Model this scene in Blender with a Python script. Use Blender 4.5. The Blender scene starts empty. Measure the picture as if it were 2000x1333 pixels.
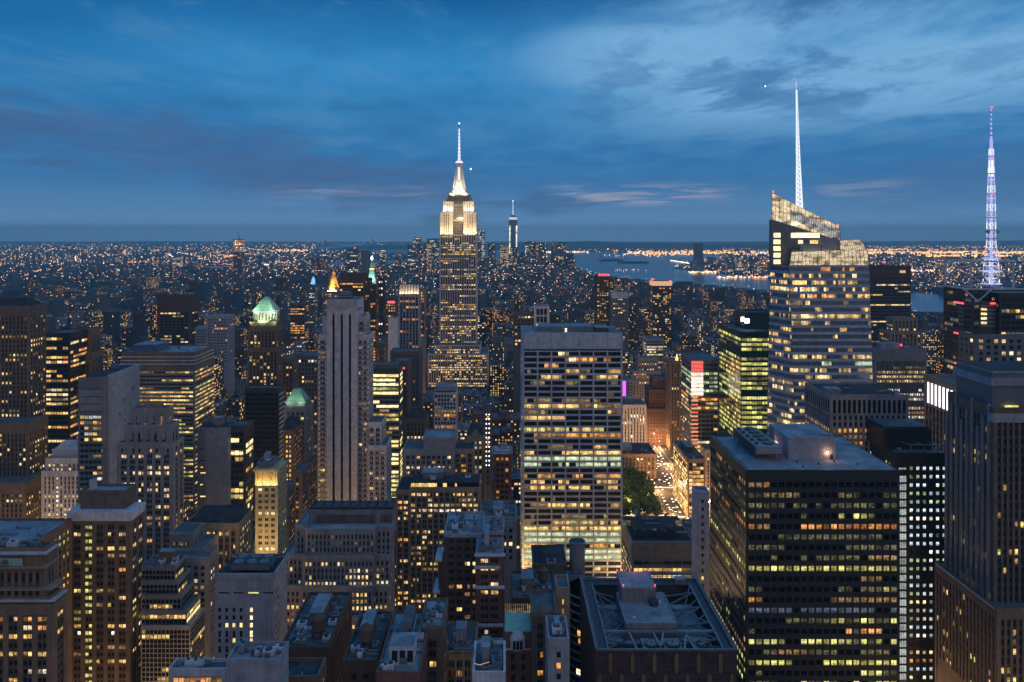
import bpy, math, random
import numpy as np
from mathutils import Vector

# ------------------------------------------------------------------ camera, sky, light, exposure
F, CX, CY, H = 1480.0, 985.0, 458.0, 258.0     # focal length and vanishing point of the photograph, eye height
S = bpy.context.scene
COL = S.collection
cam = bpy.data.objects.new('camera', bpy.data.cameras.new('camera'))
COL.objects.link(cam)
cam.location = (0, 0, H); cam.rotation_euler = (math.radians(90), 0, 0)
cam.data.lens = 36 * F / 2000; cam.data.sensor_width = 36
cam.data.shift_x = 0.0075; cam.data.shift_y = -0.104
cam.data.clip_start = 1; cam.data.clip_end = 90000
S.camera = cam
S.view_settings.view_transform = 'Standard'; S.view_settings.look = 'None'
S.view_settings.exposure = 0; S.view_settings.gamma = 1
S.cycles.use_denoising = True
S.cycles.max_bounces = 6; S.cycles.diffuse_bounces = 3; S.cycles.glossy_bounces = 3
S.cycles.volume_bounces = 0; S.cycles.sample_clamp_indirect = 3

class N:
    """tiny node-tree helper"""
    def __init__(s, tree): s.t = tree; s.n = tree.nodes; s.l = tree.links
    def new(s, typ, **kw):
        n = s.n.new(typ)
        for k, v in kw.items(): setattr(n, k, v)
        return n
    def put(s, sock, v):
        if isinstance(v, bpy.types.NodeSocket): s.l.new(v, sock)
        elif v is not None: sock.default_value = v
    def m(s, op, a, b=None, c=None, clamp=False):
        n = s.new('ShaderNodeMath', operation=op); n.use_clamp = clamp
        s.put(n.inputs[0], a); s.put(n.inputs[1], b); s.put(n.inputs[2], c)
        return n.outputs[0]
    def mix(s, f, a, b, typ='MIX'):
        n = s.new('ShaderNodeMix', data_type='RGBA', blend_type=typ)
        s.put(n.inputs[0], f)
        s.put(n.inputs[6], a if isinstance(a, bpy.types.NodeSocket) else (*a, 1)[:4])
        s.put(n.inputs[7], b if isinstance(b, bpy.types.NodeSocket) else (*b, 1)[:4])
        return n.outputs[2]
    def rng(s, v, a, b, c=0.0, d=1.0, smooth=True):
        n = s.new('ShaderNodeMapRange'); n.interpolation_type = 'SMOOTHSTEP' if smooth else 'LINEAR'
        s.put(n.inputs[0], v); n.inputs[1].default_value = a; n.inputs[2].default_value = b
        s.put(n.inputs[3], c); s.put(n.inputs[4], d)
        return n.outputs[0]
    def noise(s, vec, scale, detail=4, rough=.5, w=None, dist=0):
        n = s.new('ShaderNodeTexNoise', noise_dimensions='4D' if w is not None else '3D')
        s.put(n.inputs['Vector'], vec); n.inputs['Scale'].default_value = scale
        n.inputs['Detail'].default_value = detail; n.inputs['Roughness'].default_value = rough
        n.inputs['Distortion'].default_value = dist
        if w is not None: n.inputs['W'].default_value = w
        return n.outputs[0]
    def comb(s, x, y, z):
        n = s.new('ShaderNodeCombineXYZ')
        for i, v in enumerate((x, y, z)): s.put(n.inputs[i], v)
        return n.outputs[0]

world = bpy.data.worlds.new('World'); S.world = world; world.use_nodes = True
def make_sky():
    g = N(world.node_tree); g.n.clear()
    out = g.new('ShaderNodeOutputWorld'); bg = g.new('ShaderNodeBackground')
    g.l.new(bg.outputs[0], out.inputs[0])
    d = g.new('ShaderNodeTexCoord').outputs['Generated']
    sp = g.new('ShaderNodeSeparateXYZ'); g.l.new(d, sp.inputs[0])
    x, y, z = sp.outputs
    el = g.m('MAXIMUM', z, 0.0)
    ramp = g.new('ShaderNodeValToRGB'); g.l.new(el, ramp.inputs[0])
    e = ramp.color_ramp; pts = [(0.0, (.26, .50, .82)), (.03, (.115, .275, .52)), (.065, (.050, .190, .420)), (.10, (.034, .185, .440)), (.16, (.030, .205, .460)), (.215, (.030, .245, .560)),
                                (.30, (.002, .105, .320)), (.6, (.006, .185, .520)), (1.0, (.010, .205, .570))]
    e.elements[0].position, e.elements[0].color = pts[0][0], (*pts[0][1], 1)
    e.elements[1].position, e.elements[1].color = pts[-1][0], (*pts[-1][1], 1)
    for p, c in pts[1:-1]:
        k = e.elements.new(p); k.color = (*c, 1)
    sky = ramp.outputs[0]
    # physical sky, sun below the horizon
    ns = g.new('ShaderNodeTexSky', sky_type='NISHITA'); ns.sun_disc = False
    ns.sun_elevation = math.radians(-3); ns.sun_rotation = math.radians(150)
    sky = g.mix(1.0, sky, g.mix(1.0, ns.outputs[0], (.004, .004, .004), 'MULTIPLY'), 'ADD')
    # clouds lie on a plane high above
    zz = g.m('ADD', el, 0.05)
    px, py = g.m('DIVIDE', x, zz), g.m('DIVIDE', y, zz)
    v1 = g.comb(g.m('MULTIPLY', px, 0.5), g.m('MULTIPLY', py, 0.38), 0.0)
    big = g.noise(v1, 0.55, 3, .5, 3.1)
    n1 = g.noise(v1, 1.5, 9, .64, 1.3, .5)
    def blob(cx, cz, rx, rz):
        a, b_ = g.m('DIVIDE', g.m('SUBTRACT', x, cx), rx), g.m('DIVIDE', g.m('SUBTRACT', el, cz), rz)
        return g.rng(g.m('ADD', g.m('MULTIPLY', a, a), g.m('MULTIPLY', b_, b_)), 1.0, 0.0)
    puff = g.m('ADD', g.m('ADD', blob(.13, .225, .17, .05), blob(.47, .175, .20, .05)), blob(-.20, .20, .22, .045))
    c1 = g.rng(g.m('ADD', g.m('ADD', g.m('MULTIPLY', n1, .62), g.m('MULTIPLY', big, .48)), g.m('MULTIPLY', puff, .06)), .46, .63)
    side = g.rng(g.m('ADD', x, g.m('MULTIPLY', puff, .12)), -.05, .30)
    light_c = g.mix(side, (.060, .270, .560), (.200, .440, .730))
    sky = g.mix(g.m('MULTIPLY', g.m('MULTIPLY', c1, g.rng(el, .09, .17)), g.m('ADD', .3, g.m('MULTIPLY', side, .7))), sky, light_c)
    sky = g.mix(g.m('MULTIPLY', g.rng(x, -.28, -.56), g.m('MULTIPLY', g.rng(el, .13, .25), .75)), sky, (.006, .125, .350))
    n3 = g.noise(v1, 1.9, 9, .66, 9.4, .5)
    dk2 = g.m('MULTIPLY', g.rng(n3, .50, .60), g.m('MULTIPLY', g.rng(el, .10, .17), g.m('ADD', .15, g.m('MULTIPLY', g.rng(x, 0, .3), .5))))
    sky = g.mix(dk2, sky, (.034, .150, .370))
    n5 = g.noise(g.comb(g.m('MULTIPLY', px, .9), g.m('MULTIPLY', py, .55), 0.0), 2.3, 9, .66, 4.4, .4)
    sky = g.mix(g.m('MULTIPLY', g.rng(n5, .48, .64), g.m('MULTIPLY', g.rng(el, .03, .12), .30)), sky, (.110, .290, .520))
    sky = g.mix(g.m('MULTIPLY', g.rng(n5, .50, .36), g.m('MULTIPLY', g.rng(el, .03, .12), .34)), sky, (.022, .120, .320))
    # slate banks low down: one sinking from the left towards the tall spire, one low on the right
    v2 = g.comb(g.m('MULTIPLY', x, 10.0), g.m('MULTIPLY', z, 42.0), 0.0)
    n2 = g.noise(v2, 1.0, 9, .62, 7.7, .4)
    mid = g.m('ADD', .048, g.m('MULTIPLY', g.m('MAXIMUM', g.m('SUBTRACT', g.m('MULTIPLY', x, -1.0), .06), 0.0), .17))
    dd = g.m('ADD', g.m('DIVIDE', g.m('ABSOLUTE', g.m('SUBTRACT', el, mid)), .034), g.m('MULTIPLY', g.m('SUBTRACT', .5, n2), 5.5))
    bank = g.m('MULTIPLY', g.rng(dd, 1.5, .1), g.rng(x, .0, -.10))
    dr = g.m('ADD', g.m('DIVIDE', g.m('ABSOLUTE', g.m('SUBTRACT', el, .065)), .04), g.m('MULTIPLY', g.m('SUBTRACT', .5, n2), 4.5))
    bank2 = g.m('MULTIPLY', g.m('MULTIPLY', g.rng(dr, 1.2, .3), g.rng(x, .34, .48)), .5)
    dc = g.m('ADD', g.m('ADD', g.m('DIVIDE', g.m('ABSOLUTE', g.m('SUBTRACT', el, .042)), .016), g.m('DIVIDE', g.m('ABSOLUTE', g.m('SUBTRACT', x, .045)), .07)), g.m('MULTIPLY', g.m('SUBTRACT', .5, n2), 4.0))
    bank3 = g.m('MULTIPLY', g.rng(dc, 1.5, .5), .5)
    sky = g.mix(g.m('MULTIPLY', bank, .6), sky, (.066, .118, .262))
    bank2 = g.m('MULTIPLY', bank2, .6)
    sky = g.mix(bank2, sky, (.075, .145, .320))
    # thin pink-grey streaks just over the horizon
    v4 = g.comb(g.m('MULTIPLY', x, 9.0), g.m('MULTIPLY', z, 105.0), 0.0)
    n4 = g.noise(v4, 1.0, 8, .64, 2.2, .7)
    st = g.m('MULTIPLY', g.rng(n4, .43, .60), g.m('MULTIPLY', g.rng(el, .034, .044), g.rng(el, .070, .056)))
    stx = g.m('ADD', g.m('MULTIPLY', g.rng(x, .03, .10), g.rng(x, .32, .22)), g.m('MULTIPLY', g.rng(x, .37, .40, 0, .45), g.rng(x, .50, .44)))
    stx = g.m('ADD', stx, g.m('MULTIPLY', g.rng(x, -.36, -.22, 0, .45), g.rng(x, -.07, -.13)))
    sky = g.mix(g.m('MULTIPLY', g.m('MULTIPLY', st, stx), .8, clamp=True), sky, (.42, .40, .50))
    sky = g.mix(bank3, sky, (.038, .105, .240))
    # twilight side of the sky, behind the camera to the north-west
    back = g.m('ADD', g.m('MULTIPLY', y, -0.85), g.m('MULTIPLY', x, 0.45))
    sky = g.mix(g.rng(back, -0.02, 0.9), sky, (.34, .33, .38))
    g.l.new(sky, bg.inputs[0]); bg.inputs[1].default_value = 1.0
make_sky()

sun = bpy.data.objects.new('sun', bpy.data.lights.new('sun', 'SUN'))
COL.objects.link(sun)
sun.data.energy = 0.06; sun.data.angle = math.radians(40); sun.data.color = (1.0, .80, .86)
sun.rotation_euler = (math.radians(66), 0, math.radians(28))   # afterglow of the set sun, from behind the camera on the right

# ------------------------------------------------------------------ materials
MAT = {}
def principled(name, col, rough=.8, metal=0.0, spec=.3):
    m = bpy.data.materials.new(name); m.use_nodes = True
    g = N(m.node_tree); b = g.n['Principled BSDF']
    b.inputs['Base Color'].default_value = (*col, 1); b.inputs['Roughness'].default_value = rough
    b.inputs['Metallic'].default_value = metal; b.inputs['Specular IOR Level'].default_value = spec
    MAT[name] = m
    return m, g, b
def plain(name, col, var=.38, scale=.25, rough=.85, metal=0., spec=.3, streak=True):
    m, g, b = principled(name, col, rough, metal, spec)
    p = g.new('ShaderNodeNewGeometry').outputs['Position']
    n = g.noise(p, scale, 5, .6)
    mp = g.new('ShaderNodeMapping'); g.l.new(p, mp.inputs[0]); mp.inputs['Scale'].default_value = (1.3, 1.3, .06)
    n2 = g.noise(mp.outputs[0], 1.0, 3, .5)
    f = g.m('ADD', g.m('MULTIPLY', n, .6), g.m('MULTIPLY', n2, .4 if streak else 0.0))
    f = g.rng(f, .3, .7, 1 - var, 1 + var, False)
    c = g.mix(1.0, (*col, 1), g.comb(f, f, f), 'MULTIPLY')
    if 'roof' in name:                                # patched felt, seams and old puddle marks
        vo = g.new('ShaderNodeTexVoronoi', distance='CHEBYCHEV'); g.l.new(p, vo.inputs['Vector']); vo.inputs['Scale'].default_value = .16
        sc = g.new('ShaderNodeSeparateColor'); g.l.new(vo.outputs['Color'], sc.inputs[0])
        k = g.rng(sc.outputs[0], 0, 1, .72, 1.18, False); k = g.m('MULTIPLY', k, g.rng(g.noise(p, .5, 4, .7), .56, .62, 1.0, .62))
        c = g.mix(1.0, c, g.comb(k, k, k), 'MULTIPLY')
    g.l.new(c, b.inputs['Base Color'])
    return m
def lit(name, col, strength, contrast=.6, curtain=.35):
    """a lit room seen through its pane: a blind drawn part way down, uneven ceiling light, furniture as darker patches"""
    m, g, b = principled(name, (.02, .02, .02), .25, 0, .5)
    p = g.new('ShaderNodeNewGeometry').outputs['Position']
    s = g.new('ShaderNodeSeparateXYZ'); g.l.new(p, s.inputs[0])
    u = g.m('ADD', s.outputs[0], s.outputs[1])
    n = g.noise(g.comb(g.m('MULTIPLY', u, .8), 0.0, g.m('MULTIPLY', s.outputs[2], 1.0)), 1.1, 3, .7)
    n2 = g.noise(g.comb(g.m('MULTIPLY', u, .16), 5.0, g.m('MULTIPLY', s.outputs[2], .28)), 1.0, 2, .5)
    a1 = g.new('ShaderNodeAttribute', attribute_name='UVMap'); a2 = g.new('ShaderNodeAttribute', attribute_name='rnd')
    q = g.new('ShaderNodeSeparateXYZ'); g.l.new(a1.outputs['Vector'], q.inputs[0]); r = g.new('ShaderNodeSeparateXYZ'); g.l.new(a2.outputs['Vector'], r.inputs[0])
    has = r.outputs[1]; v = g.m('ADD', q.outputs[1], g.m('MULTIPLY', g.m('SUBTRACT', 1.0, has), .4))
    oi = g.new('ShaderNodeObjectInfo'); wn = g.new('ShaderNodeTexWhiteNoise', noise_dimensions='1D')
    g.l.new(g.m('ADD', g.m('MULTIPLY', r.outputs[0], 37.0), oi.outputs['Random']), wn.inputs[1])
    c = g.new('ShaderNodeSeparateColor'); g.l.new(wn.outputs[1], c.inputs[0])
    blind = g.m('MULTIPLY', g.m('MULTIPLY', c.outputs[0], c.outputs[0]), has)
    isb = g.m('GREATER_THAN', v, g.m('SUBTRACT', 1.0, blind))
    room = g.m('MULTIPLY', g.rng(n, .40, .54, 1 - contrast, 1.1), g.rng(v, .05, .5, .55, 1.1))
    f = g.m('ADD', g.m('MULTIPLY', room, g.m('SUBTRACT', 1.0, isb)), g.m('MULTIPLY', isb, g.m('ADD', .32, g.m('MULTIPLY', c.outputs[1], .45))))
    f = g.m('MULTIPLY', f, g.rng(n2, .35, .6, 1 - curtain, 1.15))
    bar = g.m('MULTIPLY', g.m('LESS_THAN', g.m('ABSOLUTE', g.m('SUBTRACT', q.outputs[0], .5)), .05), g.m('MULTIPLY', has, g.m('GREATER_THAN', c.outputs[2], .35)))
    f = g.m('MULTIPLY', f, g.m('SUBTRACT', 1.0, g.m('MULTIPLY', bar, .7)))
    f = g.m('MULTIPLY', f, g.m('ADD', .7, g.m('MULTIPLY', c.outputs[1], .6)))
    b.inputs['Emission Color'].default_value = (*col, 1)
    g.l.new(g.m('MULTIPLY', f, strength * 1.5), b.inputs['Emission Strength'])
    m.cycles.emission_sampling = 'NONE'
    return m
def glow(name, col, strength, sampling='NONE'):
    m, g, b = principled(name, (.05, .05, .05), .5)
    b.inputs['Emission Color'].default_value = (*col, 1); b.inputs['Emission Strength'].default_value = strength
    m.cycles.emission_sampling = sampling
    return m
for nm, c in dict(stone=(.255, .235, .24), pale_stone=(.46, .44, .475), grey_stone=(.19, .18, .19), brown_stone=(.155, .112, .086), dark_brown=(.095, .070, .055),
                  tan_stone=(.27, .21, .16), dark_brick=(.105, .062, .052), red_brick=(.17, .082, .066), dark_stone=(.10, .095, .10),
                  concrete=(.30, .30, .335), white_wall=(.50, .50, .55), yellow_stone=(.42, .34, .20), bronze=(.20, .12, .07)).items():
    plain(nm, c)
plain('black_metal', (.028, .027, .030), .2, rough=.45, spec=.5)
plain('grey_metal', (.16, .17, .19), .2, rough=.5, metal=.3)
plain('steel', (.30, .31, .33), .15, rough=.45, metal=.5)
plain('dark_metal', (.06, .062, .07), .2, rough=.5, metal=.2)
plain('roof', (.20, .23, .26), .45, .12, streak=False)
plain('dark_roof', (.075, .085, .10), .5, .15, streak=False)
plain('pale_roof', (.34, .40, .45), .3, .1, streak=False)
plain('copper', (.27, .43, .33), .3, .4, rough=.7)
plain('mint', (.25, .50, .42), .2, .4)
plain('gold', (.75, .42, .10), .15, .4, rough=.6)
plain('asphalt', (.075, .07, .07), .3, .05, streak=False)
plain('earth', (.030, .034, .040), .5, .004, streak=False)
plain('pavement', (.16, .155, .15), .2, .3, streak=False)
plain('bark', (.07, .05, .035), .3, 1)
plain('leaves', (.075, .10, .03), .45, .8, streak=False)
plain('wood', (.13, .085, .06), .3, 1.)
plain('paint', (.75, .75, .75), .1)
plain('hills', (.035, .05, .06), .4, .001, streak=False)
plain('far_wall_dark', (.045, .05, .065), .3, .02); plain('far_wall_grey', (.10, .10, .115), .3, .02); plain('far_wall_brown', (.095, .075, .07), .3, .02)
plain('ornate_brown', (.225, .135, .095)); plain('mauve_stone', (.105, .093, .10)); plain('slate_wall', (.19, .20, .235)); plain('panel_white', (.40, .43, .50)); plain('panel_grey', (.34, .38, .45))
def glass(name, col, rough=.12, spec=.55):
    m, g, b = principled(name, col, rough, 0, spec)
    p = g.new('ShaderNodeNewGeometry').outputs['Position']
    s = g.new('ShaderNodeSeparateXYZ'); g.l.new(p, s.inputs[0])
    u = g.m('ADD', s.outputs[0], s.outputs[1])
    n = g.noise(g.comb(g.m('MULTIPLY', u, .3), 0.0, g.m('MULTIPLY', s.outputs[2], .4)), 1.0, 3, .6)
    f = g.rng(n, .35, .65, .75, 1.3)
    g.l.new(g.mix(1.0, (*col, 1), g.comb(f, f, f), 'MULTIPLY'), b.inputs['Base Color'])
glass('glass', (.018, .020, .026)); glass('blue_glass', (.095, .125, .18), .15, .9); glass('green_glass', (.02, .05, .045), .12, .6)
glass('bronze_glass', (.075, .045, .045), .25, .8); glass('black_glass', (.008, .008, .010), .2, .3)
for nm, a in dict(L_y=((1., .62, .19), 1.05), L_p=((1., .74, .37), 1.15), L_a=((1., .42, .09), .95), L_o=((1., .33, .08), .8), L_w=((1., .90, .72), 1.35),
                  L_g=((.72, .90, .50), .85), L_v=((.88, .84, .22), .85), L_c=((.72, .82, .85), .75)).items():
    lit(nm, *a)
lit('L_n', (.74, .80, .74), .33, .4, .3); lit('L_d', (1., .60, .22), .25, .8, .6); lit('L_e', (.85, .78, .34), .13, .9, .7); lit('L_s', (.45, .55, .75), .16, .6, .5)
VAR = {}
for nm in 'ypaowgvcf': VAR['L_' + nm] = ['L_' + nm, 'L_' + nm + '_mid', 'L_' + nm + '_low']
for nm, a in dict(L_y=((1., .60, .18), 1.05), L_p=((1., .72, .34), 1.15), L_a=((1., .40, .08), .95), L_o=((1., .33, .08), .8), L_w=((1., .90, .72), 1.35),
                  L_g=((.72, .90, .50), .85), L_v=((.86, .78, .20), .85), L_c=((.72, .82, .85), .75), L_f=((.80, .90, .55), .62)).items():
    lit(nm + '_mid', a[0], a[1] * .58, .75, .5); lit(nm + '_low', a[0], a[1] * .30, .9, .6)
lit('L_b', (1., .78, .34), 1.35, .22, .15); lit('L_f', (.80, .92, .55), .58, .25, .2)
glow('lamp_white', (.85, .92, 1.0), 5); glow('lamp_warm', (1., .72, .40), 5); glow('lamp_red', (1., .06, .09), 3.0)
glow('lamp_magenta', (.8, .12, .9), 1.6); glow('lamp_violet', (.62, .62, 1.0), 2.0); glow('lamp_blue', (.15, .45, 1.), 1.6)
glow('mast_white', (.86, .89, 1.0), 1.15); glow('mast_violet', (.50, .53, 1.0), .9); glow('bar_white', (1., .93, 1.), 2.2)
glow('red_strip', (1., .12, .10), 1.1); glow('star_white', (1, .97, .92), 8)
glow('far_orange', (1., .38, .10), 4.4); glow('far_yellow', (1., .62, .22), 4.0); glow('far_white', (.95, .90, .85), 3.4)
glow('far_red', (1., .08, .10), 2.2); glow('far_green', (.5, 1., .7), 1.5); glow('far_dim', (1., .55, .28), .8)
glow('far_blue', (.4, .6, 1.), 1.4)

def facade_mat(name, wall, bay, flr, fx, fz, p, cols, glasscol=(.015, .018, .024), band=0.0, strength=1.0, roofcol=(.12, .14, .16)):
    """wall with a grid of real-size windows; each window is dark glass or a lit room"""
    m, g, b = principled(name, wall, .8)
    geo = g.new('ShaderNodeNewGeometry'); oi = g.new('ShaderNodeObjectInfo')
    s = g.new('ShaderNodeSeparateXYZ'); g.l.new(geo.outputs['Position'], s.inputs[0])
    nn = g.new('ShaderNodeSeparateXYZ'); g.l.new(geo.outputs['True Normal'], nn.inputs[0])
    side = g.m('GREATER_THAN', g.m('ABSOLUTE', nn.outputs[0]), .6)
    up = g.m('GREATER_THAN', nn.outputs[2], .5)
    u = g.m('ADD', g.m('MULTIPLY', side, s.outputs[1]), g.m('MULTIPLY', g.m('SUBTRACT', 1.0, side), s.outputs[0]))
    cu, cv = g.m('DIVIDE', u, bay), g.m('DIVIDE', s.outputs[2], flr)
    fu, fv = g.m('FRACT', cu), g.m('FRACT', cv)
    iu, iv = g.m('FLOOR', cu), g.m('FLOOR', cv)
    inu = g.m('LESS_THAN', g.m('ABSOLUTE', g.m('SUBTRACT', fu, .5)), fx / 2)
    inv = g.m('LESS_THAN', g.m('ABSOLUTE', g.m('SUBTRACT', fv, .5)), fz / 2)
    win = g.m('MULTIPLY', g.m('MULTIPLY', inu, inv), g.m('SUBTRACT', 1.0, up))
    blk = g.m('ADD', g.m('FLOOR', g.m('DIVIDE', s.outputs[0], 23.0)), g.m('MULTIPLY', g.m('FLOOR', g.m('DIVIDE', s.outputs[1], 31.0)), 17.0))
    seed = g.m('ADD', g.m('MULTIPLY', oi.outputs['Random'], 91.0), blk)
    wn = g.new('ShaderNodeTexWhiteNoise', noise_dimensions='4D')
    g.l.new(g.comb(iu, iv, side), wn.inputs[0]); g.l.new(seed, wn.inputs[1])
    wr = g.new('ShaderNodeTexWhiteNoise', noise_dimensions='2D'); g.l.new(g.comb(iv, blk, 0.0), wr.inputs[0])
    wb = g.new('ShaderNodeTexWhiteNoise', noise_dimensions='1D'); g.l.new(seed, wb.inputs[1])
    prob = g.m('MULTIPLY', p * 1.35, g.m('ADD', .25, g.m('MULTIPLY', g.m('POWER', wb.outputs[0], 2.0), 3.0)))
    prob = g.m('ADD', prob, g.m('MULTIPLY', g.m('GREATER_THAN', wr.outputs[0], .93), band))
    on = g.m('MULTIPLY', g.m('LESS_THAN', wn.outputs[0], prob), win)
    sc = g.new('ShaderNodeSeparateColor'); g.l.new(wn.outputs[1], sc.inputs[0])
    c = g.mix(g.m('GREATER_THAN', sc.outputs[0], .5), cols[0], cols[1])
    c = g.mix(g.m('GREATER_THAN', sc.outputs[1], .82), c, cols[2])
    n = g.noise(geo.outputs['Position'], .9, 3, .6)
    st = g.m('MULTIPLY', g.m('MULTIPLY', on, g.m('ADD', .25, sc.outputs[2])), g.rng(n, .35, .6, .45 * strength, 1.7 * strength))
    g.l.new(c, b.inputs['Emission Color']); g.l.new(st, b.inputs['Emission Strength'])
    n2 = g.noise(geo.outputs['Position'], .12, 5, .65)
    f = g.rng(n2, .3, .7, .65, 1.3, False)
    bc = g.mix(1.0, g.mix(wb.outputs[0], wall, tuple(k * .55 for k in wall)), g.comb(f, f, f), 'MULTIPLY')
    bc = g.mix(up, bc, g.mix(g.rng(n2, .4, .6), tuple(k * .5 for k in roofcol), tuple(k * 1.3 for k in roofcol)))
    bc = g.mix(win, bc, glasscol)
    g.l.new(bc, b.inputs['Base Color'])
    g.l.new(g.rng(win, 0, 1, .85, .2, False), b.inputs['Roughness'])
    m.cycles.emission_sampling = 'NONE'
warm, amb, pale, wht = (1., .60, .19), (1., .40, .10), (1., .76, .40), (.95, .92, .76)
INF = ['grey_front', 'brick_front', 'tan_front', 'dark_front', 'pale_front', 'brown_front', 'band_front', 'blue_front']
facade_mat('grey_front', (.17, .17, .19), 3.1, 3.5, .48, .5, .13, (warm, pale, amb), band=.5)
facade_mat('brick_front', (.115, .068, .055), 3.4, 3.2, .42, .5, .14, (warm, amb, pale), band=.3)
facade_mat('tan_front', (.21, .17, .14), 2.9, 3.4, .46, .52, .12, (warm, pale, amb), band=.4)
facade_mat('dark_front', (.045, .045, .05), 4.2, 3.9, .8, .5, .13, (warm, pale, wht), band=.6)
facade_mat('pale_front', (.30, .30, .34), 3.6, 3.6, .5, .5, .10, (pale, warm, wht), band=.3)
facade_mat('brown_front', (.12, .09, .078), 3.0, 3.1, .44, .5, .15, (amb, warm, pale), band=.3)
facade_mat('band_front', (.14, .15, .17), 2.2, 3.8, .92, .45, .16, (pale, warm, wht), band=.8)
facade_mat('blue_front', (.10, .12, .15), 3.3, 3.4, .6, .55, .11, (warm, wht, amb), band=.3)

# ------------------------------------------------------------------ mesh helpers
def X(px, D): return (px - CX) * D / F
def Z(py, D): return H - (py - CY) * D / F
def onz(px, py, z):                      # the point at height z seen at (px, py)
    D = (H - z) * F / (py - CY); return X(px, D), D
class MB:
    def __init__(s): s.v = []; s.f = []; s.k = []
    def face(s, pts, m):
        i = len(s.v); s.v.extend(tuple(p) for p in pts); s.f.append(tuple(range(i, i + len(pts)))); s.k.append(m)
    def hexa(s, p, m, top=None):         # p: 4 bottom points counter-clockwise from above, 4 top points
        i = len(s.v); s.v.extend(tuple(q) for q in p)
        for f in ((3, 2, 1, 0), (4, 5, 6, 7), (0, 1, 5, 4), (1, 2, 6, 5), (2, 3, 7, 6), (3, 0, 4, 7)):
            s.f.append(tuple(i + a for a in f)); s.k.append(top if top and f[0] == 4 else m)
    def box(s, x0, x1, y0, y1, z0, z1, m, top=None):
        s.hexa([(x0, y0, z0), (x1, y0, z0), (x1, y1, z0), (x0, y1, z0), (x0, y0, z1), (x1, y0, z1), (x1, y1, z1), (x0, y1, z1)], m, top)
    def frus(s, x0, x1, y0, y1, z0, X0, X1, Y0, Y1, z1, m, top=None):
        s.hexa([(x0, y0, z0), (x1, y0, z0), (x1, y1, z0), (x0, y1, z0), (X0, Y0, z1), (X1, Y0, z1), (X1, Y1, z1), (X0, Y1, z1)], m, top)
    def lathe(s, cx, cy, prof, m, n=16, top=None):   # prof: (radius, z) from the bottom up
        i = len(s.v)
        for r, z in prof:
            for k in range(n):
                a = 2 * math.pi * (k + .5) / n; s.v.append((cx + r * math.cos(a), cy + r * math.sin(a), z))
        for j in range(len(prof) - 1):
            for k in range(n):
                k2 = (k + 1) % n; s.f.append((i + j * n + k, i + j * n + k2, i + (j + 1) * n + k2, i + (j + 1) * n + k)); s.k.append(m)
        s.f.append(tuple(i + (len(prof) - 1) * n + k for k in range(n))); s.k.append(top or m)
    def bar(s, a, b, r, m):
        a, b = Vector(a), Vector(b); d = (b - a).normalized()
        u = d.cross(Vector((0, 0, 1)));
        u = Vector((1, 0, 0)) if u.length < .01 else u.normalized()
        w = d.cross(u) * r; u = u * r
        s.hexa([a - u - w, a + u - w, a + u + w, a - u + w, b - u - w, b + u - w, b + u + w, b - u + w], m)
    def build(s, name, parent=None, off=None):
        me = bpy.data.meshes.new(name); o3 = off or (parent.location if parent else (0, 0, 0))
        v = np.array(s.v, dtype=np.float64).reshape(-1, 3) - np.array(o3)
        me.from_pydata(v.tolist(), [], s.f)
        keys = sorted(set(s.k)); ix = {k: i for i, k in enumerate(keys)}
        for k in keys: me.materials.append(MAT[k])
        me.polygons.foreach_set('material_index', [ix[k] for k in s.k])
        me.update()
        o = bpy.data.objects.new(name, me); COL.objects.link(o)
        if parent: o.parent = parent
        elif off: o.location = off
        return o
def tag(o, label=None, cat=None, group=None, kind=None):
    if label: o['label'] = label
    if cat: o['category'] = cat
    if group: o['group'] = group
    if kind: o['kind'] = kind
    return o
def thing(name, label, cat, loc, group=None):
    o = bpy.data.objects.new(name, None); COL.objects.link(o); o.location = loc; o.empty_display_size = 1
    return tag(o, label, cat, group)

# ------------------------------------------------------------------ facades
PANES = {}
def pane_uv(me, rnds):
    n = len(rnds); uv = me.uv_layers.new(name='UVMap'); uv.data.foreach_set('uv', np.tile([0, 0, 1, 0, 1, 1, 0, 1], n).astype(np.float32))
    r = me.uv_layers.new(name='rnd'); a = np.ones((n, 4, 2), np.float32); a[:, :, 0] = np.array(rnds).reshape(-1, 1); r.data.foreach_set('uv', a.ravel())
def pane_mesh(kind, w, h, m):
    k = (kind, round(w, 2), round(h, 2), m)
    if k not in PANES:
        a, b = w / 2, h / 2
        q = {'F': [(-a, 0, -b), (a, 0, -b), (a, 0, b), (-a, 0, b)], 'R': [(0, -a, -b), (0, a, -b), (0, a, b), (0, -a, b)],
             'L': [(0, a, -b), (0, -a, -b), (0, -a, b), (0, a, b)]}[kind]
        me = bpy.data.meshes.new('window'); me.from_pydata(q, [], [(0, 1, 2, 3)]); me.materials.append(MAT[m]); pane_uv(me, [0.0]); PANES[k] = me
    return PANES[k]
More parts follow.
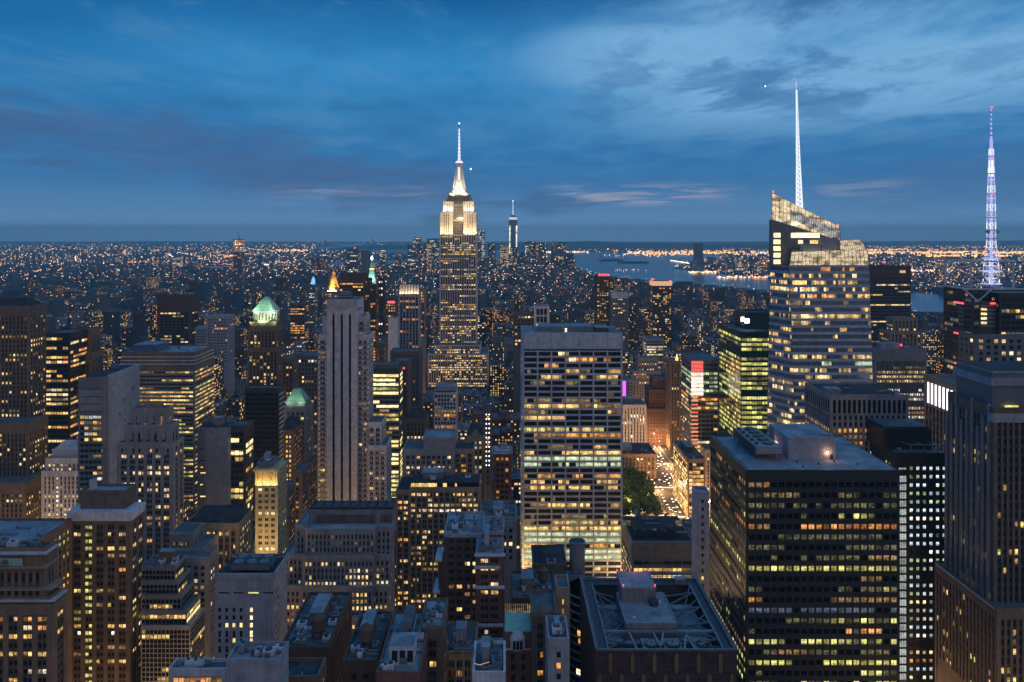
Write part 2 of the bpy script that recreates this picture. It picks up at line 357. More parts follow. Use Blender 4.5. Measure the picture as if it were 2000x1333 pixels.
class Lit:
    """which windows of a facade are lit; rows: {row from the top: (share, palette)}"""
    def __init__(s, seed, p=.2, rowp=.12, pal='ypad', rows=None, dark='glass', stick=.5, cols=None):
        s.r = random.Random(seed); s.p, s.rowp, s.pal, s.rows, s.dark, s.stick, s.cols = p, rowp, pal, rows or {}, dark, stick, cols or {}
        s.c = {}
    def row(s, face, jt, n):
        k = (face, jt, n)
        if k not in s.c:
            r = s.r; pal = s.pal
            if jt in s.rows: p, pal = (s.rows[jt] if isinstance(s.rows[jt], tuple) else (s.rows[jt], s.pal))
            elif r.random() < s.rowp: p = r.uniform(.6, .95)
            else: p = s.p if s.p > .7 else s.p * r.uniform(.2, 1.9)
            out = []; on = r.random() < p; main = r.choice(pal)
            for i in range(n):
                if r.random() > s.stick: on = r.random() < p; main = r.choice(pal) if r.random() < .6 else main
                out.append('L_' + (main if r.random() < .7 else r.choice(pal)) if on else s.dark)
            s.c[k] = out
        return s.c[k]
    def __call__(s, face, i, j, nb, nf):
        if face == 'F' and i in s.cols: 
            p, pal = s.cols[i]
            return 'L_' + s.r.choice(pal) if s.r.random() < p else s.dark
        return s.row(face, nf - 1 - j, nb)[i]
ST = dict(bay=3.2, flr=3.5, fx=.54, fz=.56, sub=1, pr=.35, sr=.3, wall='stone', span=None, edge=1.2, top=2.5, bot=0, par=1.0, roof='roof', dark='glass', dz=0.)
SPAN = dict(stone='grey_stone', tan_stone='brown_stone', brown_stone='dark_brown', ornate_brown='dark_brown', pale_stone='stone')
def style(**k):
    d = {**ST, **k}
    if d['span'] is None: d['span'] = SPAN.get(d['wall'])
    return d
SUBOF = dict(fan=('fan_housing', 'cooling_tower', 'fan_deck'), valve_box=('cooling_tower',), roof_door=('rooftop_house',), roof_hatch=('rooftop_house',), wall_lamp=('rooftop_house',), hatch=('rooftop_house',),
             skylight=('rooftop_house',), vent_block=('rooftop_house',), upper_house=('rooftop_house',), balcony_lamps=('steeple',), lattice=('crown_panel', 'slanted_crown', 'rear_screen', 'screen_wall'), flue_rim=('flue',),
             dormer=('mansard_roof',), platform=('mast_section',), dish=('mast_section',), mast_window_strip=('mooring_mast',), lantern=('mooring_mast',), drum_window=('drum',), louvre_screen=('screen_wall',), crown_panel=('crown', 'slanted_crown'), ring=('crown',), roof_lamp=('bulkhead',))
class B:
    """one building: wall mesh plus the list of its panes"""
    def __init__(s, name, label, cat, st, lit, vis=1333, group=None):
        s.name, s.label, s.cat, s.st, s.lit, s.vis, s.group = name, label, cat, st, lit, vis, group
        s.wall = MB(); s.panes = []; s.extra = []; s.rects = []; s.D = 1e9; s.parts = []; s.roofs = []
    def facade(s, q, face, st, lit, zvis=-1):
        p00, p10, p01, p11 = [Vector(a) for a in q]
        W = (p10 - p00).length; Hh = ((p01 - p00).length + (p11 - p10).length) / 2
        n = (p10 - p00).cross(p01 - p00).normalized()
        def pt(u, v, o):
            a, b = u / W, v / Hh
            return (p00 * (1 - a) + p10 * a) * (1 - b) + (p01 * (1 - a) + p11 * a) * b + n * o
        def hx(u0, u1, v0, v1, o0, o1, m):
            P = [pt(u0, v0, o1), pt(u1, v0, o1), pt(u1, v0, o0), pt(u0, v0, o0), pt(u0, v1, o1), pt(u1, v1, o1), pt(u1, v1, o0), pt(u0, v1, o0)]
            s.wall.hexa(P, m)
        e = st['edge']; nb = max(1, round((W - 2 * e) / st['bay'])); bw = (W - 2 * e) / nb
        usable = Hh - st['top'] - st['bot']
        if usable < st['flr'] * .8 or W < st['bay']:
            if st['par']: hx(-.05, W + .05, Hh - .6, Hh + st['par'], -.3, st['pr'] + .05, st['wall'])
            return
        nf = max(1, round(usable / st['flr'])); fh = usable / nf
        wf = st['wall']; sp = st['span'] or wf; pr, sr = st['pr'], st['sr']; pw = bw * (1 - st['fx']); wh = fh * st['fz']
        ext = pr if face == 'F' else 0
        dz = {'F': 0, 'L': .02, 'R': .02}.get(face, 0)
        j0 = 0
        if zvis > 0:
            zb = min(p00.z, p10.z); j0 = max(0, int((zvis - zb - st['bot']) / fh * 1.0) - 1)
        vb = st['bot'] + j0 * fh
        for i in range(nb + 1):                                    # piers
            c = e + i * bw; a, b = c - pw / 2, c + pw / 2
            if i == 0: a = -ext
            if i == nb: b = W + ext
            if b - a > .02 and pr > 0: hx(a, b, 0 if i in (0, nb) else vb, Hh - st['top'] + .1, -.05, pr, wf)
        wp = pr + .05
        hx(-ext, W + ext, Hh - st['top'], Hh + st['par'] + dz, -.3, wp, st.get('band', wf))
        if vb > .5: hx(0, W, 0, vb, -.05, max(sr, .1), wf)
        for j in range(j0, nf):
            v0 = st['bot'] + j * fh; w0 = v0 + (fh - wh) / 2; w1 = w0 + wh
            if sr > 0:
                hx(0, W, v0 - .01 if j > j0 else v0, w0, -.05, sr, sp)
                hx(0, W, w1, v0 + fh - .012, -.05, sr - .004, sp)
            for i in range(nb):
                key = lit(face, i, j, nb, nf)
                a = e + i * bw + pw / 2; b = a + bw - pw; ns = st['sub']; gap = .14 * (b - a) / ns if ns > 1 else 0
                ww = (b - a - gap * (ns - 1)) / ns
                for k in range(ns):
                    u0 = a + k * (ww + gap)
                    kk = key if ns == 1 or key == st['dark'] or s.lit.r.random() < .85 else st['dark']
                    if kk in VAR and kk not in ('L_f', 'L_c'): kk = VAR[kk][(0, 0, 0, 1, 1, 2)[s.lit.r.randrange(6)]]
                    P = [pt(u0, w0, .03), pt(u0 + ww, w0, .03), pt(u0 + ww, w1, .03), pt(u0, w1, .03)]
                    s.panes.append((P, kk, face, ww, wh, n))
                if ns > 1 and gap > .05: 
                    for k in range(1, ns): hx(a + k * (ww + gap) - gap, a + k * (ww + gap), w0, w1, -.05, max(.06, pr * .6), wf)
    def tier(s, px0, px1, top, D, dep, z0=0., st=None, lit=None, z1=None, faces='FLR', X01=None, cons=True, vis=None):
        st = st or s.st; lit = lit or s.lit
        x0, x1 = X01 or (X(px0, D), X(px1, D)); z1 = Z(top, D) if z1 is None else z1
        if cons: s.rects.append((x0, x1, D, D + dep)); s.D = min(s.D, D)
        s.wall.box(x0, x1, D, D + dep, z0, z1, st['wall'], st['roof'])
        zv = Z(vis or s.vis, D) - 6
        if 'F' in faces: s.facade([(x0, D, z0), (x1, D, z0), (x0, D, z1), (x1, D, z1)], 'F', st, lit, zv)
        if 'R' in faces: s.facade([(x1, D, z0), (x1, D + dep, z0), (x1, D, z1), (x1, D + dep, z1)], 'R', st, lit, zv)
        if 'L' in faces: s.facade([(x0, D + dep, z0), (x0, D, z0), (x0, D + dep, z1), (x0, D, z1)], 'L', st, lit, zv)
        bt = st['par'] + .01
        s.wall.box(x0, x1, D + dep - .3, D + dep, z1 - .02, z1 + bt, st.get('band', st['wall']))
        s.roofs.append((x0 + .6, x1 - .6, D + .8, D + dep - .8, z1))
        return x0, x1, z1
    def part(s, name, mb, label=None): s.parts.append((name, mb, label)); return mb
    def done(s, nmax=100, split=True):
        x0 = min(r[0] for r in s.rects); x1 = max(r[1] for r in s.rects); y0 = min(r[2] for r in s.rects); y1 = max(r[3] for r in s.rects)
        e = thing(s.name, s.label, s.cat, ((x0 + x1) / 2, (y0 + y1) / 2, 0), s.group)
        L = e.location
        s.wall.build('wall', e)
        eye = Vector((0, 0, H))
        sc = []
        for a in s.panes:
            c = (a[0][0] + a[0][2]) / 2; d = eye - c; r = d.length
            px = CX + F * c.x / c.y; py = CY + F * (H - c.z) / c.y
            q = a[3] * a[4] * max(0, a[5].dot(d)) / r ** 3
            if px < -5 or px > 2005 or py > 1338: q = 0
            sc.append(q)
        order = sorted(range(len(sc)), key=lambda i: -sc[i])
        solo = set(i for i in order[:nmax] if sc[i] > 0) if split else set()
        rest = MB()
        for i, a in enumerate(s.panes):
            P, m, face, ww, wh, n = a
            if i in solo and len(face) == 1 and face in 'FLR' and abs(abs(n.x) + abs(n.y) - 1) < 1e-4:
                o = bpy.data.objects.new('window', pane_mesh(face, ww, wh, m)); COL.objects.link(o); o.parent = e
                o.location = (P[0] + P[2]) / 2 - L
            elif i in solo:
                mb = MB(); mb.face(P, m); mb.build('window', e)
            else: rest.face(P, m)
        if rest.f:
            o = tag(rest.build('window', e), kind='stuff'); pane_uv(o.data, [s.lit.r.random() for _ in rest.f])
        last = {}
        for nm, mb, lb in s.parts:
            par = next((last[k] for k in SUBOF.get(nm, ()) if k in last), None)
            o = mb.build(nm, e)
            if par: o.parent = par                    # a piece of a part: both share the thing's origin
            else: last[nm] = o
            if lb: o['label'] = lb
        s.e = e
        HEROES.append(s)
        return e
HEROES = []
def flood(name, loc, target, power, col, size=4, size_y=None, spot=None):
    """a floodlight that the photograph shows lit"""
    d = bpy.data.lights.new(name, 'AREA'); d.shape = 'RECTANGLE'; d.size = size; d.size_y = size_y or 1.0
    d.energy = power; d.color = col; d.spread = math.radians(120)
    o = bpy.data.objects.new(name, d); COL.objects.link(o); o.location = loc
    o.rotation_euler = (Vector(target) - Vector(loc)).to_track_quat('-Z', 'Y').to_euler()
    return o
def clutter(b, seed, rect, n=8, z=None, tank=0, big=True):
    if rect[2] < 360: n = int(n * 1.9) + 3
    
    r = random.Random(seed); x0, x1, y0, y1, zz = rect; z = z or zz
    w, d = x1 - x0, y1 - y0
    if big:
        m = MB(); a = x0 + w * r.uniform(.15, .4); c = y0 + d * r.uniform(.25, .45); bw, bd, bh = w * r.uniform(.25, .4), d * r.uniform(.3, .45), r.uniform(3, 5.5)
        m.box(a, a + bw, c, c + bd, z, z + bh, r.choice(['grey_stone', 'concrete', 'brown_stone']), 'pale_roof')
        m.box(a - .2, a + bw + .2, c - .2, c + bd + .2, z + bh, z + bh + .4, 'steel', 'pale_roof')
        b.part('bulkhead', m)
    for k in range(n):
        m = MB(); a = r.uniform(x0, x1 - 2); c = r.uniform(y0, y1 - 2); t = r.random()
        if t < .45:
            bw, bd, bh = r.uniform(1.2, 3.5), r.uniform(1.2, 3.5), r.uniform(.8, 2.2)
            m.box(a, min(a + bw, x1), c, min(c + bd, y1), z + .3, z + .3 + bh, r.choice(['steel', 'grey_metal', 'white_wall']), None)
            m.lathe(a + bw / 2, c + bd / 2, [(min(bw, bd) * .35, z + .3 + bh), (min(bw, bd) * .35, z + .6 + bh)], 'dark_metal', 10)
            b.part('air_handler', m)
        elif t < .7:
            m.bar((a, c, z + .6), (min(x1, a + r.uniform(3, 9)), c, z + .6), .3, 'steel'); m.box(a - .4, a + .4, c - .4, c + .4, z, z + 1.2, 'grey_metal')
            b.part('duct', m)
        else:
            m.lathe(a, c, [(.35, z), (.35, z + 1.4), (.6, z + 1.45), (.6, z + 1.8)], 'grey_metal', 8); b.part('roof_vent', m)
    for k in range(tank):
        a, c = r.uniform(x0 + 3, x1 - 3), r.uniform(y0 + 3, y1 - 3)
        m = MB()
        for dx in (-1.3, 1.3):
            for dy in (-1.3, 1.3): m.bar((a + dx, c + dy, z), (a + dx, c + dy, z + 3.2), .15, 'dark_metal')
        m.lathe(a, c, [(0.2, z + 3.1), (2.1, z + 3.15), (2.0, z + 6.8), (2.25, z + 6.85), (.15, z + 8.4)], 'wood', 14)
        b.part('water_tank', m)
def ledge(b, px0, px1, py, D, dep, m='pale_stone', t=.8, out=.9):
    x0, x1, z = X(px0, D), X(px1, D), Z(py, D)
    b.wall.box(x0 - out, x1 + out, D - out, D + dep * .98, z - t / 2, z + t / 2, m)
# ------------------------------------------------------------------ the tall buildings, each a thing of its own
def simple(name, label, cat, tiers, st, lt, vis=1333, clut=None, ledges=(), extra=None, nmax=100, faces='FLR', split=True):
    b = B(name, label, cat, st, lt, vis)
    prev = 0.
    for k, t in enumerate(tiers):                    # bottom tier first
        o = t[5] if len(t) > 5 else {}
        zb = o.get('z0', prev)
        r = b.tier(t[0], t[1], t[2], t[3], t[4], zb, st=o.get('st'), lit=o.get('lit'), faces=o.get('faces', faces), vis=o.get('vis'))
        if not o.get('side'): prev = r[2]
    for l in ledges: ledge(b, *l)
    if extra: extra(b)
    if clut is not None:
        for k, c in clut.items(): clutter(b, hash((label, k)) % 9999 if False else len(label) * 7 + k, b.roofs[k], **c)
    b.done(nmax, split)
    return b

stone = style(); 
brown = style(wall='brown_stone', bay=3.0, flr=3.3, fx=.46, fz=.5)
# ---- row of towers on the left
simple('stone_tower', 'broad brown stone tower with a dark hipped roof at the left edge of the skyline', 'skyscraper',
       [(-60, 48, 945, 562, 30), (-60, 55, 828, 580, 25), (-60, 57, 600, 600, 22)], style(wall='brown_stone', bay=3.1, flr=3.7, fx=.5, fz=.55, sub=1, top=7),
       Lit(11, .2, .14, 'yydp', stick=.35, rows={21: (.6, 'p'), 22: (.5, 'y'), 12: (.7, 'ya')}), 1060,
       extra=lambda b: b.part('hipped_roof', (lambda m: (m.frus(X(-60, 600), X(57, 600) - 1, 601, 621, Z(600, 600), X(-40, 600), X(40, 600), 606, 616, Z(584, 600), 'dark_roof'), m)[1])(MB())))
simple('glass_tower', 'dark glass slab with yellow office floors behind the broad brown stone tower', 'skyscraper',
       [(86, 136, 652, 690, 30)], style(wall='black_metal', bay=5, flr=4.2, fx=.9, fz=.55, pr=.1, sr=.15), Lit(12, .35, .35, 'yyap', stick=.8), 880)
simple('gothic_tower', 'dark brown gothic tower with stepped crown and yellow windows down its left bay', 'skyscraper',
       [(121, 192, 742, 712, 30), (132, 178, 690, 716, 22), (135, 176, 645, 720, 18)], style(wall='brown_stone', bay=3.2, flr=3.7, fx=.5, fz=.75, sr=.1, span='dark_stone', top=6),
       Lit(13, .10, .04, 'ya', cols={1: (.55, 'yp'), 2: (.5, 'y')}), 860)
def slab_side(b):
    D = 520; x1, z = X(212, D), Z(741, D)
    m = MB(); m.box(x1 - 1, x1 + .9, D + .2, D + 42.8, 0, z + 3.0, 'concrete')
    m.box(X(200, D), x1 - 1, D - .5, D + .6, 0, z + 2.0, 'grey_stone')
    m.box(X(160, D), x1 - 1.2, D + 41, D + 42.5, z - 6, z + 3, 'blue_glass')
    b.part('side_wall', m)
    for k, (y, zz) in enumerate([(540, z - 20), (552, z - 14), (533, z - 28), (540, z - 34), (536, z - 52)]):
        w = MB(); w.box(x1 + .9, x1 + .95, y, y + 1.2, zz, zz + 2.4, 'L_p' if k == 4 else 'glass'); b.part('window', w)
    w = MB(); w.box(X(157, D), X(200, D), D - .62, D - .5, z - 22, z - 7, 'slate_wall')
    for k in range(4): w.box(X(157, D), X(200, D), D - .7, D - .62, z - 22 + k * 5, z - 21.5 + k * 5, 'dark_metal')
    b.part('louvre_panel', w)
simple('slant_roofed_tower', 'blue glass slab with a blank pale side wall left of the wide striped office block', 'skyscraper',
       [(153, 210, 741, 520, 43)], style(wall='grey_metal', bay=3.0, flr=3.9, fx=.86, fz=.55, pr=.12, sr=.1, roof='dark_roof', top=24, par=1.5),
       Lit(14, .28, .18, 'deyyc', stick=.6, rows={0: (.7, 'cyp'), 1: (.4, 'ea')}), 960, extra=slab_side, faces='F')
def stripes(b):
    D = 620; x0, x1 = X(237, D), X(380, D)
    for k, py in enumerate((696, 703, 710)):
        z = Z(py, D); m = MB(); m.box(x0 - .5, x1 + .5, D - .52, D + 41.3, z - .8, z, 'pale_stone'); b.part('roof_band', m)
    m = MB(); m.box(X(250, D), X(300, D), 628, 650, Z(690, D), Z(676, D) , 'blue_glass', 'pale_roof'); b.part('bulkhead', m)
simple('striped_office_block', 'wide office block banded in brown and pale stripes with long yellow window rows', 'office building',
       [(237, 380, 690, 620, 42)], style(wall='tan_stone', bay=3.2, flr=3.25, fx=.94, fz=.45, pr=.05, sr=.2, span='grey_stone', top=14, band='brown_stone', roof='pale_roof'),
       Lit(15, .5, .22, 'yyyvd', stick=.86, rows={0: (.5, 'dy'), 1: (.55, 'y'), 2: (.85, 'yo'), 5: (.8, 'y'), 12: (.8, 'y'), 22: (.8, 'y'), 26: (.9, 'v')}), 980, extra=stripes, clut={0: dict(n=6, big=False)})
# ---- art deco tower with scalloped crown
def deco(b):
    for (a, c, py, D, dep, n) in ((233, 335, 868, 446, 14, 9), (246, 331, 838, 448, 11, 8), (258, 325, 806, 450, 8, 5)):
        x0, x1, z = X(a, D), X(c, D), Z(py, D)
        for k in range(n + 1):
            m = MB(); x = x0 + (x1 - x0) * k / n
            m.frus(x - .9, x + .9, D - .9, D + .6, z - 6, x - .5, x + .5, D - .6, D + .3, z + 1.8, 'stone'); b.part('buttress', m)
simple('art_deco_tower', 'grey stone art deco tower with a scalloped crown in front of the striped office block', 'skyscraper',
       [(232, 337, 868, 446, 14), (246, 333, 836, 448, 11, dict(st=style(wall='stone', bay=4.4, flr=7, fx=.42, fz=.62, sr=.1, top=2, par=2))),
        (258, 326, 805, 450, 8, dict(st=style(wall='stone', bay=4.3, flr=7.5, fx=.4, fz=.7, sr=.1, top=1.2, par=2.5))), (280, 312, 790, 452, 5, dict(st=style(wall='tan_stone', bay=9, flr=20, top=1)))],
       style(wall='stone', bay=5.2, flr=3.35, fx=.62, fz=.6, sub=2, pr=.8, sr=.2, edge=.8, top=2), Lit(16, .22, .2, 'pyyd', stick=.55, rows={1: (.6, 'p'), 3: (.6, 'p'), 9: (.3, 'p'), 16: (.4, 'a')}), 1075, extra=deco)
simple('mansard_tower', 'small pale stone tower with a white stepped mansard cap below the dark gothic tower', 'office building',
       [(82, 166, 922, 566, 22), (90, 160, 897, 568, 18), (102, 153, 880, 571, 13)], style(wall='pale_stone', bay=3.0, flr=3.4, fx=.42, fz=.6, top=3),
       Lit(17, .22, .05, 'yp', cols={3: (1., 'pw'), 4: (.5, 'y')}), 1030,
       extra=lambda b: b.part('mansard_cap', (lambda m: (m.frus(X(104, 571), X(152, 571), 571, 584, Z(880, 571), X(116, 571), X(140, 571), 575, 580, Z(865, 571), 'white_wall'), m)[1])(MB())))
def cornice_white(b):
    D = 330; x0, x1, z = X(137, D), X(254, D), Z(1016, D)
    m = MB(); m.box(x0 - .9, x1 + .9, D - .9, D + 12, z, z + 3.2, 'white_wall'); m.box(x0 - 1.3, x1 + 1.3, D - 1.3, D + 12, z + 3.2, z + 3.8, 'white_wall'); b.part('cornice', m)
    m = MB(); m.box(X(170, 333), X(178, 333), 335, 338, Z(960, 333), Z(940, 333), 'pale_stone', 'pale_roof'); b.part('bulkhead', m)
simple('brown_tower', 'brown stone tower with a broad white cornice in the lower left foreground', 'skyscraper',
       [(137, 254, 1016, 330, 12.5), (140, 252, 1005, 331, 11, dict(st=style(wall='brown_stone', par=.3))), (157, 245, 962, 333, 9, dict(st=style(wall='brown_stone', bay=2.6, flr=11, fx=.5, fz=.7, top=2, roof='pale_roof')))],
       style(wall='brown_stone', bay=5.1, flr=3.05, fx=.6, fz=.55, sub=2, pr=.35, sr=.3, edge=.8, top=1.5),
       Lit(18, .2, .12, 'pydd', stick=.4, rows={1: (.8, 'p'), 3: (.75, 'y'), 6: (.6, 'ap'), 13: (.6, 'v'), 14: (.5, 'yd'), 15: (.6, 'w'), 18: .5, 19: .4}, cols={1: (.9, 'v')}), 1310, extra=cornice_white)
def ornate(b):
    D = 260
    for py, a, c, m_ in ((1080, -40, 88, 'pale_stone'), (1107, -40, 88, 'tan_stone'), (1150, -40, 98, 'tan_stone'), (1172, -40, 104, 'pale_stone')):
        m = MB(); z = Z(py, D); m.box(X(a, D), X(c, D) + .8, D - .9, D + 7, z - .3, z + .3, m_); b.part('cornice', m)
    m = MB(); m.box(X(-10, D), X(46, D), D - .55, D - .35, Z(1104, D), Z(1089, D), 'copper'); m.lathe(X(12, D), D - .5, [(.1, Z(1102, D)), (1.2, Z(1100, D)), (1.2, Z(1094, D)), (.2, Z(1091, D))], 'brown_stone', 10)
    b.part('ornament_panel', m)
simple('ornate_tower', 'reddish brown ornate tower with a green mosaic panel in the bottom left corner', 'skyscraper',
       [(-50, 103, 1186, 259, 8, ), (-50, 98, 1168, 260.3, 6.5, dict(st=style(wall='ornate_brown', bay=3.2, flr=3.2, fx=.5, top=.5, par=.6))), (-50, 88, 1075, 261, 6, dict(st=style(wall='ornate_brown', bay=2.4, flr=4.6, fx=.5, fz=.65, top=7, roof='dark_roof'), lit=Lit(191, .1, 0, 'a', rows={2: (.75, 'a')})))],
       style(wall='ornate_brown', bay=4.6, flr=2.95, fx=.6, fz=.55, sub=2, pr=.4, sr=.3, edge=1., top=2.5),
       Lit(19, .2, .12, 'ypa', stick=.35, rows={2: (.7, 'y'), 3: (.4, 'wp'), 6: (.9, 'w'), 7: .2, 10: (.3, 'y'), 11: (.6, 'py'), 13: (.7, 'y')}), 1340, extra=ornate, clut={2: dict(n=5, big=False)})
b = B('long_wing_block', 'low bluish roofed wing stretching back behind the ornate brown tower', 'office building', style(wall='brown_stone', bay=3.0, flr=3.1, fx=.5, roof='pale_roof'), Lit(20, .5, .15, 'yvy'), 1220)
b.tier(0, 0, 0, 269, 58, X01=(-262, -187), z1=134.6); clutter(b, 21, b.roofs[0], 14); b.done()
# ---- terraced glass block
def terraces(b):
    pass
cur = style(wall='steel', bay=1.7, flr=2.05, fx=.8, fz=.78, pr=.12, sr=.1, top=.8, par=.9, edge=.2, dark='black_glass')
lt = Lit(21, .05, .02, 'yd', dark='black_glass', stick=.8, rows={6: .6})
simple('terraced_glass_block', 'stepped glass office block with gridded terraces and bright right hand ledges', 'office building',
       [(276, 371, 1226, 327, 16, dict(lit=Lit(22, .12, .08, 'yye', dark='black_glass', stick=.8, rows={1: (.5, 'y'), 4: .3}))), (276, 364, 1196, 330, 15, dict(lit=Lit(23, .1, .4, 'by', dark='black_glass', stick=.97, rows={1: (.85, 'b')}))), (276, 354, 1166, 333, 14), (276, 348, 1138, 336, 13), (276, 342, 1110, 339, 12)],
       cur, lt, 1333, clut={4: dict(n=4)})
simple('bank_block', 'tan stone block with a steep dark mansard roof and a lit attic row', 'office building',
       [(362, 466, 1027, 420, 20)], style(wall='tan_stone', bay=3.4, flr=3.6, fx=.6, fz=.6, sub=2, par=1.5), Lit(24, .3, .1, 'yve', rows={0: (.95, 'y'), 2: .5, 4: .6}), 1130,
       extra=lambda b: b.part('mansard_roof', (lambda m: (m.frus(X(366, 420), X(463, 420), 421, 439.5, Z(1027, 420) + 1, X(380, 420), X(452, 420), 427, 435, Z(1005, 420), 'dark_roof'), m)[1])(MB())))
simple('low_stone_block', 'small two step grey stone block between the art deco tower and the mansard roofed bank', 'office building',
       [(330, 398, 1075, 372, 18), (332, 376, 1045, 376, 14)], style(wall='stone', bay=3.4, flr=3.2, fx=.6, sub=2), Lit(25, .15, .1, 'dy', rows={2: .4}), 1200)
simple('stone_office_block', 'grey stone block with a lit side street face behind the terraced glass block', 'office building',
       [(330, 408, 1092, 355, 8)], style(wall='stone', bay=3.2, flr=3.0, fx=.55), Lit(26, .12, .1, 'py', rows={2: .7}), 1330)
# ---- blank slab, black slab and green topped towers
def blank_slab(b):
    m = MB(); x = X(400, 480); m.box(X(386, 480), x, 479.5, 480.4, 0, Z(836, 480), 'grey_metal'); b.part('dark_strip', m)
    for k, py in enumerate((875, 898, 911, 922, 945, 968)):
        w = MB(); w.box(X(392, 480), X(396, 480) + (2 if k % 2 else .3), 479.4, 479.5, Z(py + 2, 480), Z(py, 480), ['glass', 'glass', 'L_a', 'L_y', 'L_y', 'L_p'][k]); b.part('window', w)
simple('blank_slab', 'plain windowless grey slab with a darker strip down its left side', 'skyscraper',
       [(386, 446, 835, 480, 14)], style(wall='slate_wall', bay=60, flr=400, roof='dark_roof', par=1.2), Lit(27, 0), 1000, extra=blank_slab, faces='', clut={0: dict(n=3)})
simple('glass_office_block', 'low glass block with a bright white corner beside the plain grey slab', 'office building',
       [(447, 479, 834, 485, 16)], style(wall='dark_metal', bay=3.2, flr=4, fx=.9, fz=.7, pr=.1, sr=.1), Lit(28, .3, .1, 'yavp', rows={0: (0, 'y'), 1: (.6, 'b'), 2: (.7, 'b'), 3: (.8, 'b')}), 1000)
def black_side(b):
    D = 620
    for k in range(30):
        m = MB(); z = Z(770, D) - k * 3.9; m.box(X(545, D), X(545, D) + .5, D, D + 13.5, z - 1.2, z, 'pale_stone'); b.part('side_band', m)
simple('black_slab_tower', 'flat black slab tower with a white banded right edge below the green pyramid', 'skyscraper',
       [(478, 545, 760, 620, 14)], style(wall='black_metal', bay=2.4, flr=3.9, fx=.8, fz=.7, pr=.05, sr=.1, dark='black_glass'), Lit(29, .0, .0, 'e', dark='black_glass', cols={13: (.4, 've'), 12: (.1, 'v')}), 900, extra=black_side)
def pyramid(b):
    D = 800; x0, x1 = X(488, D), X(538, D); cx = (x0 + x1) / 2; z = Z(608, D)
    m = MB(); m.lathe(cx, D + 13, [(16.5, z), (13.6, z + 3), (6.5, z + 11), (1.6, z + 14.5)], 'copper', 4); b.part('pyramid_roof', m)
    m = MB(); m.lathe(cx, D + 13, [(13.6, z - 12), (13.6, z - 1), (14.3, z - .8), (14.3, z + .3)], 'pale_stone', 8)
    for k in range(24):
        a = 2 * math.pi * k / 24; m.bar((cx + 13.2 * math.cos(a), D + 13 + 13.2 * math.sin(a), z - 10), (cx + 13.2 * math.cos(a), D + 13 + 13.2 * math.sin(a), z - 3), .45, 'dark_stone')
    b.part('lantern', m)
simple('pyramid_topped_tower', 'tall stone tower whose green floodlit pyramid roof sits on a lit arcade', 'skyscraper',
       [(484, 544, 680, 797, 26), (486, 540, 640, 800, 24), (488, 538, 630, 801, 22)], style(wall='brown_stone', bay=3.6, flr=3.6, fx=.5, fz=.7, sr=.1, top=4), Lit(30, .22, .02, 'ypd', stick=.2), 765, extra=pyramid)
P1 = (X(513, 800), 813, Z(608, 800))
for dx, dy in ((-14, -20), (14, -20)): flood('floodlight', (P1[0] + dx, P1[1] + dy, P1[2] + 1), (P1[0] + dx * .2, P1[1], P1[2] + 7), 2300, (.72, 1., .70), 3)
for dx, dy in ((-16, -17), (16, -17), (0, -20)): flood('floodlight', (P1[0] + dx, P1[1] + dy, P1[2] - 13), (P1[0], P1[1], P1[2] + 4), 1500, (.78, 1., .42), 3)
def mans(b):
    D = 600; m = MB(); m.frus(X(558, D), X(596, D), D, D + 14, Z(785, D), X(569, D), X(583, D), D + 5, D + 10, Z(763, D), 'copper'); b.part('mansard_roof', m)
simple('green_roofed_tower', 'stone tower with a small glowing green mansard roof right of the black slab', 'skyscraper',
       [(556, 598, 797, 598, 20), (558, 596, 786, 600, 15)], style(wall='stone', bay=3.4, flr=3.8, fx=.6, fz=.6, sub=2), Lit(31, .2, .1, 'yv', rows={2: .5, 6: .6}), 925, extra=mans)
P2 = (X(577, 600), 606, Z(785, 600))
for dx in (-6, 6): flood('floodlight', (P2[0] + dx, P2[1] - 12, P2[2] - 1), (P2[0] + dx * .3, P2[1], P2[2] + 5), 380, (.6, 1., .6), 3)
simple('hip_roofed_block', 'narrow brown tower with rows of amber windows and a dark hipped roof', 'office building',
       [(554, 573, 842, 560, 24)], style(wall='brown_stone', bay=2.6, flr=3.6, fx=.5, fz=.6), Lit(32, .75, .1, 'yya', stick=.2), 960,
       extra=lambda b: b.part('hipped_roof', (lambda m: (m.frus(X(552, 560), X(574, 560), 560, 583, Z(842, 560) + 1, X(554, 560), X(562, 560), 566, 577, Z(822, 560), 'dark_roof'), m)[1])(MB())))
def yellow_tower(b):
    D = 400; x0, x1 = X(500, D), X(542, D); z = Z(920, D)
    m = MB(); m.box(x0 - 1.2, x1 + 1.2, D - 1.2, D + 15.5, z, z + 1.2, 'yellow_stone'); m.box(x0 - .8, x1 + .8, D - .8, D + 15.5, z - 7.4, z - 6.8, 'yellow_stone'); b.part('cornice', m)
    for k in range(9):
        m = MB(); x = x0 + (x1 - x0) * k / 8; m.lathe(x, D - .5, [(.5, z - 6.8), (.42, z - .4), (.6, z)], 'yellow_stone', 8); b.part('column', m)
simple('floodlit_tower', 'narrow golden stone tower floodlit below a columned cornice', 'skyscraper',
       [(500, 542, 921, 400, 16), (503, 531, 905, 402, 12, dict(st=style(wall='grey_stone', par=.6)))], style(wall='yellow_stone', bay=3.4, flr=3.1, fx=.55, fz=.5, sub=2, pr=.3, sr=.25, top=8, edge=.6),
       Lit(33, .10, .02, 'yp', rows={4: (.6, 'p'), 5: .3, 12: (.9, 'p')}), 1090, extra=yellow_tower, clut={1: dict(n=4)})
for k in range(3): flood('floodlight', (X(508 + 14 * k, 400), 398.0, Z(948, 400)), (X(508 + 14 * k, 400), 400, Z(930, 400)), 420, (1., .66, .22), 3)
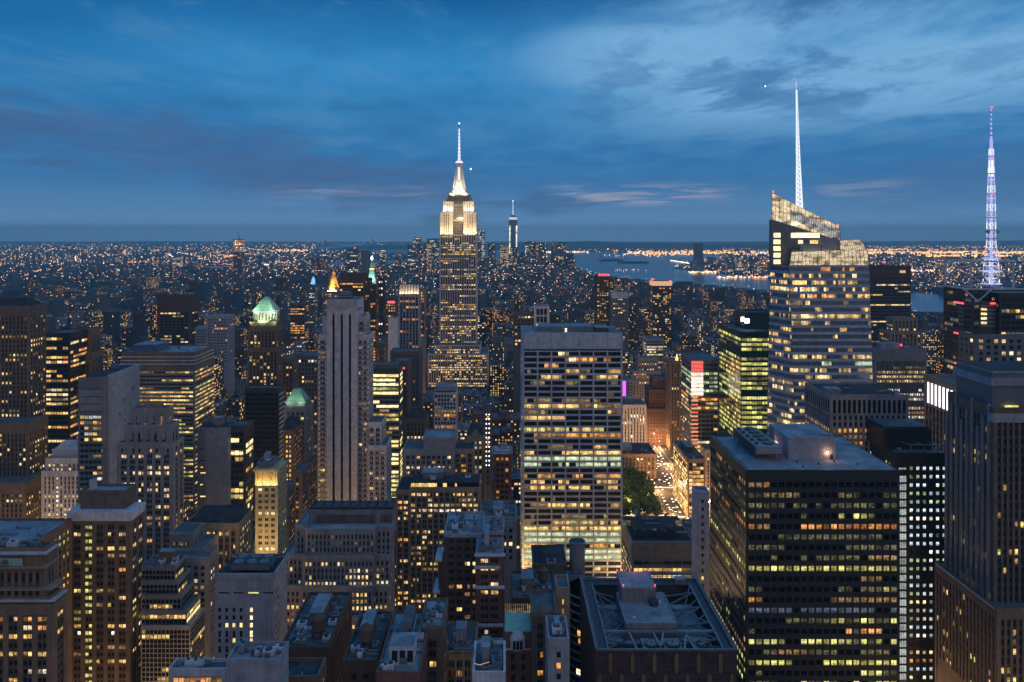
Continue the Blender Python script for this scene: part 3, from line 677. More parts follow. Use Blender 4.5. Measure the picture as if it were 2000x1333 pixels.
for k in range(4): flood('floodlight', (X(500 + 14 * k, 400), 380, Z(1100 , 400)), (X(505 + 10 * k, 400), 400, Z(1020, 400)), 950, (1., .68, .28), 5)
for k, (a, c, py, D, dep, seed) in enumerate([(549, 563, 955, 470, 14, 34), (572, 590, 925, 520, 24, 35), (585, 606, 905, 600, 20, 36)]):
    simple('brown_block', ['slim brown block tucked against the golden floodlit tower', 'brown block with small yellow windows along the narrow left avenue', 'tan block at the far end of the narrow left avenue'][k], 'office building',
           [(a, c, py, D, dep)], style(wall='brown_stone', bay=2.8, flr=3.2, fx=.5), Lit(seed, .4, .1, 'yya'), 1080)
# ---- the pale slotted tower
def slots(b):
    D = 580; z = Z(640, D)
    for px in (652, 668, 684):
        m = MB(); x = X(px, D); m.box(x - .75, x + .75, D - .9, D - .62, Z(985, D), Z(616, D), 'black_glass'); m.frus(x - .75, x + .75, D - .9, D - .62, Z(616, D), x - .15, x + .15, D - .9, D - .62, Z(612, D), 'black_glass'); b.part('window_slot', m)
        m = MB(); m.frus(x - 1.1, x + 1.1, D - 1.3, D - .7, Z(612, D), x - .4, x + .4, D - 1.0, D - .7, Z(600, D), 'pale_stone'); b.part('pinnacle', m)
    m = MB()
    m.box(X(638.5, D), X(698, D), D - 1.0, D + 20, Z(606, D), Z(604, D), 'pale_stone')
    for k in range(26):
        x = X(639 + k * 2.35, D); m.box(x - .2, x + .2, D - 1.1, D - .6, Z(604, D), Z(586, D), 'pale_stone')
    b.part('crown', m)
    m = MB(); x0, x1, y = X(658, D), X(681, D), D + 6
    for a in (x0, x1):
        for c in (y, y + 8): m.bar((a, c, Z(586, D)), (a, c, Z(575, D)), .3, 'dark_metal')
    for zz in (Z(580, D), Z(575, D)):
        m.bar((x0, y, zz), (x1, y, zz), .35, 'steel'); m.bar((x0, y + 8, zz), (x1, y + 8, zz), .35, 'steel'); m.bar((x1, y, zz), (x1, y + 8, zz), .3, 'steel')
    m.box(x0 + 1, x1 - 1, y + 1, y + 7, Z(586, D), Z(571, D), 'blue_glass')
    b.part('roof_frame', m)
pl = dict(st=style(wall='pale_stone', bay=30, flr=300, par=.8, pr=.3))
sh = style(wall='pale_stone', bay=4.4, flr=3.95, fx=.62, fz=.5, sub=2, pr=.3, sr=.3, edge=.5, top=3)
b = B('slotted_tower', 'tall pale stone tower with three black vertical slots in front of the floodlit spire', 'skyscraper', sh, Lit(37, .16, .0, 'ypd', stick=.1), 990)
b.tier(622, 638, 656, 583, 22); b.tier(698, 719, 656, 583, 22)
b.tier(630, 638, 620, 586, 18, z0=Z(656, 583), cons=False); b.tier(698, 714, 620, 586, 18, z0=Z(656, 583), cons=False)
b.tier(638, 698, 586, 580, 26, st=style(wall='pale_stone', bay=60, flr=400, par=.6, pr=.6), faces='F')
b.wall.box(X(638, 580), X(698, 580), 579.4, 580.1, 0, Z(586, 580), 'pale_stone')
b.tier(719, 745, 827, 583, 22); b.tier(719, 754, 872, 579, 26)
slots(b); clutter(b, 5, b.roofs[-2], 3, big=False); b.done()
# ---- big stepped stone block with the blue roof
def big_block(b):
    D = 352; m = MB(); z0, z1 = Z(1030, D), Z(995, D)
    m.box(X(603, D), X(768, D), D, D + 9, z0 - 4, z1, 'grey_stone', 'dark_roof'); b.part('screen_wall', m)
    for (a, c) in ((617, 732), (744, 764)):
        m = MB(); m.box(X(a, D), X(c, D), D - .2, D, z0, z1 - 2.5, 'brown_stone')
        for k in range(int((c - a) / 1.6)):
            x = X(a + k * 1.6, D); m.box(x, x + .12, D - .3, D - .2, z0, z1 - 2.5, 'dark_stone')
        b.part('louvre_screen', m)
    for k in range(9):
        m = MB(); x = X(612 + k * 17.5, D)
        m.bar((x, D + 2, z1 + .3), (x + 3, D + 8, z1 + .3), .3, 'steel'); m.box(x + .5, x + 3.3, D + 2, D + 6, z1, z1 + 1.5, 'grey_metal', 'dark_metal'); b.part('cooling_unit', m)
    m = MB(); m.bar((X(604, D), D + 1, z1 + .6), (X(767, D), D + 1, z1 + .6), .35, 'dark_metal'); m.bar((X(604, D), D + 8.6, z1 + .6), (X(767, D), D + 8.6, z1 + .6), .35, 'dark_metal'); b.part('roof_rail', m)
    m = MB(); m.frus(X(582, D), X(602, D), D + 4, D + 16, Z(1042, D), X(596, D), X(602, D), D + 9, D + 12, Z(1020, D), 'copper'); b.part('skylight', m)
wst = style(wall='stone', bay=1.82, flr=2.95, fx=.5, fz=.6, pr=.2, sr=.18, top=1.2, edge=.6, roof='pale_roof')
b = B('stepped_office_block', 'massive grey stone block with setbacks and a louvred blue roof in the foreground', 'office building', wst, Lit(38, .22, .1, 'dype', stick=.3,), 1205)
L1 = Lit(381, .25, 0, 'ed', stick=.2); L2 = Lit(382, .4, 0, 'dpy', stick=.5, rows={1: (.35, 'ep'), 2: (.4, 'yp'), 3: (.8, 'py')}); L3 = Lit(383, .5, 0, 'ypd', stick=.4, rows={0: .25, 1: (.7, 'yp'), 2: (.95, 'py'), 3: .2})
b.tier(597, 733, 1037, 343, 18, lit=L1, vis=1088); b.tier(734, 765, 1032, 345, 9, lit=L1, vis=1088); b.tier(577, 597, 1030, 348, 20, lit=L1, vis=1080)
b.tier(592, 731, 1090, 339, 8, lit=L2, vis=1148, cons=False); b.tier(731, 763, 1088, 341, 8, lit=L2, vis=1148, cons=False); b.tier(554, 592, 1087, 344, 24, lit=L2, vis=1148)
b.tier(588, 729, 1150, 335, 8, lit=L3, vis=1205, cons=False); b.tier(729, 760, 1148, 337, 8, lit=L3, vis=1205, cons=False); b.tier(556, 588, 1148, 340, 8, lit=L3, vis=1205, cons=False)
b.tier(652, 745, 1212, 330, 9, lit=Lit(384, .4, .2, 'vy', rows={2: (.9, 'vy'), 3: .7}), vis=1330)
big_block(b); b.done()
# ---- grey slab with roof fans
def grey_slab(b):
    D = 290; z = Z(1128, D)
    for k, px in enumerate((429, 443, 457, 471, 491)):
        for j in range(9):
            if k < 4 and j > 5 and (k + j) % 3 == 0: continue
            py = 1187 + j * 15
            w = MB(); x = X(px, D); tall = j in (3, 5, 6)
            w.box(x - .5, x + .5, D - .05, D + .01, Z(py + (12 if tall else 8), D), Z(py, D), ('L_p' if k == 4 and j < 5 else 'L_y' if (j == 2 and k in (1, 2, 3)) or (j, k) == (4, 2) else 'glass')); b.part('window', w)
    for k in range(4):
        w = MB(); x = X(427 + k * 29, D); w.box(x, x + 3.9, D - .05, D + .01, Z(1159, D), Z(1156.5, D), 'L_v' if k == 2 else 'black_glass'); b.part('louvre', w)
    for k in range(16):
        w = MB(); y = D + 2 + (k % 2) * 3; zz = z - 6 - (k // 2) * 3.2; x = X(535, D); w.box(x, x + .06, y, y + 1, zz - 1.6, zz, 'glass'); b.part('window', w)
    m = MB(); x0, x1 = X(443, D), X(520, D)
    m.box(x0, x1, D + 4, D + 14, z + 1, z + 3, 'grey_metal', 'dark_metal')
    m.bar((x0 - 3, D + 2, z + 2.5), (x1 + 3, D + 15, z + 3), .2, 'dark_metal'); m.bar((x1 + 3, D + 2, z + 2.5), (x0 - 3, D + 15, z + 3), .2, 'dark_metal'); b.part('fan_deck', m)
    for k in range(3):
        for j in range(2):
            m = MB(); m.lathe(x0 + 2.5 + k * 5, D + 6.4 + j * 4.8, [(2.0, z + 3), (1.9, z + 3.7)], 'blue_glass', 16, 'pale_roof')
            for q in range(4):
                a = q * math.pi / 4; m.bar((x0 + 2.5 + k * 5 - 1.8 * math.cos(a), D + 6.4 + j * 4.8 - 1.8 * math.sin(a), z + 3.8), (x0 + 2.5 + k * 5 + 1.8 * math.cos(a), D + 6.4 + j * 4.8 + 1.8 * math.sin(a), z + 3.8), .12, 'steel')
            b.part('fan', m)
simple('grey_slab_block', 'plain concrete slab with six fans sunken in its roof beside the stepped stone block', 'office building',
       [(420, 535, 1128, 290, 18)], style(wall='concrete', bay=80, flr=400, roof='dark_roof', par=1.6), Lit(39, 0), extra=grey_slab, faces='FR')
simple('tiled_roof_block', 'near grey panelled roof block at the bottom edge below the concrete slab', 'office building',
       [(443, 546, 1295, 200, 8.5)], style(wall='concrete', bay=1.6, flr=200, fx=.06, fz=.98, pr=.08, sr=0, roof='pale_roof', top=1.5, par=1.2, dark='dark_metal' if False else 'glass'), Lit(40, 0), clut={0: dict(n=4, big=False)})
simple('shop_block', 'low flat roofed building with a warm lit top floor at the bottom edge', 'shop building',
       [(330, 442, 1312, 212, 5)], style(wall='pale_stone', bay=1.5, flr=3.0, fx=.85, fz=.7, pr=.1, sr=.1, top=1.2, roof='roof'), Lit(41, .8, 0, 'aod', rows={0: (.9, 'ao')}, stick=.7), clut={0: dict(n=3, big=False)})
# ---- bottom centre roofs
def pent(b):
    D = 221; z = Z(1318, 220)
    m = MB(); x0, x1 = X(756, D), X(805, D); m.box(x0, x1, D + 4, D + 12, z, z + 5.6, 'white_wall', 'pale_roof'); b.part('penthouse', m)
    for k in range(3):
        w = MB(); a = x0 + .8 + k * 2.3; w.box(a, a + 1.7, D + 3.9, D + 4, z + .9, z + 4.3, 'glass'); b.part('window', w)
    m = MB(); m.box(X(765, D), X(786, D), D + 20, D + 32, z, z + 4.2, 'grey_stone', 'roof'); b.part('bulkhead', m)
    m = MB(); m.box(X(790, D), X(815, D), D + 17, D + 18.5, z, z + 2.2, 'white_wall', 'pale_roof'); m.box(X(790, D), X(793, D), D + 18.5, D + 30, z, z + 2.2, 'steel'); b.part('duct', m)
simple('brick_roof_block', 'red brick building with a long blue grey roof and white penthouse at the bottom', 'apartment building',
       [(737, 818, 1318, 220, 36)], style(wall='red_brick', bay=2.2, flr=3.1, fx=.5, fz=.55, roof='pale_roof', par=1), Lit(42, .1, 0, 'yd'), extra=pent, clut={0: dict(n=10, big=False)})
simple('brick_side_block', 'brick wing with paired yellow windows right of the long blue grey roof', 'apartment building',
       [(821, 864, 1232, 243, 20)], style(wall='brown_stone', bay=3.6, flr=3.2, fx=.7, fz=.6, sub=3, roof='pale_roof'), Lit(43, .4, 0, 'yp', rows={0: (.9, 'p'), 3: (.6, 'y'), 5: (.8, 'y'), 1: .0}), clut={0: dict(n=4, big=False)})
simple('tank_roof_block', 'dark brick building with a rooftop water tank near the bottom centre', 'apartment building',
       [(672, 735, 1295, 232, 30)], style(wall='dark_brick', bay=3, flr=3.2, fx=.45, roof='roof'), Lit(44, .08, 0, 'y'), clut={0: dict(n=8, tank=1)})
simple('pipe_roof_block', 'dark roof laced with pale pipes and a round tank left of bottom centre', 'office building',
       [(548, 640, 1268, 250, 38)], style(wall='dark_brick', bay=3, flr=3.2, fx=.45, roof='roof'), Lit(45, .08, .02, 'y'), clut={0: dict(n=18, tank=1)})
def pinnacle(b):
    m = MB(); x = X(590, 214); m.frus(x - 2.2, x + 2.2, 212, 216, 100, x - .1, x + .1, 213.8, 214.2, Z(1312, 214), 'pale_stone'); b.part('spire', m)
    m = MB(); m.lathe(X(565, 215), 215, [(3.2, 100), (3.2, Z(1322, 215)), (.3, Z(1312, 215))], 'brown_stone', 16); b.part('turret', m)
simple('turreted_building', 'brown building with a pale stone pinnacle poking in at the bottom edge', 'building',
       [(545, 620, 1326, 212, 9)], style(wall='brown_stone', bay=3, flr=3.2, roof='dark_roof'), Lit(46, 0), extra=pinnacle)
# ---- brick apartment towers, centre
def brick_trim(b):
    for (a, c, py, D) in ((928, 985, 1083, 285), (928, 975, 1107, 284.4), (928, 984, 1146, 284.2), (928, 984, 1220, 284), (928, 984, 1248, 283.8)):
        m = MB(); z = Z(py, D); m.box(X(a, D) - .3, X(c, D) + .3, D - 1.1, D + .2, z - .4, z + .35, 'pale_stone'); b.part('cornice', m)
    for (px, p1, p2, D) in ((857, 1080, 1097, 298), (853, 1135, 1160, 298)):
        m = MB(); x = X(px, D); m.box(x - 1.5, x + 1.2, D, D + 12, Z(p2, D), Z(p2, D) + .8, 'white_wall'); b.part('cornice', m)
b = B('dark_brick_apartments', 'near black brick apartment slab with blue rimmed roofs in front of the stone office block', 'apartment building',
      style(wall='dark_brick', bay=3.1, flr=3.0, fx=.62, fz=.5, sub=2, pr=.2, sr=.18, roof='pale_roof', band='concrete', top=.6, par=.8), Lit(47, .16, .02, 'ydy', stick=.2, rows={2: .3, 3: (.6, 'p'), 10: .15}), 1290)
b.tier(868, 942, 1046, 300, 24); b.tier(858, 868, 1095, 300, 20); b.tier(853, 858, 1160, 300, 20, cons=False)
m = b.part('roof_pad', MB()); m.box(X(875, 303), X(880, 303), 305, 309, Z(1046, 300), Z(1046, 300) + 2, 'grey_metal'); clutter(b, 9, b.roofs[0], 6, big=False); b.done()
b = B('stepped_brick_apartments', 'narrow red brick apartment tower with pale cornice lines right of the near black slab', 'apartment building',
      style(wall='red_brick', bay=4.6, flr=2.95, fx=.7, fz=.5, sub=2, pr=.2, sr=.18, roof='pale_roof', band='concrete', top=.8, par=.6), Lit(48, .33, .0, 'ypd', stick=.2, rows={1: (.7, 'y'), 2: .5, 6: .3, 8: (.4, 'o'), 9: (.7, 'w'), 14: .3}), 1310)
b.tier(930, 982, 1083, 285, 15); b.tier(944, 984, 1040, 301, 16, cons=True); brick_trim(b)
m = b.part('bulkhead', MB()); m.box(X(946, 290), X(955, 290), 290, 299, Z(1083, 285), Z(1083, 285) + 6, 'concrete', 'pale_roof')
clutter(b, 19, b.roofs[0], 5, big=False); clutter(b, 20, b.roofs[1], 4, big=False); b.done()
def arcade(b):
    D = 262
    for k in range(6):
        m = MB(); x = X(874 + k * 10, D); m.lathe(x, D - .2, [(.25, Z(1322, D)), (.25, Z(1306, D)), (.4, Z(1304, D))], 'tan_stone', 8); b.part('column', m)
    m = MB()
    for k in range(12):
        x = X(869 + k * 5.6, D); m.lathe(x, D - .3, [(.35, Z(1276, D)), (.35, Z(1272, D)), (.05, Z(1269, D))], 'brown_stone', 8)
    b.part('balustrade', m)
simple('arcaded_building', 'low tan building with orange windows over an arcade between the two brick towers', 'building',
       [(867, 928, 1277, 262, 20)], style(wall='tan_stone', bay=2.9, flr=3.3, fx=.68, fz=.65, sub=2, top=1.8), Lit(49, .25, 0, 'oa', rows={0: (.6, 'oa'), 1: (.3, 'a')}, stick=.3), extra=arcade, clut={0: dict(n=7)})
simple('courtyard_block', 'small white roof terrace strung with warm lights at the bottom edge', 'building',
       [(925, 985, 1318, 212, 16)], style(wall='white_wall', bay=3, flr=3.2, roof='roof'), Lit(50, .2, 0, 'y'),
       extra=lambda b: b.part('light_string', (lambda m: ([m.bar((X(927 + k * 3.2, 214), 213 + abs(k - 3) * .25, Z(1318, 212) + 2.2), (X(930.2 + k * 3.2, 214), 213 + abs(k - 2) * .25, Z(1318, 212) + 2.2), .05, 'far_dim') for k in range(9)], m)[1])(MB())), clut={0: dict(n=5)})
# ---- stone block with many lit windows, centre
LS = Lit(51, .38, .25, 'ypyd', stick=.45, rows={0: (.75, 'y'), 1: (.6, 'p'), 3: (.85, 'pw'), 6: (.4, 'p'), 7: .5, 5: (.45, 'p')})
b = B('many_windowed_block', 'broad tan stone office block full of lit windows left of the gridded white tower', 'office building',
      style(wall='tan_stone', bay=3.25, flr=3.0, fx=.66, fz=.56, sub=2, pr=.22, sr=.2, edge=.4, top=1.6, roof='dark_roof'), LS, 1180)
b.tier(800, 936, 955, 425, 24); b.tier(774, 800, 960, 428, 26, lit=Lit(52, .4, .1, 'yya'))
b.tier(788, 886, 880, 455, 22, lit=Lit(53, .25, .05, 'yp', rows={4: .6, 5: .8}), st=style(wall='stone', bay=3.2, flr=3.1, fx=.6, sub=2)); b.tier(827, 886, 858, 456, 20, z0=Z(880, 455), cons=False, st=style(wall='stone', bay=60, flr=100, roof='pale_roof'))
b.tier(886, 925, 880, 458, 18, lit=Lit(54, .15, 0, 'a'))
m = b.part('top_gallery', MB()); m.box(X(802, 426), X(934, 426), 427, 440, Z(955, 425), Z(943, 425), 'dark_metal', 'dark_roof')
for k in range(34):
    w = MB(); x = X(803 + k * 3.9, 427); w.box(x, x + .95, 426.95, 427, Z(953, 425), Z(946, 425), 'L_y' if k < 13 or k in (16, 17, 22) else 'glass'); b.part('window', w)
clutter(b, 31, b.roofs[0], 14, z=Z(943, 425)); b.done()
def whitegrid(b):
    D = 800; m = MB(); m.box(X(850, D), X(890, D), D + 3, D + 20, Z(765, D), Z(755, D), 'concrete', 'pale_roof'); b.part('bulkhead', m)
simple('white_grid_tower', 'slim white gridded tower with salmon lit windows below the floodlit spire', 'office building',
       [(848, 891, 768, 800, 25)], style(wall='white_wall', bay=3.4, flr=4.0, fx=.68, fz=.7, pr=.3, sr=.28, edge=.3, top=1), Lit(55, .25, .1, 'dds', rows={0: (.2, 'o'), 4: (.8, 'd'), 5: (.9, 'da'), 8: (.7, 'da'), 3: .5}), 865, extra=whitegrid)
simple('bright_glass_tower', 'glass office tower with almost every floor blazing yellow right of the slotted tower', 'office building',
       [(720, 781, 722, 700, 18), (724, 775, 712, 704, 12, dict(st=style(wall='grey_metal', par=.5)))], style(wall='dark_metal', bay=2.9, flr=4.05, fx=.93, fz=.62, pr=.08, sr=.12, top=3.5, span='grey_metal'),
       Lit(56, .9, .2, 'bbbv', stick=.9, rows={0: (1, 'b'), 2: (1., 'b'), 3: .95, 8: (.2, 'd'), 9: (.8, 'y'), 11: (.5, 'de'), 12: (.5, 'y'), 13: (.3, 'd')}), 960)
def sign_red(b):
    m = MB(); D = 740; m.box(X(774, D), X(791, D), D - .5, D, Z(721, D), Z(717, D), 'red_strip'); b.part('sign_panel', m)
simple('dark_slim_tower', 'dark slim tower with a glowing red sign right of the blazing yellow offices', 'skyscraper',
       [(771, 797, 706, 740, 22)], style(wall='brown_stone', bay=4, flr=4, fx=.4, top=8), Lit(57, .1, 0, 'ya'), 800, extra=sign_red)
simple('brown_hip_tower', 'brown tower with dark hipped roof and amber attic left of the white gridded tower', 'office building',
       [(791, 832, 820, 640, 20)], style(wall='brown_stone', bay=3.2, flr=3.5, fx=.5), Lit(58, .08, 0, 'a', rows={0: (.3, 'a'), 3: (.8, 'p')}), 880,
       extra=lambda b: b.part('hipped_roof', (lambda m: (m.frus(X(790, 640), X(833, 640), 640, 660, Z(820, 640) + 1, X(803, 640), X(822, 640), 647, 653, Z(800, 640), 'dark_roof'), m)[1])(MB())))
def gable(b):
    D = 520; m = MB(); x = X(929, D); m.frus(x - 3.5, x + 3.5, D - .5, D + 1, Z(853, D), x - .3, x + .3, D - .5, D + 1, Z(838, D), 'tan_stone'); b.part('gable', m)
    m = MB(); m.frus(X(912, D), X(946, D), D, D + 14, Z(853, D) + 1, X(920, D), X(938, D), D + 5, D + 9, Z(832, D), 'dark_roof'); b.part('hipped_roof', m)
simple('gabled_building', 'small tan building with a pointed gable beside a string of white lamps', 'building',
       [(912, 946, 853, 520, 15)], style(wall='tan_stone', bay=3, flr=3.3, fx=.45), Lit(59, .2, 0, 'p', rows={2: .7, 5: .6}), 925, extra=gable)
def cornice2(b):
    D = 500; m = MB(); m.box(X(964, D) - 1, X(998, D) + 1, D - 1, D + 14, Z(886, D), Z(882, D), 'pale_stone'); b.part('cornice', m)
simple('corniced_building', 'narrow brick building with pale cornice and orange windows left of the gridded white tower', 'building',
       [(964, 998, 884, 500, 15)], style(wall='red_brick', bay=3.4, flr=3.6, fx=.55), Lit(60, .35, 0, 'aod'), 955, extra=cornice2, clut={0: dict(n=5)})
b = B('grey_mansard_block', 'long grey block with a small dormered attic under the corniced brick building', 'building', style(wall='stone', bay=3.4, flr=3.6, fx=.5, roof='roof'), Lit(61, .08, 0, 'p'), 1050)
b.tier(938, 1008, 1020, 400, 30); clutter(b, 77, b.roofs[0], 16); b.done()
# ---- the gridded white tower
D = 560
rows = {0: (.12, 'ap'), 1: (.45, 'ap'), 2: (.25, 'a'), 3: (.5, 'ey'), 4: (.4, 'ey'), 5: (.4, 'ed'), 6: (.35, 'ed'), 7: (.25, 'ed'), 8: (.25, 'd'), 9: (.6, 'ydv'), 10: (.55, 'yd'), 11: (.85, 'y'), 12: (.15, 'v'),
        13: (.75, 'vy'), 14: (.5, 'da'), 15: (.15, 'd'), 16: (.3, 'dy'), 17: (.85, 'y'), 18: (1., 'f'), 19: (.4, 'f'), 20: (.3, 'd'), 21: (.8, 'ya'), 22: (.7, 'yp'), 23: (.55, 'y'), 24: (.1, 'e'), 25: (.5, 'yd'), 26: (.5, 'yd'),
        27: (.1, 'd'), 28: (.35, 'vd'), 29: (.45, 'yv'), 30: (.9, 'y'), 31: (1., 'f'), 32: (1., 'f'), 33: (.4, 'ya'), 34: (1., 'f'), 35: (1., 'f'), 36: (.4, 'y'), 37: (.5, 'ya'), 38: (.1, 'd')}
b = B('gridded_white_tower', 'broad white gridded office tower with seven bays of glowing floors in the centre', 'skyscraper',
      style(wall='panel_white', bay=(X(1214, D) - X(1022, D)) / 7 / 4, flr=4.31, fx=1., fz=.68, sub=1, pr=0, sr=.5, edge=1.0, top=12.6, par=.8, roof='pale_roof'), Lit(62, .3, 0, 'yd', rows=rows, stick=.72), 1140)
x0, x1, z = b.tier(1020, 1216, 652, D, 42, faces='FL')
for k in range(8):
    m = MB(); x = x0 + 1.0 + (x1 - x0 - 2) * k / 7; m.box(x - .55, x + .55, D - .75, D - .45, 0, z - 12, 'panel_white'); m.box(x - .08, x + .08, D - .62, D - .5, z - 12, z + .5, 'dark_metal'); b.part('mullion', m)
m = b.part('louvre_band', MB()); m.box(x0 + 1, x1 - 1, D - .6, D - .5, z - 12.2, z - 11.2, 'black_glass')
m = b.part('bulkhead', MB()); m.box(x0 + 13, x1 - 20, D + 12, D + 34, z, z + 4, 'grey_metal', 'pale_roof')
m = b.part('cooling_tower', MB()); m.box(x1 - 19, x1 - 9, D + 10, D + 30, z, z + 3.4, 'dark_metal', 'pale_roof')
m = b.part('roof_lamp', MB()); m.box(x0 + 32, x0 + 33.4, D + 5, D + 5.4, z + .8, z + 3.4, 'L_w')
m = b.part('sunken_deck', MB()); m.box(x1 - 8, x1 - 1, D + 3, D + 38, z + .02, z + .4, 'black_metal')
clutter(b, 88, b.roofs[0], 6, big=False); b.done()

def lamp_strings(b):
    D = 560
    for px in (950, 955.5):
        for k in range(12):
            m = MB(); z = Z(809 + k * 9, D); x = X(px, D); m.lathe(x, D - .5, [(.2, z - .5), (.45, z - .1), (.2, z + .3)], 'lamp_white' if k % 4 else 'lamp_warm', 6); b.part('lamp', m)
simple('scaffolded_building', 'narrow dark building hung with two strings of round white lamps', 'building', [(946, 960, 803, 560, 14)], style(wall='dark_stone', bay=4, flr=4), Lit(300, .1, 0, 'a'), 915, extra=lamp_strings)
# ---- floodlit spire tower (art deco, centre)
def spire_tower():
    D = 1300; dep = 42
    st = style(wall='pale_stone', bay=3.9, flr=3.75, fx=.62, fz=.6, pr=.5, sr=.08, span='black_metal', top=1, par=1, edge=1.5)
    b = B('spired_skyscraper', 'tallest stepped stone skyscraper with a white floodlit crown and mast', 'skyscraper', st,
          Lit(70, .24, .42, 'pyyd', stick=.6), 760)
    b.tier(836, 953, 692, D - 18, 78, lit=Lit(71, .5, .2, 'ypy', stick=.2)); b.tier(848, 938, 675, D - 10, 62, z0=Z(692, D - 18), lit=Lit(72, .5, .1, 'ypy', stick=.2), cons=False)
    b.tier(859, 931, 459, D, dep, z0=0, cons=False)
    pale = style(wall='pale_stone', bay=3.3, flr=3.75, fx=.4, fz=.6, pr=.6, sr=.1, span='stone', top=3, par=.8, edge=5)
    z0 = Z(458, D)
    for a, c in ((860, 884), (906, 930)): b.tier(a, c, 415, D + 1, dep - 2, z0=z0, st=pale, lit=Lit(73, .04, 0, 'p'), cons=False)
    b.tier(884, 906, 400, D + 7, dep - 14, z0=z0, st=style(wall='stone', bay=3.2, flr=3.75, fx=.5, fz=.6, pr=.5, sr=.1, edge=.8), lit=Lit(74, .12, 0, 'p'), cons=False)
    for a, c in ((866, 885), (905, 925)): b.tier(a, c, 394, D + 6, dep - 12, z0=Z(415, D), st=pale, lit=Lit(75, 0), cons=False)
    b.tier(870, 920, 386, D + 8, dep - 16, z0=Z(415, D), st=style(wall='stone', bay=4, flr=9, fx=.5, fz=.8), lit=Lit(76, 0), cons=False)
    m = b.part('observation_deck', MB()); cx = X(895.5, D); cy = D + 21
    m.box(X(875, D), X(916, D), D + 6, D + 36, Z(393, D), Z(381, D), 'dark_metal'); m.box(X(874, D), X(917, D), D + 5, D + 37, Z(381, D), Z(379, D), 'grey_stone'); m.box(X(877, D), X(914, D), D + 8, D + 34, Z(379, D), Z(376, D), 'stone')
    m = b.part('mooring_mast', MB())
    prof = [(15.5, Z(376, D)), (13, Z(371, D)), (10.5, Z(366, D)), (8.6, Z(356, D)), (7.4, Z(346, D)), (6.4, Z(335, D)), (6.1, Z(323, D)), (6.3, Z(322, D)), (6.4, Z(317, D)), (4.8, Z(313.5, D)), (2.0, Z(310, D))]
    m.lathe(cx, cy, prof, 'pale_stone', 24)
    for k in range(8):
        a = 2 * math.pi * (k + .5) / 8
        m.frus(cx + 12 * math.cos(a) - 1, cx + 12 * math.cos(a) + 1, cy + 12 * math.sin(a) - 1, cy + 12 * math.sin(a) + 1, Z(376, D), cx + 6.2 * math.cos(a) - .6, cx + 6.2 * math.cos(a) + .6, cy + 6.2 * math.sin(a) - .6, cy + 6.2 * math.sin(a) + .6, Z(330, D), 'white_wall')
    m = b.part('lantern', MB()); m.lathe(cx, cy, [(6.6, Z(316.5, D)), (6.5, Z(314, D)), (3.6, Z(311.5, D))], 'mast_white', 20)
    m = b.part('mast_window_strip', MB()); m.box(cx - 1.6, cx + 1.6, cy - 8.2, cy - 7, Z(350, D), Z(325, D), 'mast_white')
    m = b.part('antenna', MB())
    zz = Z(311, D); seg = 9
    for k in range(seg):
        a, c = zz + (Z(247, D) - zz) * k / seg, zz + (Z(247, D) - zz) * (k + 1) / seg; r = 2.5 - 1.5 * k / seg
        m.lathe(cx, cy, [(r, a), (r * .92, c - 1.2)], 'mast_white', 10); m.lathe(cx, cy, [(r * .6, c - 1.2), (r * .6, c)], 'mast_violet', 8)
    m.lathe(cx, cy, [(.45, Z(247, D)), (.4, Z(239, D))], 'dark_metal', 8); m.lathe(cx, cy, [(.3, Z(239, D)), (1.0, Z(238, D)), (1.0, Z(237, D)), (.2, Z(236, D))], 'lamp_white', 8)
    b.done()
    for px in (864, 872, 880, 910, 918, 926): flood('floodlight', (X(px, D), D - 3.5, Z(459, D)), (X(px, D), D + 1.5, Z(440, D)), 4200, (1., .66, .22), 5)
    for px in (869, 878, 912, 921): flood('floodlight', (X(px, D), D + 2, Z(415, D) + 1), (X(px, D), D + 6, Z(398, D)), 2600, (1., .84, .5), 5)
    for s_ in (-1, 1): flood('floodlight', (X(895.5 + 14 * s_, D), D - 2, Z(381, D)), (X(895.5, D), D + 20, Z(352, D)), 8500, (1., .86, .52), 5)
    flood('floodlight', (X(895.5, D), D + 1, Z(380, D)), (X(895.5, D), D + 21, Z(340, D)), 4500, (1., .86, .52), 5)
    flood('floodlight', (X(895.5, D), D - 45, Z(425, D)), (X(895.5, D), D + 5, Z(420, D)), 17000, (1., .72, .32), 8)
spire_tower()
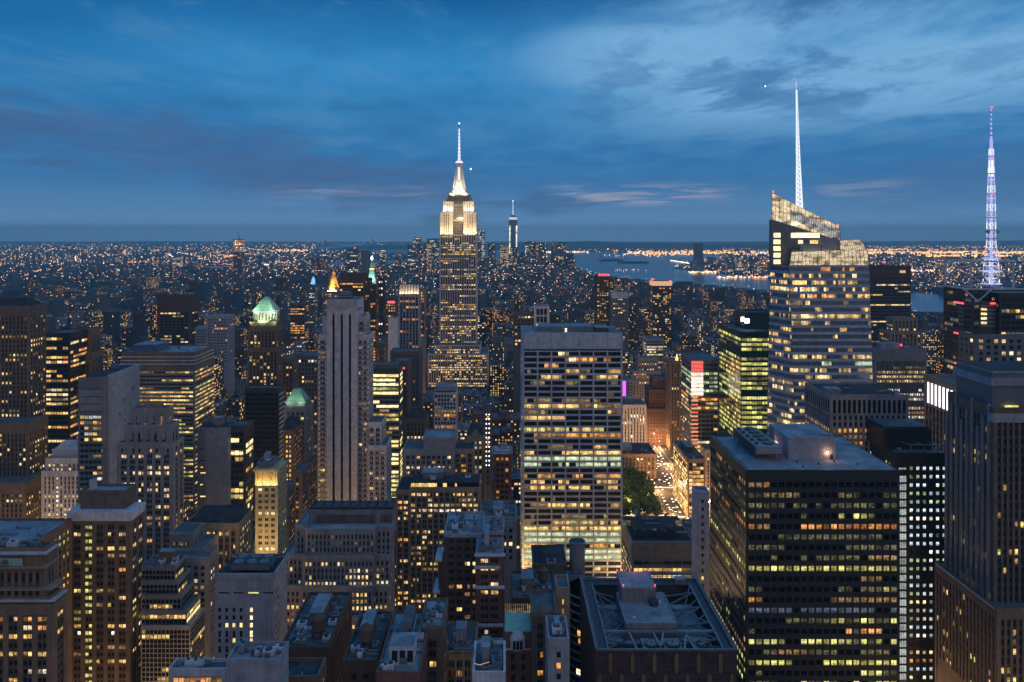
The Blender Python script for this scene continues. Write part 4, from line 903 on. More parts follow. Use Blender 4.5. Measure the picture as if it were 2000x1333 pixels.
# ---- landmarks behind it
def gold_pyramid():
    D = 1750; cx = X(648, D); zb = Z(567, D)
    b = B('gold_pyramid_tower', 'stone tower crowned by a glowing golden pyramid behind the slotted tower', 'skyscraper', style(wall='stone', bay=3.5, flr=4), Lit(80, .2, 0, 'ya'), 640)
    b.tier(631, 664, 568, D, 36)
    m = b.part('pyramid_roof', MB()); m.lathe(cx, D + 18, [(17, zb), (15, zb + 4), (10.5, zb + 14), (6.5, zb + 28), (3.6, zb + 36), (2.8, zb + 42), (1.5, zb + 43), (.4, zb + 50)], 'gold', 8)
    b.done()
    for dx, dy in ((-20, -12), (20, -12), (0, -22), (-10, -18), (10, -18)): flood('floodlight', (cx + dx, D + 18 + dy, zb - 2), (cx, D + 18, zb + 18), 34000, (1., .60, .16), 6)
gold_pyramid()
def clock_tower():
    D = 2000; cx = X(725, D)
    b = B('lit_clock_tower', 'slender tower with a pale green steepled top and glowing white tip', 'skyscraper', style(wall='stone', bay=3.5, flr=4), Lit(81, .1, 0, 'y'), 640)
    b.tier(717, 734, 552, D, 23)
    z = Z(552, D); m = b.part('steeple', MB()); m.lathe(cx, D + 11, [(11.5, z), (10, z + 6), (7, z + 28), (6, z + 34), (5, z + 35), (4.5, z + 44), (4.8, z + 45), (4, z + 52), (1, z + 62)], 'mint', 8)
    m = b.part('lantern', MB()); m.lathe(cx, D + 11, [(2.5, z + 60), (2.5, z + 66), (.5, z + 70)], 'star_white', 8)
    m = b.part('balcony_lamps', MB()); m.lathe(cx, D + 11, [(6.2, z + 34.5), (6.2, z + 37)], 'far_orange', 8)
    b.done()
    for dx in (-16, 16): flood('floodlight', (cx + dx, D - 12, z + 2), (cx, D + 11, z + 26), 8000, (.85, 1., .75), 6)
clock_tower()
def crown_tower():
    D = 1000
    b = simple('crowned_tower', 'grey tower with a pleated floodlit crown left of the tallest spire', 'skyscraper', [(779, 819, 578, D, 20)],
               style(wall='concrete', bay=4.2, flr=4.0, fx=.7, fz=.6, top=1, span='blue_glass'), Lit(82, .12, 0, 'aod', rows={1: (.6, 'a')}), 690,
               extra=lambda b: b.part('crown', (lambda m: ([m.frus(X(780 + k * 5.6, D), X(784.2 + k * 5.6, D), D + .5, D + 3, Z(574, D), X(780.5 + k * 5.6, D), X(784 + k * 5.6, D), D + 2, D + 3, Z(556, D), 'pale_stone') for k in range(7)], m.box(X(780, D), X(819, D), D + 3, D + 18, Z(578, D), Z(558, D), 'stone'), m)[-1])(MB())))
    for k in range(4): flood('floodlight', (X(784 + k * 10, D), D - 1.8, Z(576, D)), (X(784 + k * 10, D), D + 2, Z(564, D)), 900, (1., .70, .34), 5)
crown_tower()
simple('lit_top_block', 'small tower with an amber lit block on top right of the pleated crown', 'office building', [(820, 830, 566, 1060, 14), (820, 829, 565, 1062, 10)], style(wall='tan_stone', bay=3, flr=4, fx=.7, fz=.7), Lit(83, .3, 0, 'ao', rows={0: (1, 'a'), 1: (1, 'a'), 2: (1, 'a')}), 640)
simple('white_party_wall_block', 'plain white walled slab between the slotted tower and the pleated crown tower', 'apartment building', [(758, 776, 623, 950, 14)], style(wall='white_wall', bay=40, flr=200), Lit(84, 0), 700)
simple('amber_columned_tower', 'slim black tower with amber window columns right of the slotted tower', 'skyscraper', [(712, 722, 545, 1090, 20), (722, 735, 560, 1086, 20, dict(z0=0))], style(wall='black_metal', bay=3.3, flr=4, fx=.7, fz=.6), Lit(85, .55, 0, 'aoo', cols={}), 700)
simple('dark_banded_tower', 'broad dark tower with amber floor bands behind the slotted tower', 'skyscraper', [(662, 711, 536, 1150, 30)], style(wall='dark_brick', bay=4, flr=4.6, fx=.9, fz=.5, pr=.1, sr=.2, top=12), Lit(86, .45, .35, 'aay', stick=.85), 600)
simple('bronze_fin_tower', 'dark bronze tower with flared corner fins and yellow floors left of the green pyramid', 'skyscraper',
       [(308, 373, 577, 1100, 26)], style(wall='dark_brick', bay=6.2, flr=4.2, fx=.8, fz=.5, pr=1.0, sr=.1, top=24, span='black_metal', edge=3.5), Lit(87, .2, .1, 'yp', rows={0: (.7, 'y'), 9: .5, 15: (.8, 'y'), 16: (.6, 'y')}), 680)
simple('pale_grid_block', 'pale blue gridded office block right of the dark bronze finned tower', 'office building', [(404, 446, 618, 1000, 22)], style(wall='concrete', bay=3.0, flr=3.9, fx=.6, fz=.55, roof='pale_roof'), Lit(88, .06, 0, 'ya', rows={3: (.6, 'a')}), 690)
simple('pale_low_block', 'pale low block beside the dark bronze finned tower', 'office building', [(382, 404, 640, 1040, 22)], style(wall='concrete', bay=3.0, flr=3.9, fx=.6, fz=.55, roof='pale_roof'), Lit(89, .06, 0, 'ya'), 690)
simple('dark_notched_tower', 'dark tower with red rooftop beacons above the golden pyramid', 'skyscraper', [(678, 700, 486, 2600, 30)], style(wall='blue_glass', bay=6, flr=6, fx=.7), Lit(90, .15, 0, 'wp'), 540,
       extra=lambda b: b.part('beacon', (lambda m: (m.box(X(691, 2600), X(693, 2600), 2605, 2609, Z(486, 2600), Z(483, 2600), 'lamp_red'), m)[1])(MB())))
simple('blue_slab_tower', 'plain blue grey slab right of the tower with red beacons', 'skyscraper', [(705, 721, 490, 2900, 30)], style(wall='grey_metal', bay=60, flr=400), Lit(91, 0), 540)
def crane_tower():
    D = 2300; b = B('unfinished_tower', 'slim tower under construction with orange lit bare floors and a crane', 'skyscraper', style(wall='concrete', bay=4, flr=5, fx=.7, fz=.7, top=1), Lit(92, .3, 0, 'a'), 560)
    b.tier(456, 472, 492, D, 24, st=style(wall='blue_glass', bay=5, flr=6)); b.tier(455, 473, 468, D, 25, z0=Z(492, D), lit=Lit(93, 1, 0, 'oaw'), cons=False)
    x = X(467, D); m = b.part('crane', MB()); m.bar((x, D, Z(470, D)), (x, D, Z(462, D)), .8, 'dark_metal'); m.bar((x, D, Z(463, D)), (x - 3, D, Z(452, D)), .6, 'dark_metal')
    b.done()
crane_tower()
# ---- downtown cluster
def far_tower(name, label, px0, px1, top, D, st, lt, **k): return simple(name, label, 'skyscraper', [(px0, px1, top, D, (px1 - px0) * D / F * .8)], st, lt, 560, split=False, **k)
dk = style(wall='blue_glass', bay=9, flr=9, fx=.7, fz=.5, pr=.2, sr=.2, top=3)
gr = style(wall='grey_metal', bay=8, flr=8, fx=.7, fz=.6, pr=.2, sr=.2, top=3)
def trade_tower():
    D = 5600; b = B('tapered_glass_tower', 'tallest tapering glass tower of the distant downtown cluster with a dashed white mast', 'skyscraper', style(wall='blue_glass', bay=10, flr=9, fx=.85, fz=.8, pr=.1, sr=.1, top=1), Lit(100, .6, .3, 'www'), 560)
    x0, x1 = X(992, D), X(1012, D); zt = Z(423, D); w = (x1 - x0)
    b.rects.append((x0, x1, D, D + 60)); b.D = D
    b.wall.frus(x0, x1, D, D + 65, 0, x0 + w * .08, x1 - w * .08, D + 5, D + 60, zt, 'blue_glass', 'dark_roof')
    zs = Z(441, D)
    for k in range(13):
        for s_ in (0, 1):
            m = MB(); z = zs - k * 16; c = x0 + w * (.12 + .66 * s_); t = w * (.14 - .003 * k)
            m.box(c, c + t, D - .5, D + 6, z - 13, z, 'L_w' if (k * 3 + s_ * 5) % 7 else 'L_c'); b.part('lit_panel', m)
    m = MB(); m.box(x0 + w * .1, x1 - w * .1, D + 4, D + 58, Z(429, D), Z(424, D), 'far_dim' if False else 'L_c'); b.part('observation_band', m)
    m = MB(); m.lathe((x0 + x1) / 2, D + 30, [(19, zt), (16, zt + 8), (4, zt + 14)], 'dark_metal', 16); b.part('ring', m)
    for k in range(9):
        m = MB(); z = zt + 14 + k * 12.5; m.lathe((x0 + x1) / 2, D + 30, [(3.6 - .2 * k, z), (3.4 - .2 * k, z + 9)], 'lamp_violet' if k < 8 else 'lamp_white', 8); b.part('mast_section', m)
    b.done(split=False)
trade_tower()
for i, a in enumerate([
    ('rippled_tower', 'rippled silver tower with a dark cap just right of the tallest spire', 932, 947, 449, 5300, gr, Lit(101, .75, .2, 'wwpc')),
    ('far_office_tower', 'boxy yellow lit tower left of the tallest downtown tower', 976, 994, 478, 5300, gr, Lit(102, .75, .2, 'yyp')),
    ('far_office_tower', 'slender dark tower right of the rippled silver tower', 961, 968, 473, 5400, dk, Lit(103, .3, .1, 'yp')),
    ('far_office_tower', 'low yellow lit block at the foot of the tallest downtown tower', 996, 1010, 484, 5100, gr, Lit(104, .6, .2, 'yyp')),
    ('far_office_tower', 'thin tower with one bright white edge downtown', 1025, 1033, 477, 5500, dk, Lit(105, .3, .3, 'w', cols={0: (1, 'w')})),
    ('far_office_tower', 'amber lit boxy tower with pink top line downtown', 1047, 1064, 478, 5700, style(wall='tan_stone', bay=9, flr=9, fx=.8, fz=.8), Lit(106, .85, .2, 'aap')),
    ('far_office_tower', 'dark block with pale lit roof beside the amber lit boxy tower', 1038, 1048, 482, 5650, dk, Lit(107, .35, .2, 'wp', rows={0: (1, 'w')})),
    ('domed_tower', 'dark domed tower with two amber lit floor groups at the river end of downtown', 1070, 1101, 500, 5400, style(wall='dark_metal', bay=9, flr=9, fx=.85, fz=.7), Lit(108, .3, .2, 'yp', rows={0: (.8, 'y'), 1: (.8, 'y')})),
    ('far_office_tower', 'small tower tipped with white lights at the water edge', 1115, 1125, 505, 4900, style(wall='dark_brick', bay=7, flr=8, fx=.6, fz=.5), Lit(109, .5, .2, 'wao')),
    ('far_office_tower', 'dark block at the foot of the amber lit boxy tower', 1010, 1024, 492, 5200, dk, Lit(110, .25, .1, 'yp')),
    ('far_office_tower', 'pale stepped tower at the left end of the downtown cluster', 807, 822, 464, 5200, gr, Lit(111, .3, .2, 'wpo')),
    ('far_office_tower', 'shoulder block of the pale stepped downtown tower', 796, 812, 478, 5000, dk, Lit(112, .3, .2, 'wpo')),
    ('far_office_tower', 'broad flat topped downtown tower half hidden by the tallest spire', 834, 858, 466, 5200, style(wall='blue_glass', bay=9, flr=9, fx=.7), Lit(113, .3, .2, 'wpg')),
    ('far_office_tower', 'bright ornate downtown tower beside the broad flat topped one', 833, 843, 476, 5000, gr, Lit(114, .8, .2, 'ppa')),
    ('far_office_tower', 'dark stubby tower left of the downtown cluster', 742, 754, 487, 4700, dk, Lit(115, .3, .1, 'wp')),
    ('far_office_tower', 'small tower with an orange pyramid cap', 772, 783, 494, 4300, gr, Lit(116, .2, .1, 'ap', rows={0: (1, 'o'), 1: (1, 'o')})),
    ('waterfront_tower', 'lone dark glass tower standing across the river', 1357, 1373, 475, 5300, style(wall='blue_glass', bay=9, flr=9, fx=.8, top=8), Lit(117, .03, 0, 's')),
    ('far_office_tower', 'low slab at the foot of the lone tower across the river', 1357, 1376, 508, 5150, dk, Lit(118, .05, 0, 'p')),
    ('far_office_tower', 'mid height block right of the lone tower across the river', 1420, 1433, 503, 5050, dk, Lit(119, .35, .2, 'wpa')),
    ('far_office_tower', 'pale topped block across the river with many lit floors', 1439, 1452, 499, 5100, gr, Lit(120, .45, .2, 'wpa')),
    ('far_office_tower', 'low wide block across the river left of the curved glass tower', 1484, 1502, 518, 4800, dk, Lit(121, .4, .2, 'wpa')),
    ('far_office_tower', 'tower with a purple lit rim on the far left horizon', 128, 139, 478, 6500, dk, Lit(122, .25, .1, 'wpa')),
    ('far_office_tower', 'pair topped grey tower on the far left skyline', 221, 231, 476, 6200, dk, Lit(123, .3, .1, 'wpa')),
    ('far_office_tower', 'wide pale lit block in front of the far left bridge', 337, 352, 502, 4600, gr, Lit(124, .8, .2, 'ypw')),
    ('far_office_tower', 'brown housing slab on the far left', 608, 632, 504, 4300, style(wall='dark_brick', bay=7, flr=7), Lit(125, .3, .1, 'wao')),
]): far_tower(*a)
# ---- centre right, middle distance
simple('lit_crown_tower', 'dark apartment tower with a glowing curved orange crown and red beacons', 'skyscraper', [(1274, 1312, 559, 1700, 30)], style(wall='dark_brick', bay=4.4, flr=4.4, fx=.65, fz=.6, pr=.2, sr=.2), Lit(130, .34, .05, 'aypy', stick=.2), 680,
       extra=lambda b: (b.part('crown', (lambda m: (m.frus(X(1274, 1700), X(1312, 1700), 1700, 1728, Z(559, 1700), X(1273, 1700), X(1313, 1700), 1699, 1730, Z(549, 1700), 'far_dim', 'dark_roof'), m)[1])(MB())),
                        b.part('beacon', (lambda m: (m.box(X(1272.5, 1700), X(1276, 1700), 1700, 1703, Z(548, 1700), Z(544, 1700), 'lamp_red'), m.box(X(1307, 1700), X(1311, 1700), 1700, 1703, Z(552, 1700), Z(548, 1700), 'lamp_red'), m)[-1])(MB()))))
simple('red_beacon_tower', 'dark apartment tower topped by a row of red beacons left of the orange crowned tower', 'skyscraper', [(1165, 1190, 540, 1500, 30), (1190, 1199, 548, 1502, 24, dict(z0=0))], style(wall='dark_brick', bay=4.2, flr=4.1, fx=.6, fz=.5), Lit(131, .35, .05, 'yad', stick=.2), 690,
       extra=lambda b: b.part('beacon', (lambda m: ([m.box(X(1169 + k * 4.5, 1500), X(1171.5 + k * 4.5, 1500), 1500, 1502, Z(539, 1500), Z(535, 1500), 'lamp_red') for k in range(5)], m)[1])(MB())))
simple('white_capped_tower', 'grey tower with a plain white cap right of the tower with red beacons', 'skyscraper', [(1196, 1227, 572, 1400, 26)], style(wall='grey_stone', bay=4.2, flr=4.1, fx=.6, fz=.5, top=10, band='white_wall'), Lit(132, .25, .05, 'pyd', stick=.2), 680)
simple('framed_white_tower', 'pale open framed block behind the roof of the gridded white tower', 'office building', [(1045, 1071, 600, 900, 22)], style(wall='white_wall', bay=5, flr=9, fx=.85, fz=.85, pr=1.2, sr=.8, top=1), Lit(133, .1, 0, 'p', rows={2: (.8, 'p')}), 660)
simple('setback_block', 'low dark block left of the pale open framed block', 'office building', [(1003, 1045, 612, 905, 22)], style(wall='dark_stone', bay=4, flr=4, fx=.6), Lit(134, .2, .1, 'py'), 660)
simple('thin_black_tower', 'thin black tower dotted with white lights left of the white party wall slab', 'skyscraper', [(738, 749, 545, 1400, 20)], style(wall='black_metal', bay=4, flr=6), Lit(135, .15, 0, 'wp'), 650)
simple('dark_flat_block', 'dark wide stone block with a round lit clock opening below the white party wall slab', 'office building', [(762, 820, 688, 860, 26)], style(wall='dark_stone', bay=3.6, flr=4, fx=.5), Lit(136, .06, 0, 'y'), 760)
simple('dim_office_block', 'dark office block with a white lit attic strip left of the slotted tower', 'office building', [(580, 622, 696, 700, 26)], style(wall='dark_stone', bay=3, flr=3.8, fx=.55), Lit(137, .12, .06, 'yad', rows={0: (.85, 'w')}), 860)
simple('brown_side_tower', 'brown slab with speckled windows between the green pyramid tower and the dark office block', 'apartment building', [(549, 574, 702, 740, 20)], style(wall='brown_stone', bay=3, flr=3.6), Lit(138, .12, 0, 'ya'), 780)
simple('amber_banded_block', 'mid rise block with bright amber floors right of the green pyramid', 'office building', [(566, 596, 594, 1350, 24)], style(wall='dark_stone', bay=4, flr=4.2, fx=.8), Lit(139, .5, .3, 'aay', stick=.8), 660)
# ---- right side
def green_tower():
    D = 680
    b = simple('green_glass_tower', 'dark green glass tower with yellow lit floors and a glowing logo on its crown', 'skyscraper', [(1447, 1510, 650, D, 68), (1455, 1512, 612, D + 26, 30, dict(st=style(wall='green_glass', bay=4, flr=30, roof='dark_roof'), lit=Lit(1, 0)))],
               style(wall='green_glass', bay=4.4, flr=4.35, fx=.93, fz=.62, pr=.12, sr=.06, top=4, dark='green_glass', roof='roof', edge=.4), Lit(140, .62, .2, 'vvve', dark='green_glass', stick=.8, rows={0: (.7, 'v'), 3: (.2, 'e'), 5: (.95, 'v'), 6: (.9, 'v'), 12: (.95, 'v'), 18: (.95, 'v'), 19: .9}), 840,
               extra=lambda b: (b.part('logo', (lambda m: (m.box(X(1447, D + 26) , X(1453, D + 26), D + 25.5, D + 25.9, Z(628, D + 26), Z(619, D + 26), 'lamp_white'), m.box(X(1454, D + 26), X(1463, D + 26), D + 25.5, D + 25.9, Z(631, D + 26), Z(622, D + 26), 'lamp_white'), m)[-1])(MB())),
                                b.part('roof_lamp', (lambda m: (m.box(X(1407, D + 66), X(1411, D + 66), D + 65, D + 66, Z(637, D + 66), Z(633, D + 66), 'lamp_white'), m)[1])(MB()))))
green_tower()
def red_strip_tower():
    D = 760
    b = B('red_cornered_tower', 'office tower with a glowing red and white corner strip beside the avenue', 'office building', style(wall='grey_metal', bay=4.2, flr=4.3, fx=.86, fz=.6, pr=.1, sr=.1), Lit(141, .3, .1, 'apy', stick=.7, rows={0: (.0, 'g'), 1: (0, 'g'), 2: (.9, 'g'), 3: (.8, 'g'), 4: (.7, 'g'), 5: (.2, 'g'), 6: (.6, 'g'), 8: (.9, 'a'), 9: (.8, 'p')}), 900)
    b.tier(1351, 1404, 704, D, 45)
    x = X(1351, D)
    for k in range(24):
        z1 = Z(705, D) - k * 3.9; m = MB(); w = X(1373, D) - x
        m.box(x - .5, x + w * (1 if k < 9 else .55), D - .9, D - .3, z1 - (2.9 if k < 9 else 1.5), z1, 'red_strip' if k < 3 or k > 9 and k % 2 else ('L_w' if k < 9 else 'far_dim'))
        if k < 10: m.box(x - .55, x + w, D - .95, D - .3, z1 - 3.9, z1 - 3.4, 'red_strip')
        b.part('light_panel', m)
    b.done()
red_strip_tower()
simple('narrow_brown_tower', 'narrow brown tower rising where the bright avenue ends', 'skyscraper', [(1309, 1329, 706, 905, 24)], style(wall='brown_stone', bay=3.4, flr=4, fx=.4, fz=.7), Lit(142, .12, 0, 'ya'), 900,
       extra=lambda b: b.part('lit_finial', (lambda m: (m.frus(X(1320, 905), X(1326, 905), 906, 909, Z(706, 905), X(1322.5, 905), X(1324, 905), 907, 908, Z(692, 905), 'L_y'), m)[1])(MB())))
simple('corner_office_block', 'low yellow lit glass block along the right side of the bright avenue', 'office building', [(1343, 1377, 898, 690, 60)], style(wall='tan_stone', bay=3.4, flr=3.7, fx=.9, fz=.75, pr=.15, sr=.1), Lit(143, .9, .3, 'yyba', stick=.5), 1010, clut={0: dict(n=6)})
simple('mid_avenue_block', 'grey block set behind the yellow lit glass block on the avenue', 'office building', [(1378, 1400, 880, 740, 40)], style(wall='stone', bay=3.4, flr=3.7), Lit(144, .2, .1, 'py'), 960)
simple('park_side_block', 'ornate brown block facing the park trees with skylights on its roof', 'office building', [(1196, 1281, 888, 800, 42)], style(wall='brown_stone', bay=4, flr=4.4, fx=.5, fz=.6, roof='dark_roof'), Lit(145, .2, 0, 'ayd'), 950, clut={0: dict(n=12)})
simple('pale_park_block', 'pale stone block behind the ornate brown park side block', 'office building', [(1205, 1262, 792, 900, 35)], style(wall='pale_stone', bay=3.4, flr=4, fx=.4, fz=.8, sr=.1), Lit(146, .05, 0, 'wa'), 880, clut={0: dict(n=5)})
simple('shadowy_tower', 'dark brown stepped tower left of the narrow brown tower by the avenue', 'skyscraper', [(1262, 1305, 800, 930, 40), (1268, 1303, 762, 934, 30), (1275, 1300, 740, 938, 20)], style(wall='dark_brick', bay=3.4, flr=4, fx=.4), Lit(147, .14, .05, 'yap', rows={12: (.8, 'y')}), 900)
simple('midtown_stone_block', 'grey stepped block with lit attic row behind the pale stone block', 'office building', [(1236, 1290, 725, 1050, 30), (1246, 1285, 700, 1054, 20)], style(wall='stone', bay=3.6, flr=4, fx=.4), Lit(148, .12, .05, 'ypa', rows={3: (.7, 'p')}), 800)
def magenta(b):
    m = MB(); m.box(X(1216, 980), X(1222, 980), 979, 979.6, Z(777, 980), Z(744, 980), 'lamp_magenta'); b.part('light_panel', m)
    m = MB(); m.box(X(1226, 980), X(1235, 980), 979, 979.6, Z(779, 980), Z(776, 980), 'lamp_white'); b.part('billboard_lamp', m)
simple('billboard_block', 'pale block with a magenta glowing panel beside the gridded white tower', 'office building', [(1210, 1238, 742, 980, 30)], style(wall='concrete', bay=4, flr=4), Lit(149, .05, 0, 'p'), 800, extra=magenta)
simple('white_banded_block', 'low block with a bright white attic band above the billboard block', 'office building', [(1262, 1296, 662, 1240, 30)], style(wall='concrete', bay=4, flr=4.2, fx=.9, fz=.5), Lit(150, .4, .3, 'pyw', rows={0: (0, 'w'), 3: (1, 'p'), 4: .7}), 720)
def low_white(b):
    D = 470; x0, x1 = X(1232, D), X(1352, D)
    m = MB(); m.box(x0, x1, D - 1.2, D - .4, Z(1088, D), Z(1062, D), 'tan_stone')
    for j in range(6):
        for k in range(28): m.box(x0 + .5 + k * 1.33 + (j % 2) * .6, x0 + .9 + k * 1.33 + (j % 2) * .6, D - 1.26, D - 1.2, Z(1065.5 + j * 3.8, D), Z(1064 + j * 3.8, D), 'brown_stone')
    b.part('perforated_screen', m)
    m = MB(); m.box(x0 + 4, x1 - 6, D + 8, D + 26, Z(1060, D), Z(1060, D) + 5, 'dark_metal', 'dark_roof'); b.part('plant_deck', m)
    m = MB(); m.box(x0 - 1, x1, D + 27, D + 27.4, Z(1060, D), Z(1060, D) + 3.4, 'L_e'); b.part('roof_lamp', m)
simple('screen_walled_block', 'low block with a tan perforated screen below the park', 'office building', [(1235, 1353, 1060, 470, 42)], style(wall='stone', bay=5.6, flr=4.2, fx=.92, fz=.5, sr=.3, top=10.2, roof='dark_roof', edge=.6), Lit(151, .8, .2, 'ya', rows={0: (.0, 'y'), 1: (.9, 'y'), 2: (.9, 'yp')}), 1130, extra=low_white, clut={0: dict(n=16, z=Z(1060, 470) + 5, big=False)})
simple('thin_white_tower', 'thin pale tower standing against the black office tower', 'skyscraper', [(1360, 1384, 963, 430, 9)], style(wall='white_wall', bay=4, flr=4.4, fx=.3, fz=.5, roof='blue_glass'), Lit(152, .08, 0, 'a'), 1180)
# ---- the black tower with the blue roof
D = 320; z = Z(920, D)
rows = {0: (.35, 'ead'), 1: (.6, 'eed'), 2: (.7, 'e'), 3: (.6, 'ev'), 4: (.75, 'ado'), 5: (.7, 'ee'), 6: (.6, 'e'), 7: (.55, 'de'), 8: (.93, 'v'), 9: (.12, 'd'), 10: (.6, 'eev'), 11: (.35, 'dea'), 12: (.75, 's'), 13: (.65, 'eev'), 14: (.45, 'eea'), 15: (.6, 'vve'), 16: (.6, 'ed'), 17: (.9, 'v'), 18: (.6, 'eev'), 19: (.6, 'ev'), 20: .5}
b = B('black_tower', 'black gridded office tower with a flat blue grey roof in the right foreground', 'skyscraper',
      style(wall='black_metal', bay=3.2, flr=4.42, fx=.76, fz=.50, pr=.35, sr=.3, edge=.5, top=3.5, par=.5, roof='pale_roof', dark='black_glass'), Lit(153, .2, 0, 'ed', rows=rows, dark='black_glass', stick=.5), 1340)
b.tier(1458, 1755, 920, D, 55, faces='FL')
m = b.part('rooftop_house', MB()); m.box(X(1540, 336), X(1632, 336), 336, 360, z, z + 9.5, 'concrete', 'pale_roof'); m.box(X(1540, 336) - .15, X(1632, 336) + .15, 335.85, 360.15, z + 9.5, z + 9.9, 'concrete', 'pale_roof')
m = b.part('roof_hatch', MB()); m.box(X(1612, 336), X(1627, 336), 338, 341, z + 9.9, z + 10.1, 'black_metal')
m = b.part('cooling_tower', MB()); m.box(111, 122.5, 334.5, 368, z + 3, z + 6.2, 'steel', 'pale_roof'); m.box(110.8, 111, 335, 367.5, z + 3.2, z + 6, 'black_metal')
for k in range(6):
    for xx in (111.4, 122): m.box(xx - .15, xx + .15, 336 + k * 6, 336.3 + k * 6, z, z + 3, 'dark_metal')
m.box(111, 122.5, 334.6, 368, z + 2.6, z + 3, 'dark_metal')
for k in range(5):
    m = b.part('fan', MB()); m.lathe(118, 339.5 + k * 6.2, [(2.5, z + 6.2), (2.3, z + 7)], 'dark_metal', 18, 'black_metal')
    m = b.part('valve_box', MB()); m.box(112, 113.2, 338 + k * 6.2, 339.3 + k * 6.2, z + 6.2, z + 7.3, 'dark_metal')
m = b.part('parapet_rail', MB()); m.bar((103, 321, z + .9), (103, 374, z + .9), .12, 'dark_metal'); m.bar((165.5, 321, z + .9), (165.5, 374, z + .9), .12, 'dark_metal')
for k, (xx, yy) in enumerate(((143.2, 335.7), (125.3, 352))):
    m = b.part('wall_lamp', MB()); m.box(xx - .35, xx + .35, yy - .25, yy + .2, z + 3.4, z + 3.9, 'lamp_warm')
    q = bpy.data.lights.new('wall_light', 'POINT'); q.energy = 420; q.color = (1., .5, .28); q.shadow_soft_size = .2
    o = bpy.data.objects.new('wall_light', q); COL.objects.link(o); o.location = (xx, yy - .8, z + 3.2)
m = b.part('roof_door', MB()); m.box(144.4, 145.8, 335.9, 336, z, z + 2.4, 'dark_metal')
for k in range(5):
    m = b.part('roof_vent', MB()); m.lathe(128 + k * 8.3 % 33, 325 + (k * 3.7) % 8, [(.3, z), (.3, z + 1.1)], 'dark_metal', 8)
b.done()
# ---- granite tower with white lit windows
D = 400
b = B('white_windowed_tower', 'black granite tower gridded with small white lit windows beside the black office tower', 'skyscraper',
      style(wall='black_metal', bay=3.45, flr=4.35, fx=.42, fz=.45, pr=.2, sr=.18, top=5, edge=5.8, roof='roof'), Lit(154, .93, 0, 'ccwg', stick=.4, rows={16: (1, 'p'), 22: (1, 'p'), 23: (.95, 'a'), 21: (0, 'p'), 5: (.8, 'c')}), 1340)
x0, x1, z = b.tier(1752, 1852, 888, D, 36, faces='L')
b.facade([(x0 + 5.2, D, 0), (x1, D, 0), (x0 + 5.2, D, z), (x1, D, z)], 'F', style(wall='black_metal', bay=3.45, flr=4.35, fx=.46, fz=.42, pr=.2, sr=.18, top=5, edge=.5), b.lit, 0)
b.wall.box(x0 - .2, x0 + 5.2, D - .2, D + .1, 0, z + 1, 'black_metal')
for j in range(27):
    m = b.part('corner_window', MB()); zz = z - 6.8 - j * 4.35; m.box(x0 + .8, x0 + 4.7, D - .26, D - .2, zz - 3.2, zz, 'L_n'); [m.box(x0 + .8 + q, x0 + .95 + q, D - .3, D - .26, zz - 3.2, zz, 'black_metal') for q in (1.25, 2.55)]; 
    if j < 1: m.box(x0 + .8, x0 + 4.7, D - .3, D - .26, zz - 3.2, zz - 1, 'green_glass')
m = b.part('rooftop_house', MB()); m.box(x0 - 2, x0 + 24, D + 10, D + 38, z, z + 11, 'black_metal', 'dark_roof'); m.box(x0 - 1, x0 + 23, D + 11, D + 37, z + 11, z + 12, 'dark_metal', 'roof')
m = b.part('roof_frame', MB())
for k in range(4): m.bar((x0 + 9 + k * 7, D + 3, z), (x0 + 9 + k * 7, D + 3, z + 4.4), .25, 'steel'); m.bar((x0 + 9 + k * 7, D + 3, z + 4.4), (x0 + 7 + k * 7, D + 9, z + 4.4), .2, 'steel')
m.bar((x0 + 8, D + 3, z + 4.4), (x0 + 33, D + 3, z + 4.4), .3, 'steel')
clutter(b, 44, b.roofs[0], 5, big=False); b.done()
# ---- slotted flat block
D = 430
b = B('tall_windowed_block', 'brown grey block with tall dark slot windows before the faceted glass tower', 'skyscraper',
      style(wall='stone', bay=2.95, flr=3.6, fx=.52, fz=.62, pr=.45, sr=.1, top=10.2, edge=.6, roof='dark_roof', par=1.2), Lit(155, .35, 0, 'yad', stick=.6, rows={0: (.1, 'd'), 1: (.05, 'p'), 2: (.93, 'ya'), 3: (.7, 'yd'), 4: .6, 5: .6}), 880)
x0, x1, z = b.tier(1622, 1772, 775, D, 36, faces='FL')
for k in range(15):
    m = b.part('slot_window', MB()); x = x0 + .6 + (k + .24) * (x1 - x0 - 1.2) / 15; m.box(x, x + 1.55, D - .52, D - .49, z - 9.3, z - 1.8, 'black_glass')
for k in range(12):
    m = b.part('slot_window', MB()); y = D + .9 + k * 2.92; m.box(x0 - .52, x0 - .49, y, y + 1.55, z - 9.3, z - 1.8, 'black_glass')
m = b.part('air_handler', MB()); m.box(x0 + 1, x0 + 9, D + 6, D + 14, z, z + 3.2, 'steel', 'pale_roof')
clutter(b, 66, b.roofs[0], 12, big=False); b.done()
simple('finned_tower', 'slender white finned tower with amber floor bands right of the curved glass tower', 'skyscraper', [(1709, 1809, 684, 700, 22)],
       style(wall='stone', bay=1.55, flr=4.1, fx=.55, fz=.6, pr=.6, sr=.05, span='dark_metal', top=10, roof='roof'), Lit(156, .12, .1, 'ypd', stick=.93, rows={1: .5, 2: (.7, 'y'), 3: (.8, 'yp'), 4: .8, 6: (.35, 'w'), 7: (.9, 'w'), 8: (.9, 'w'), 11: (.8, 'a'), 12: (.95, 'w')}), 830, clut={0: dict(n=5)},
       extra=lambda b: b.part('beacon', (lambda m: (m.box(X(1759, 705), X(1762, 705), 705, 706, Z(676, 705), Z(672, 705), 'lamp_red'), m)[1])(MB())))
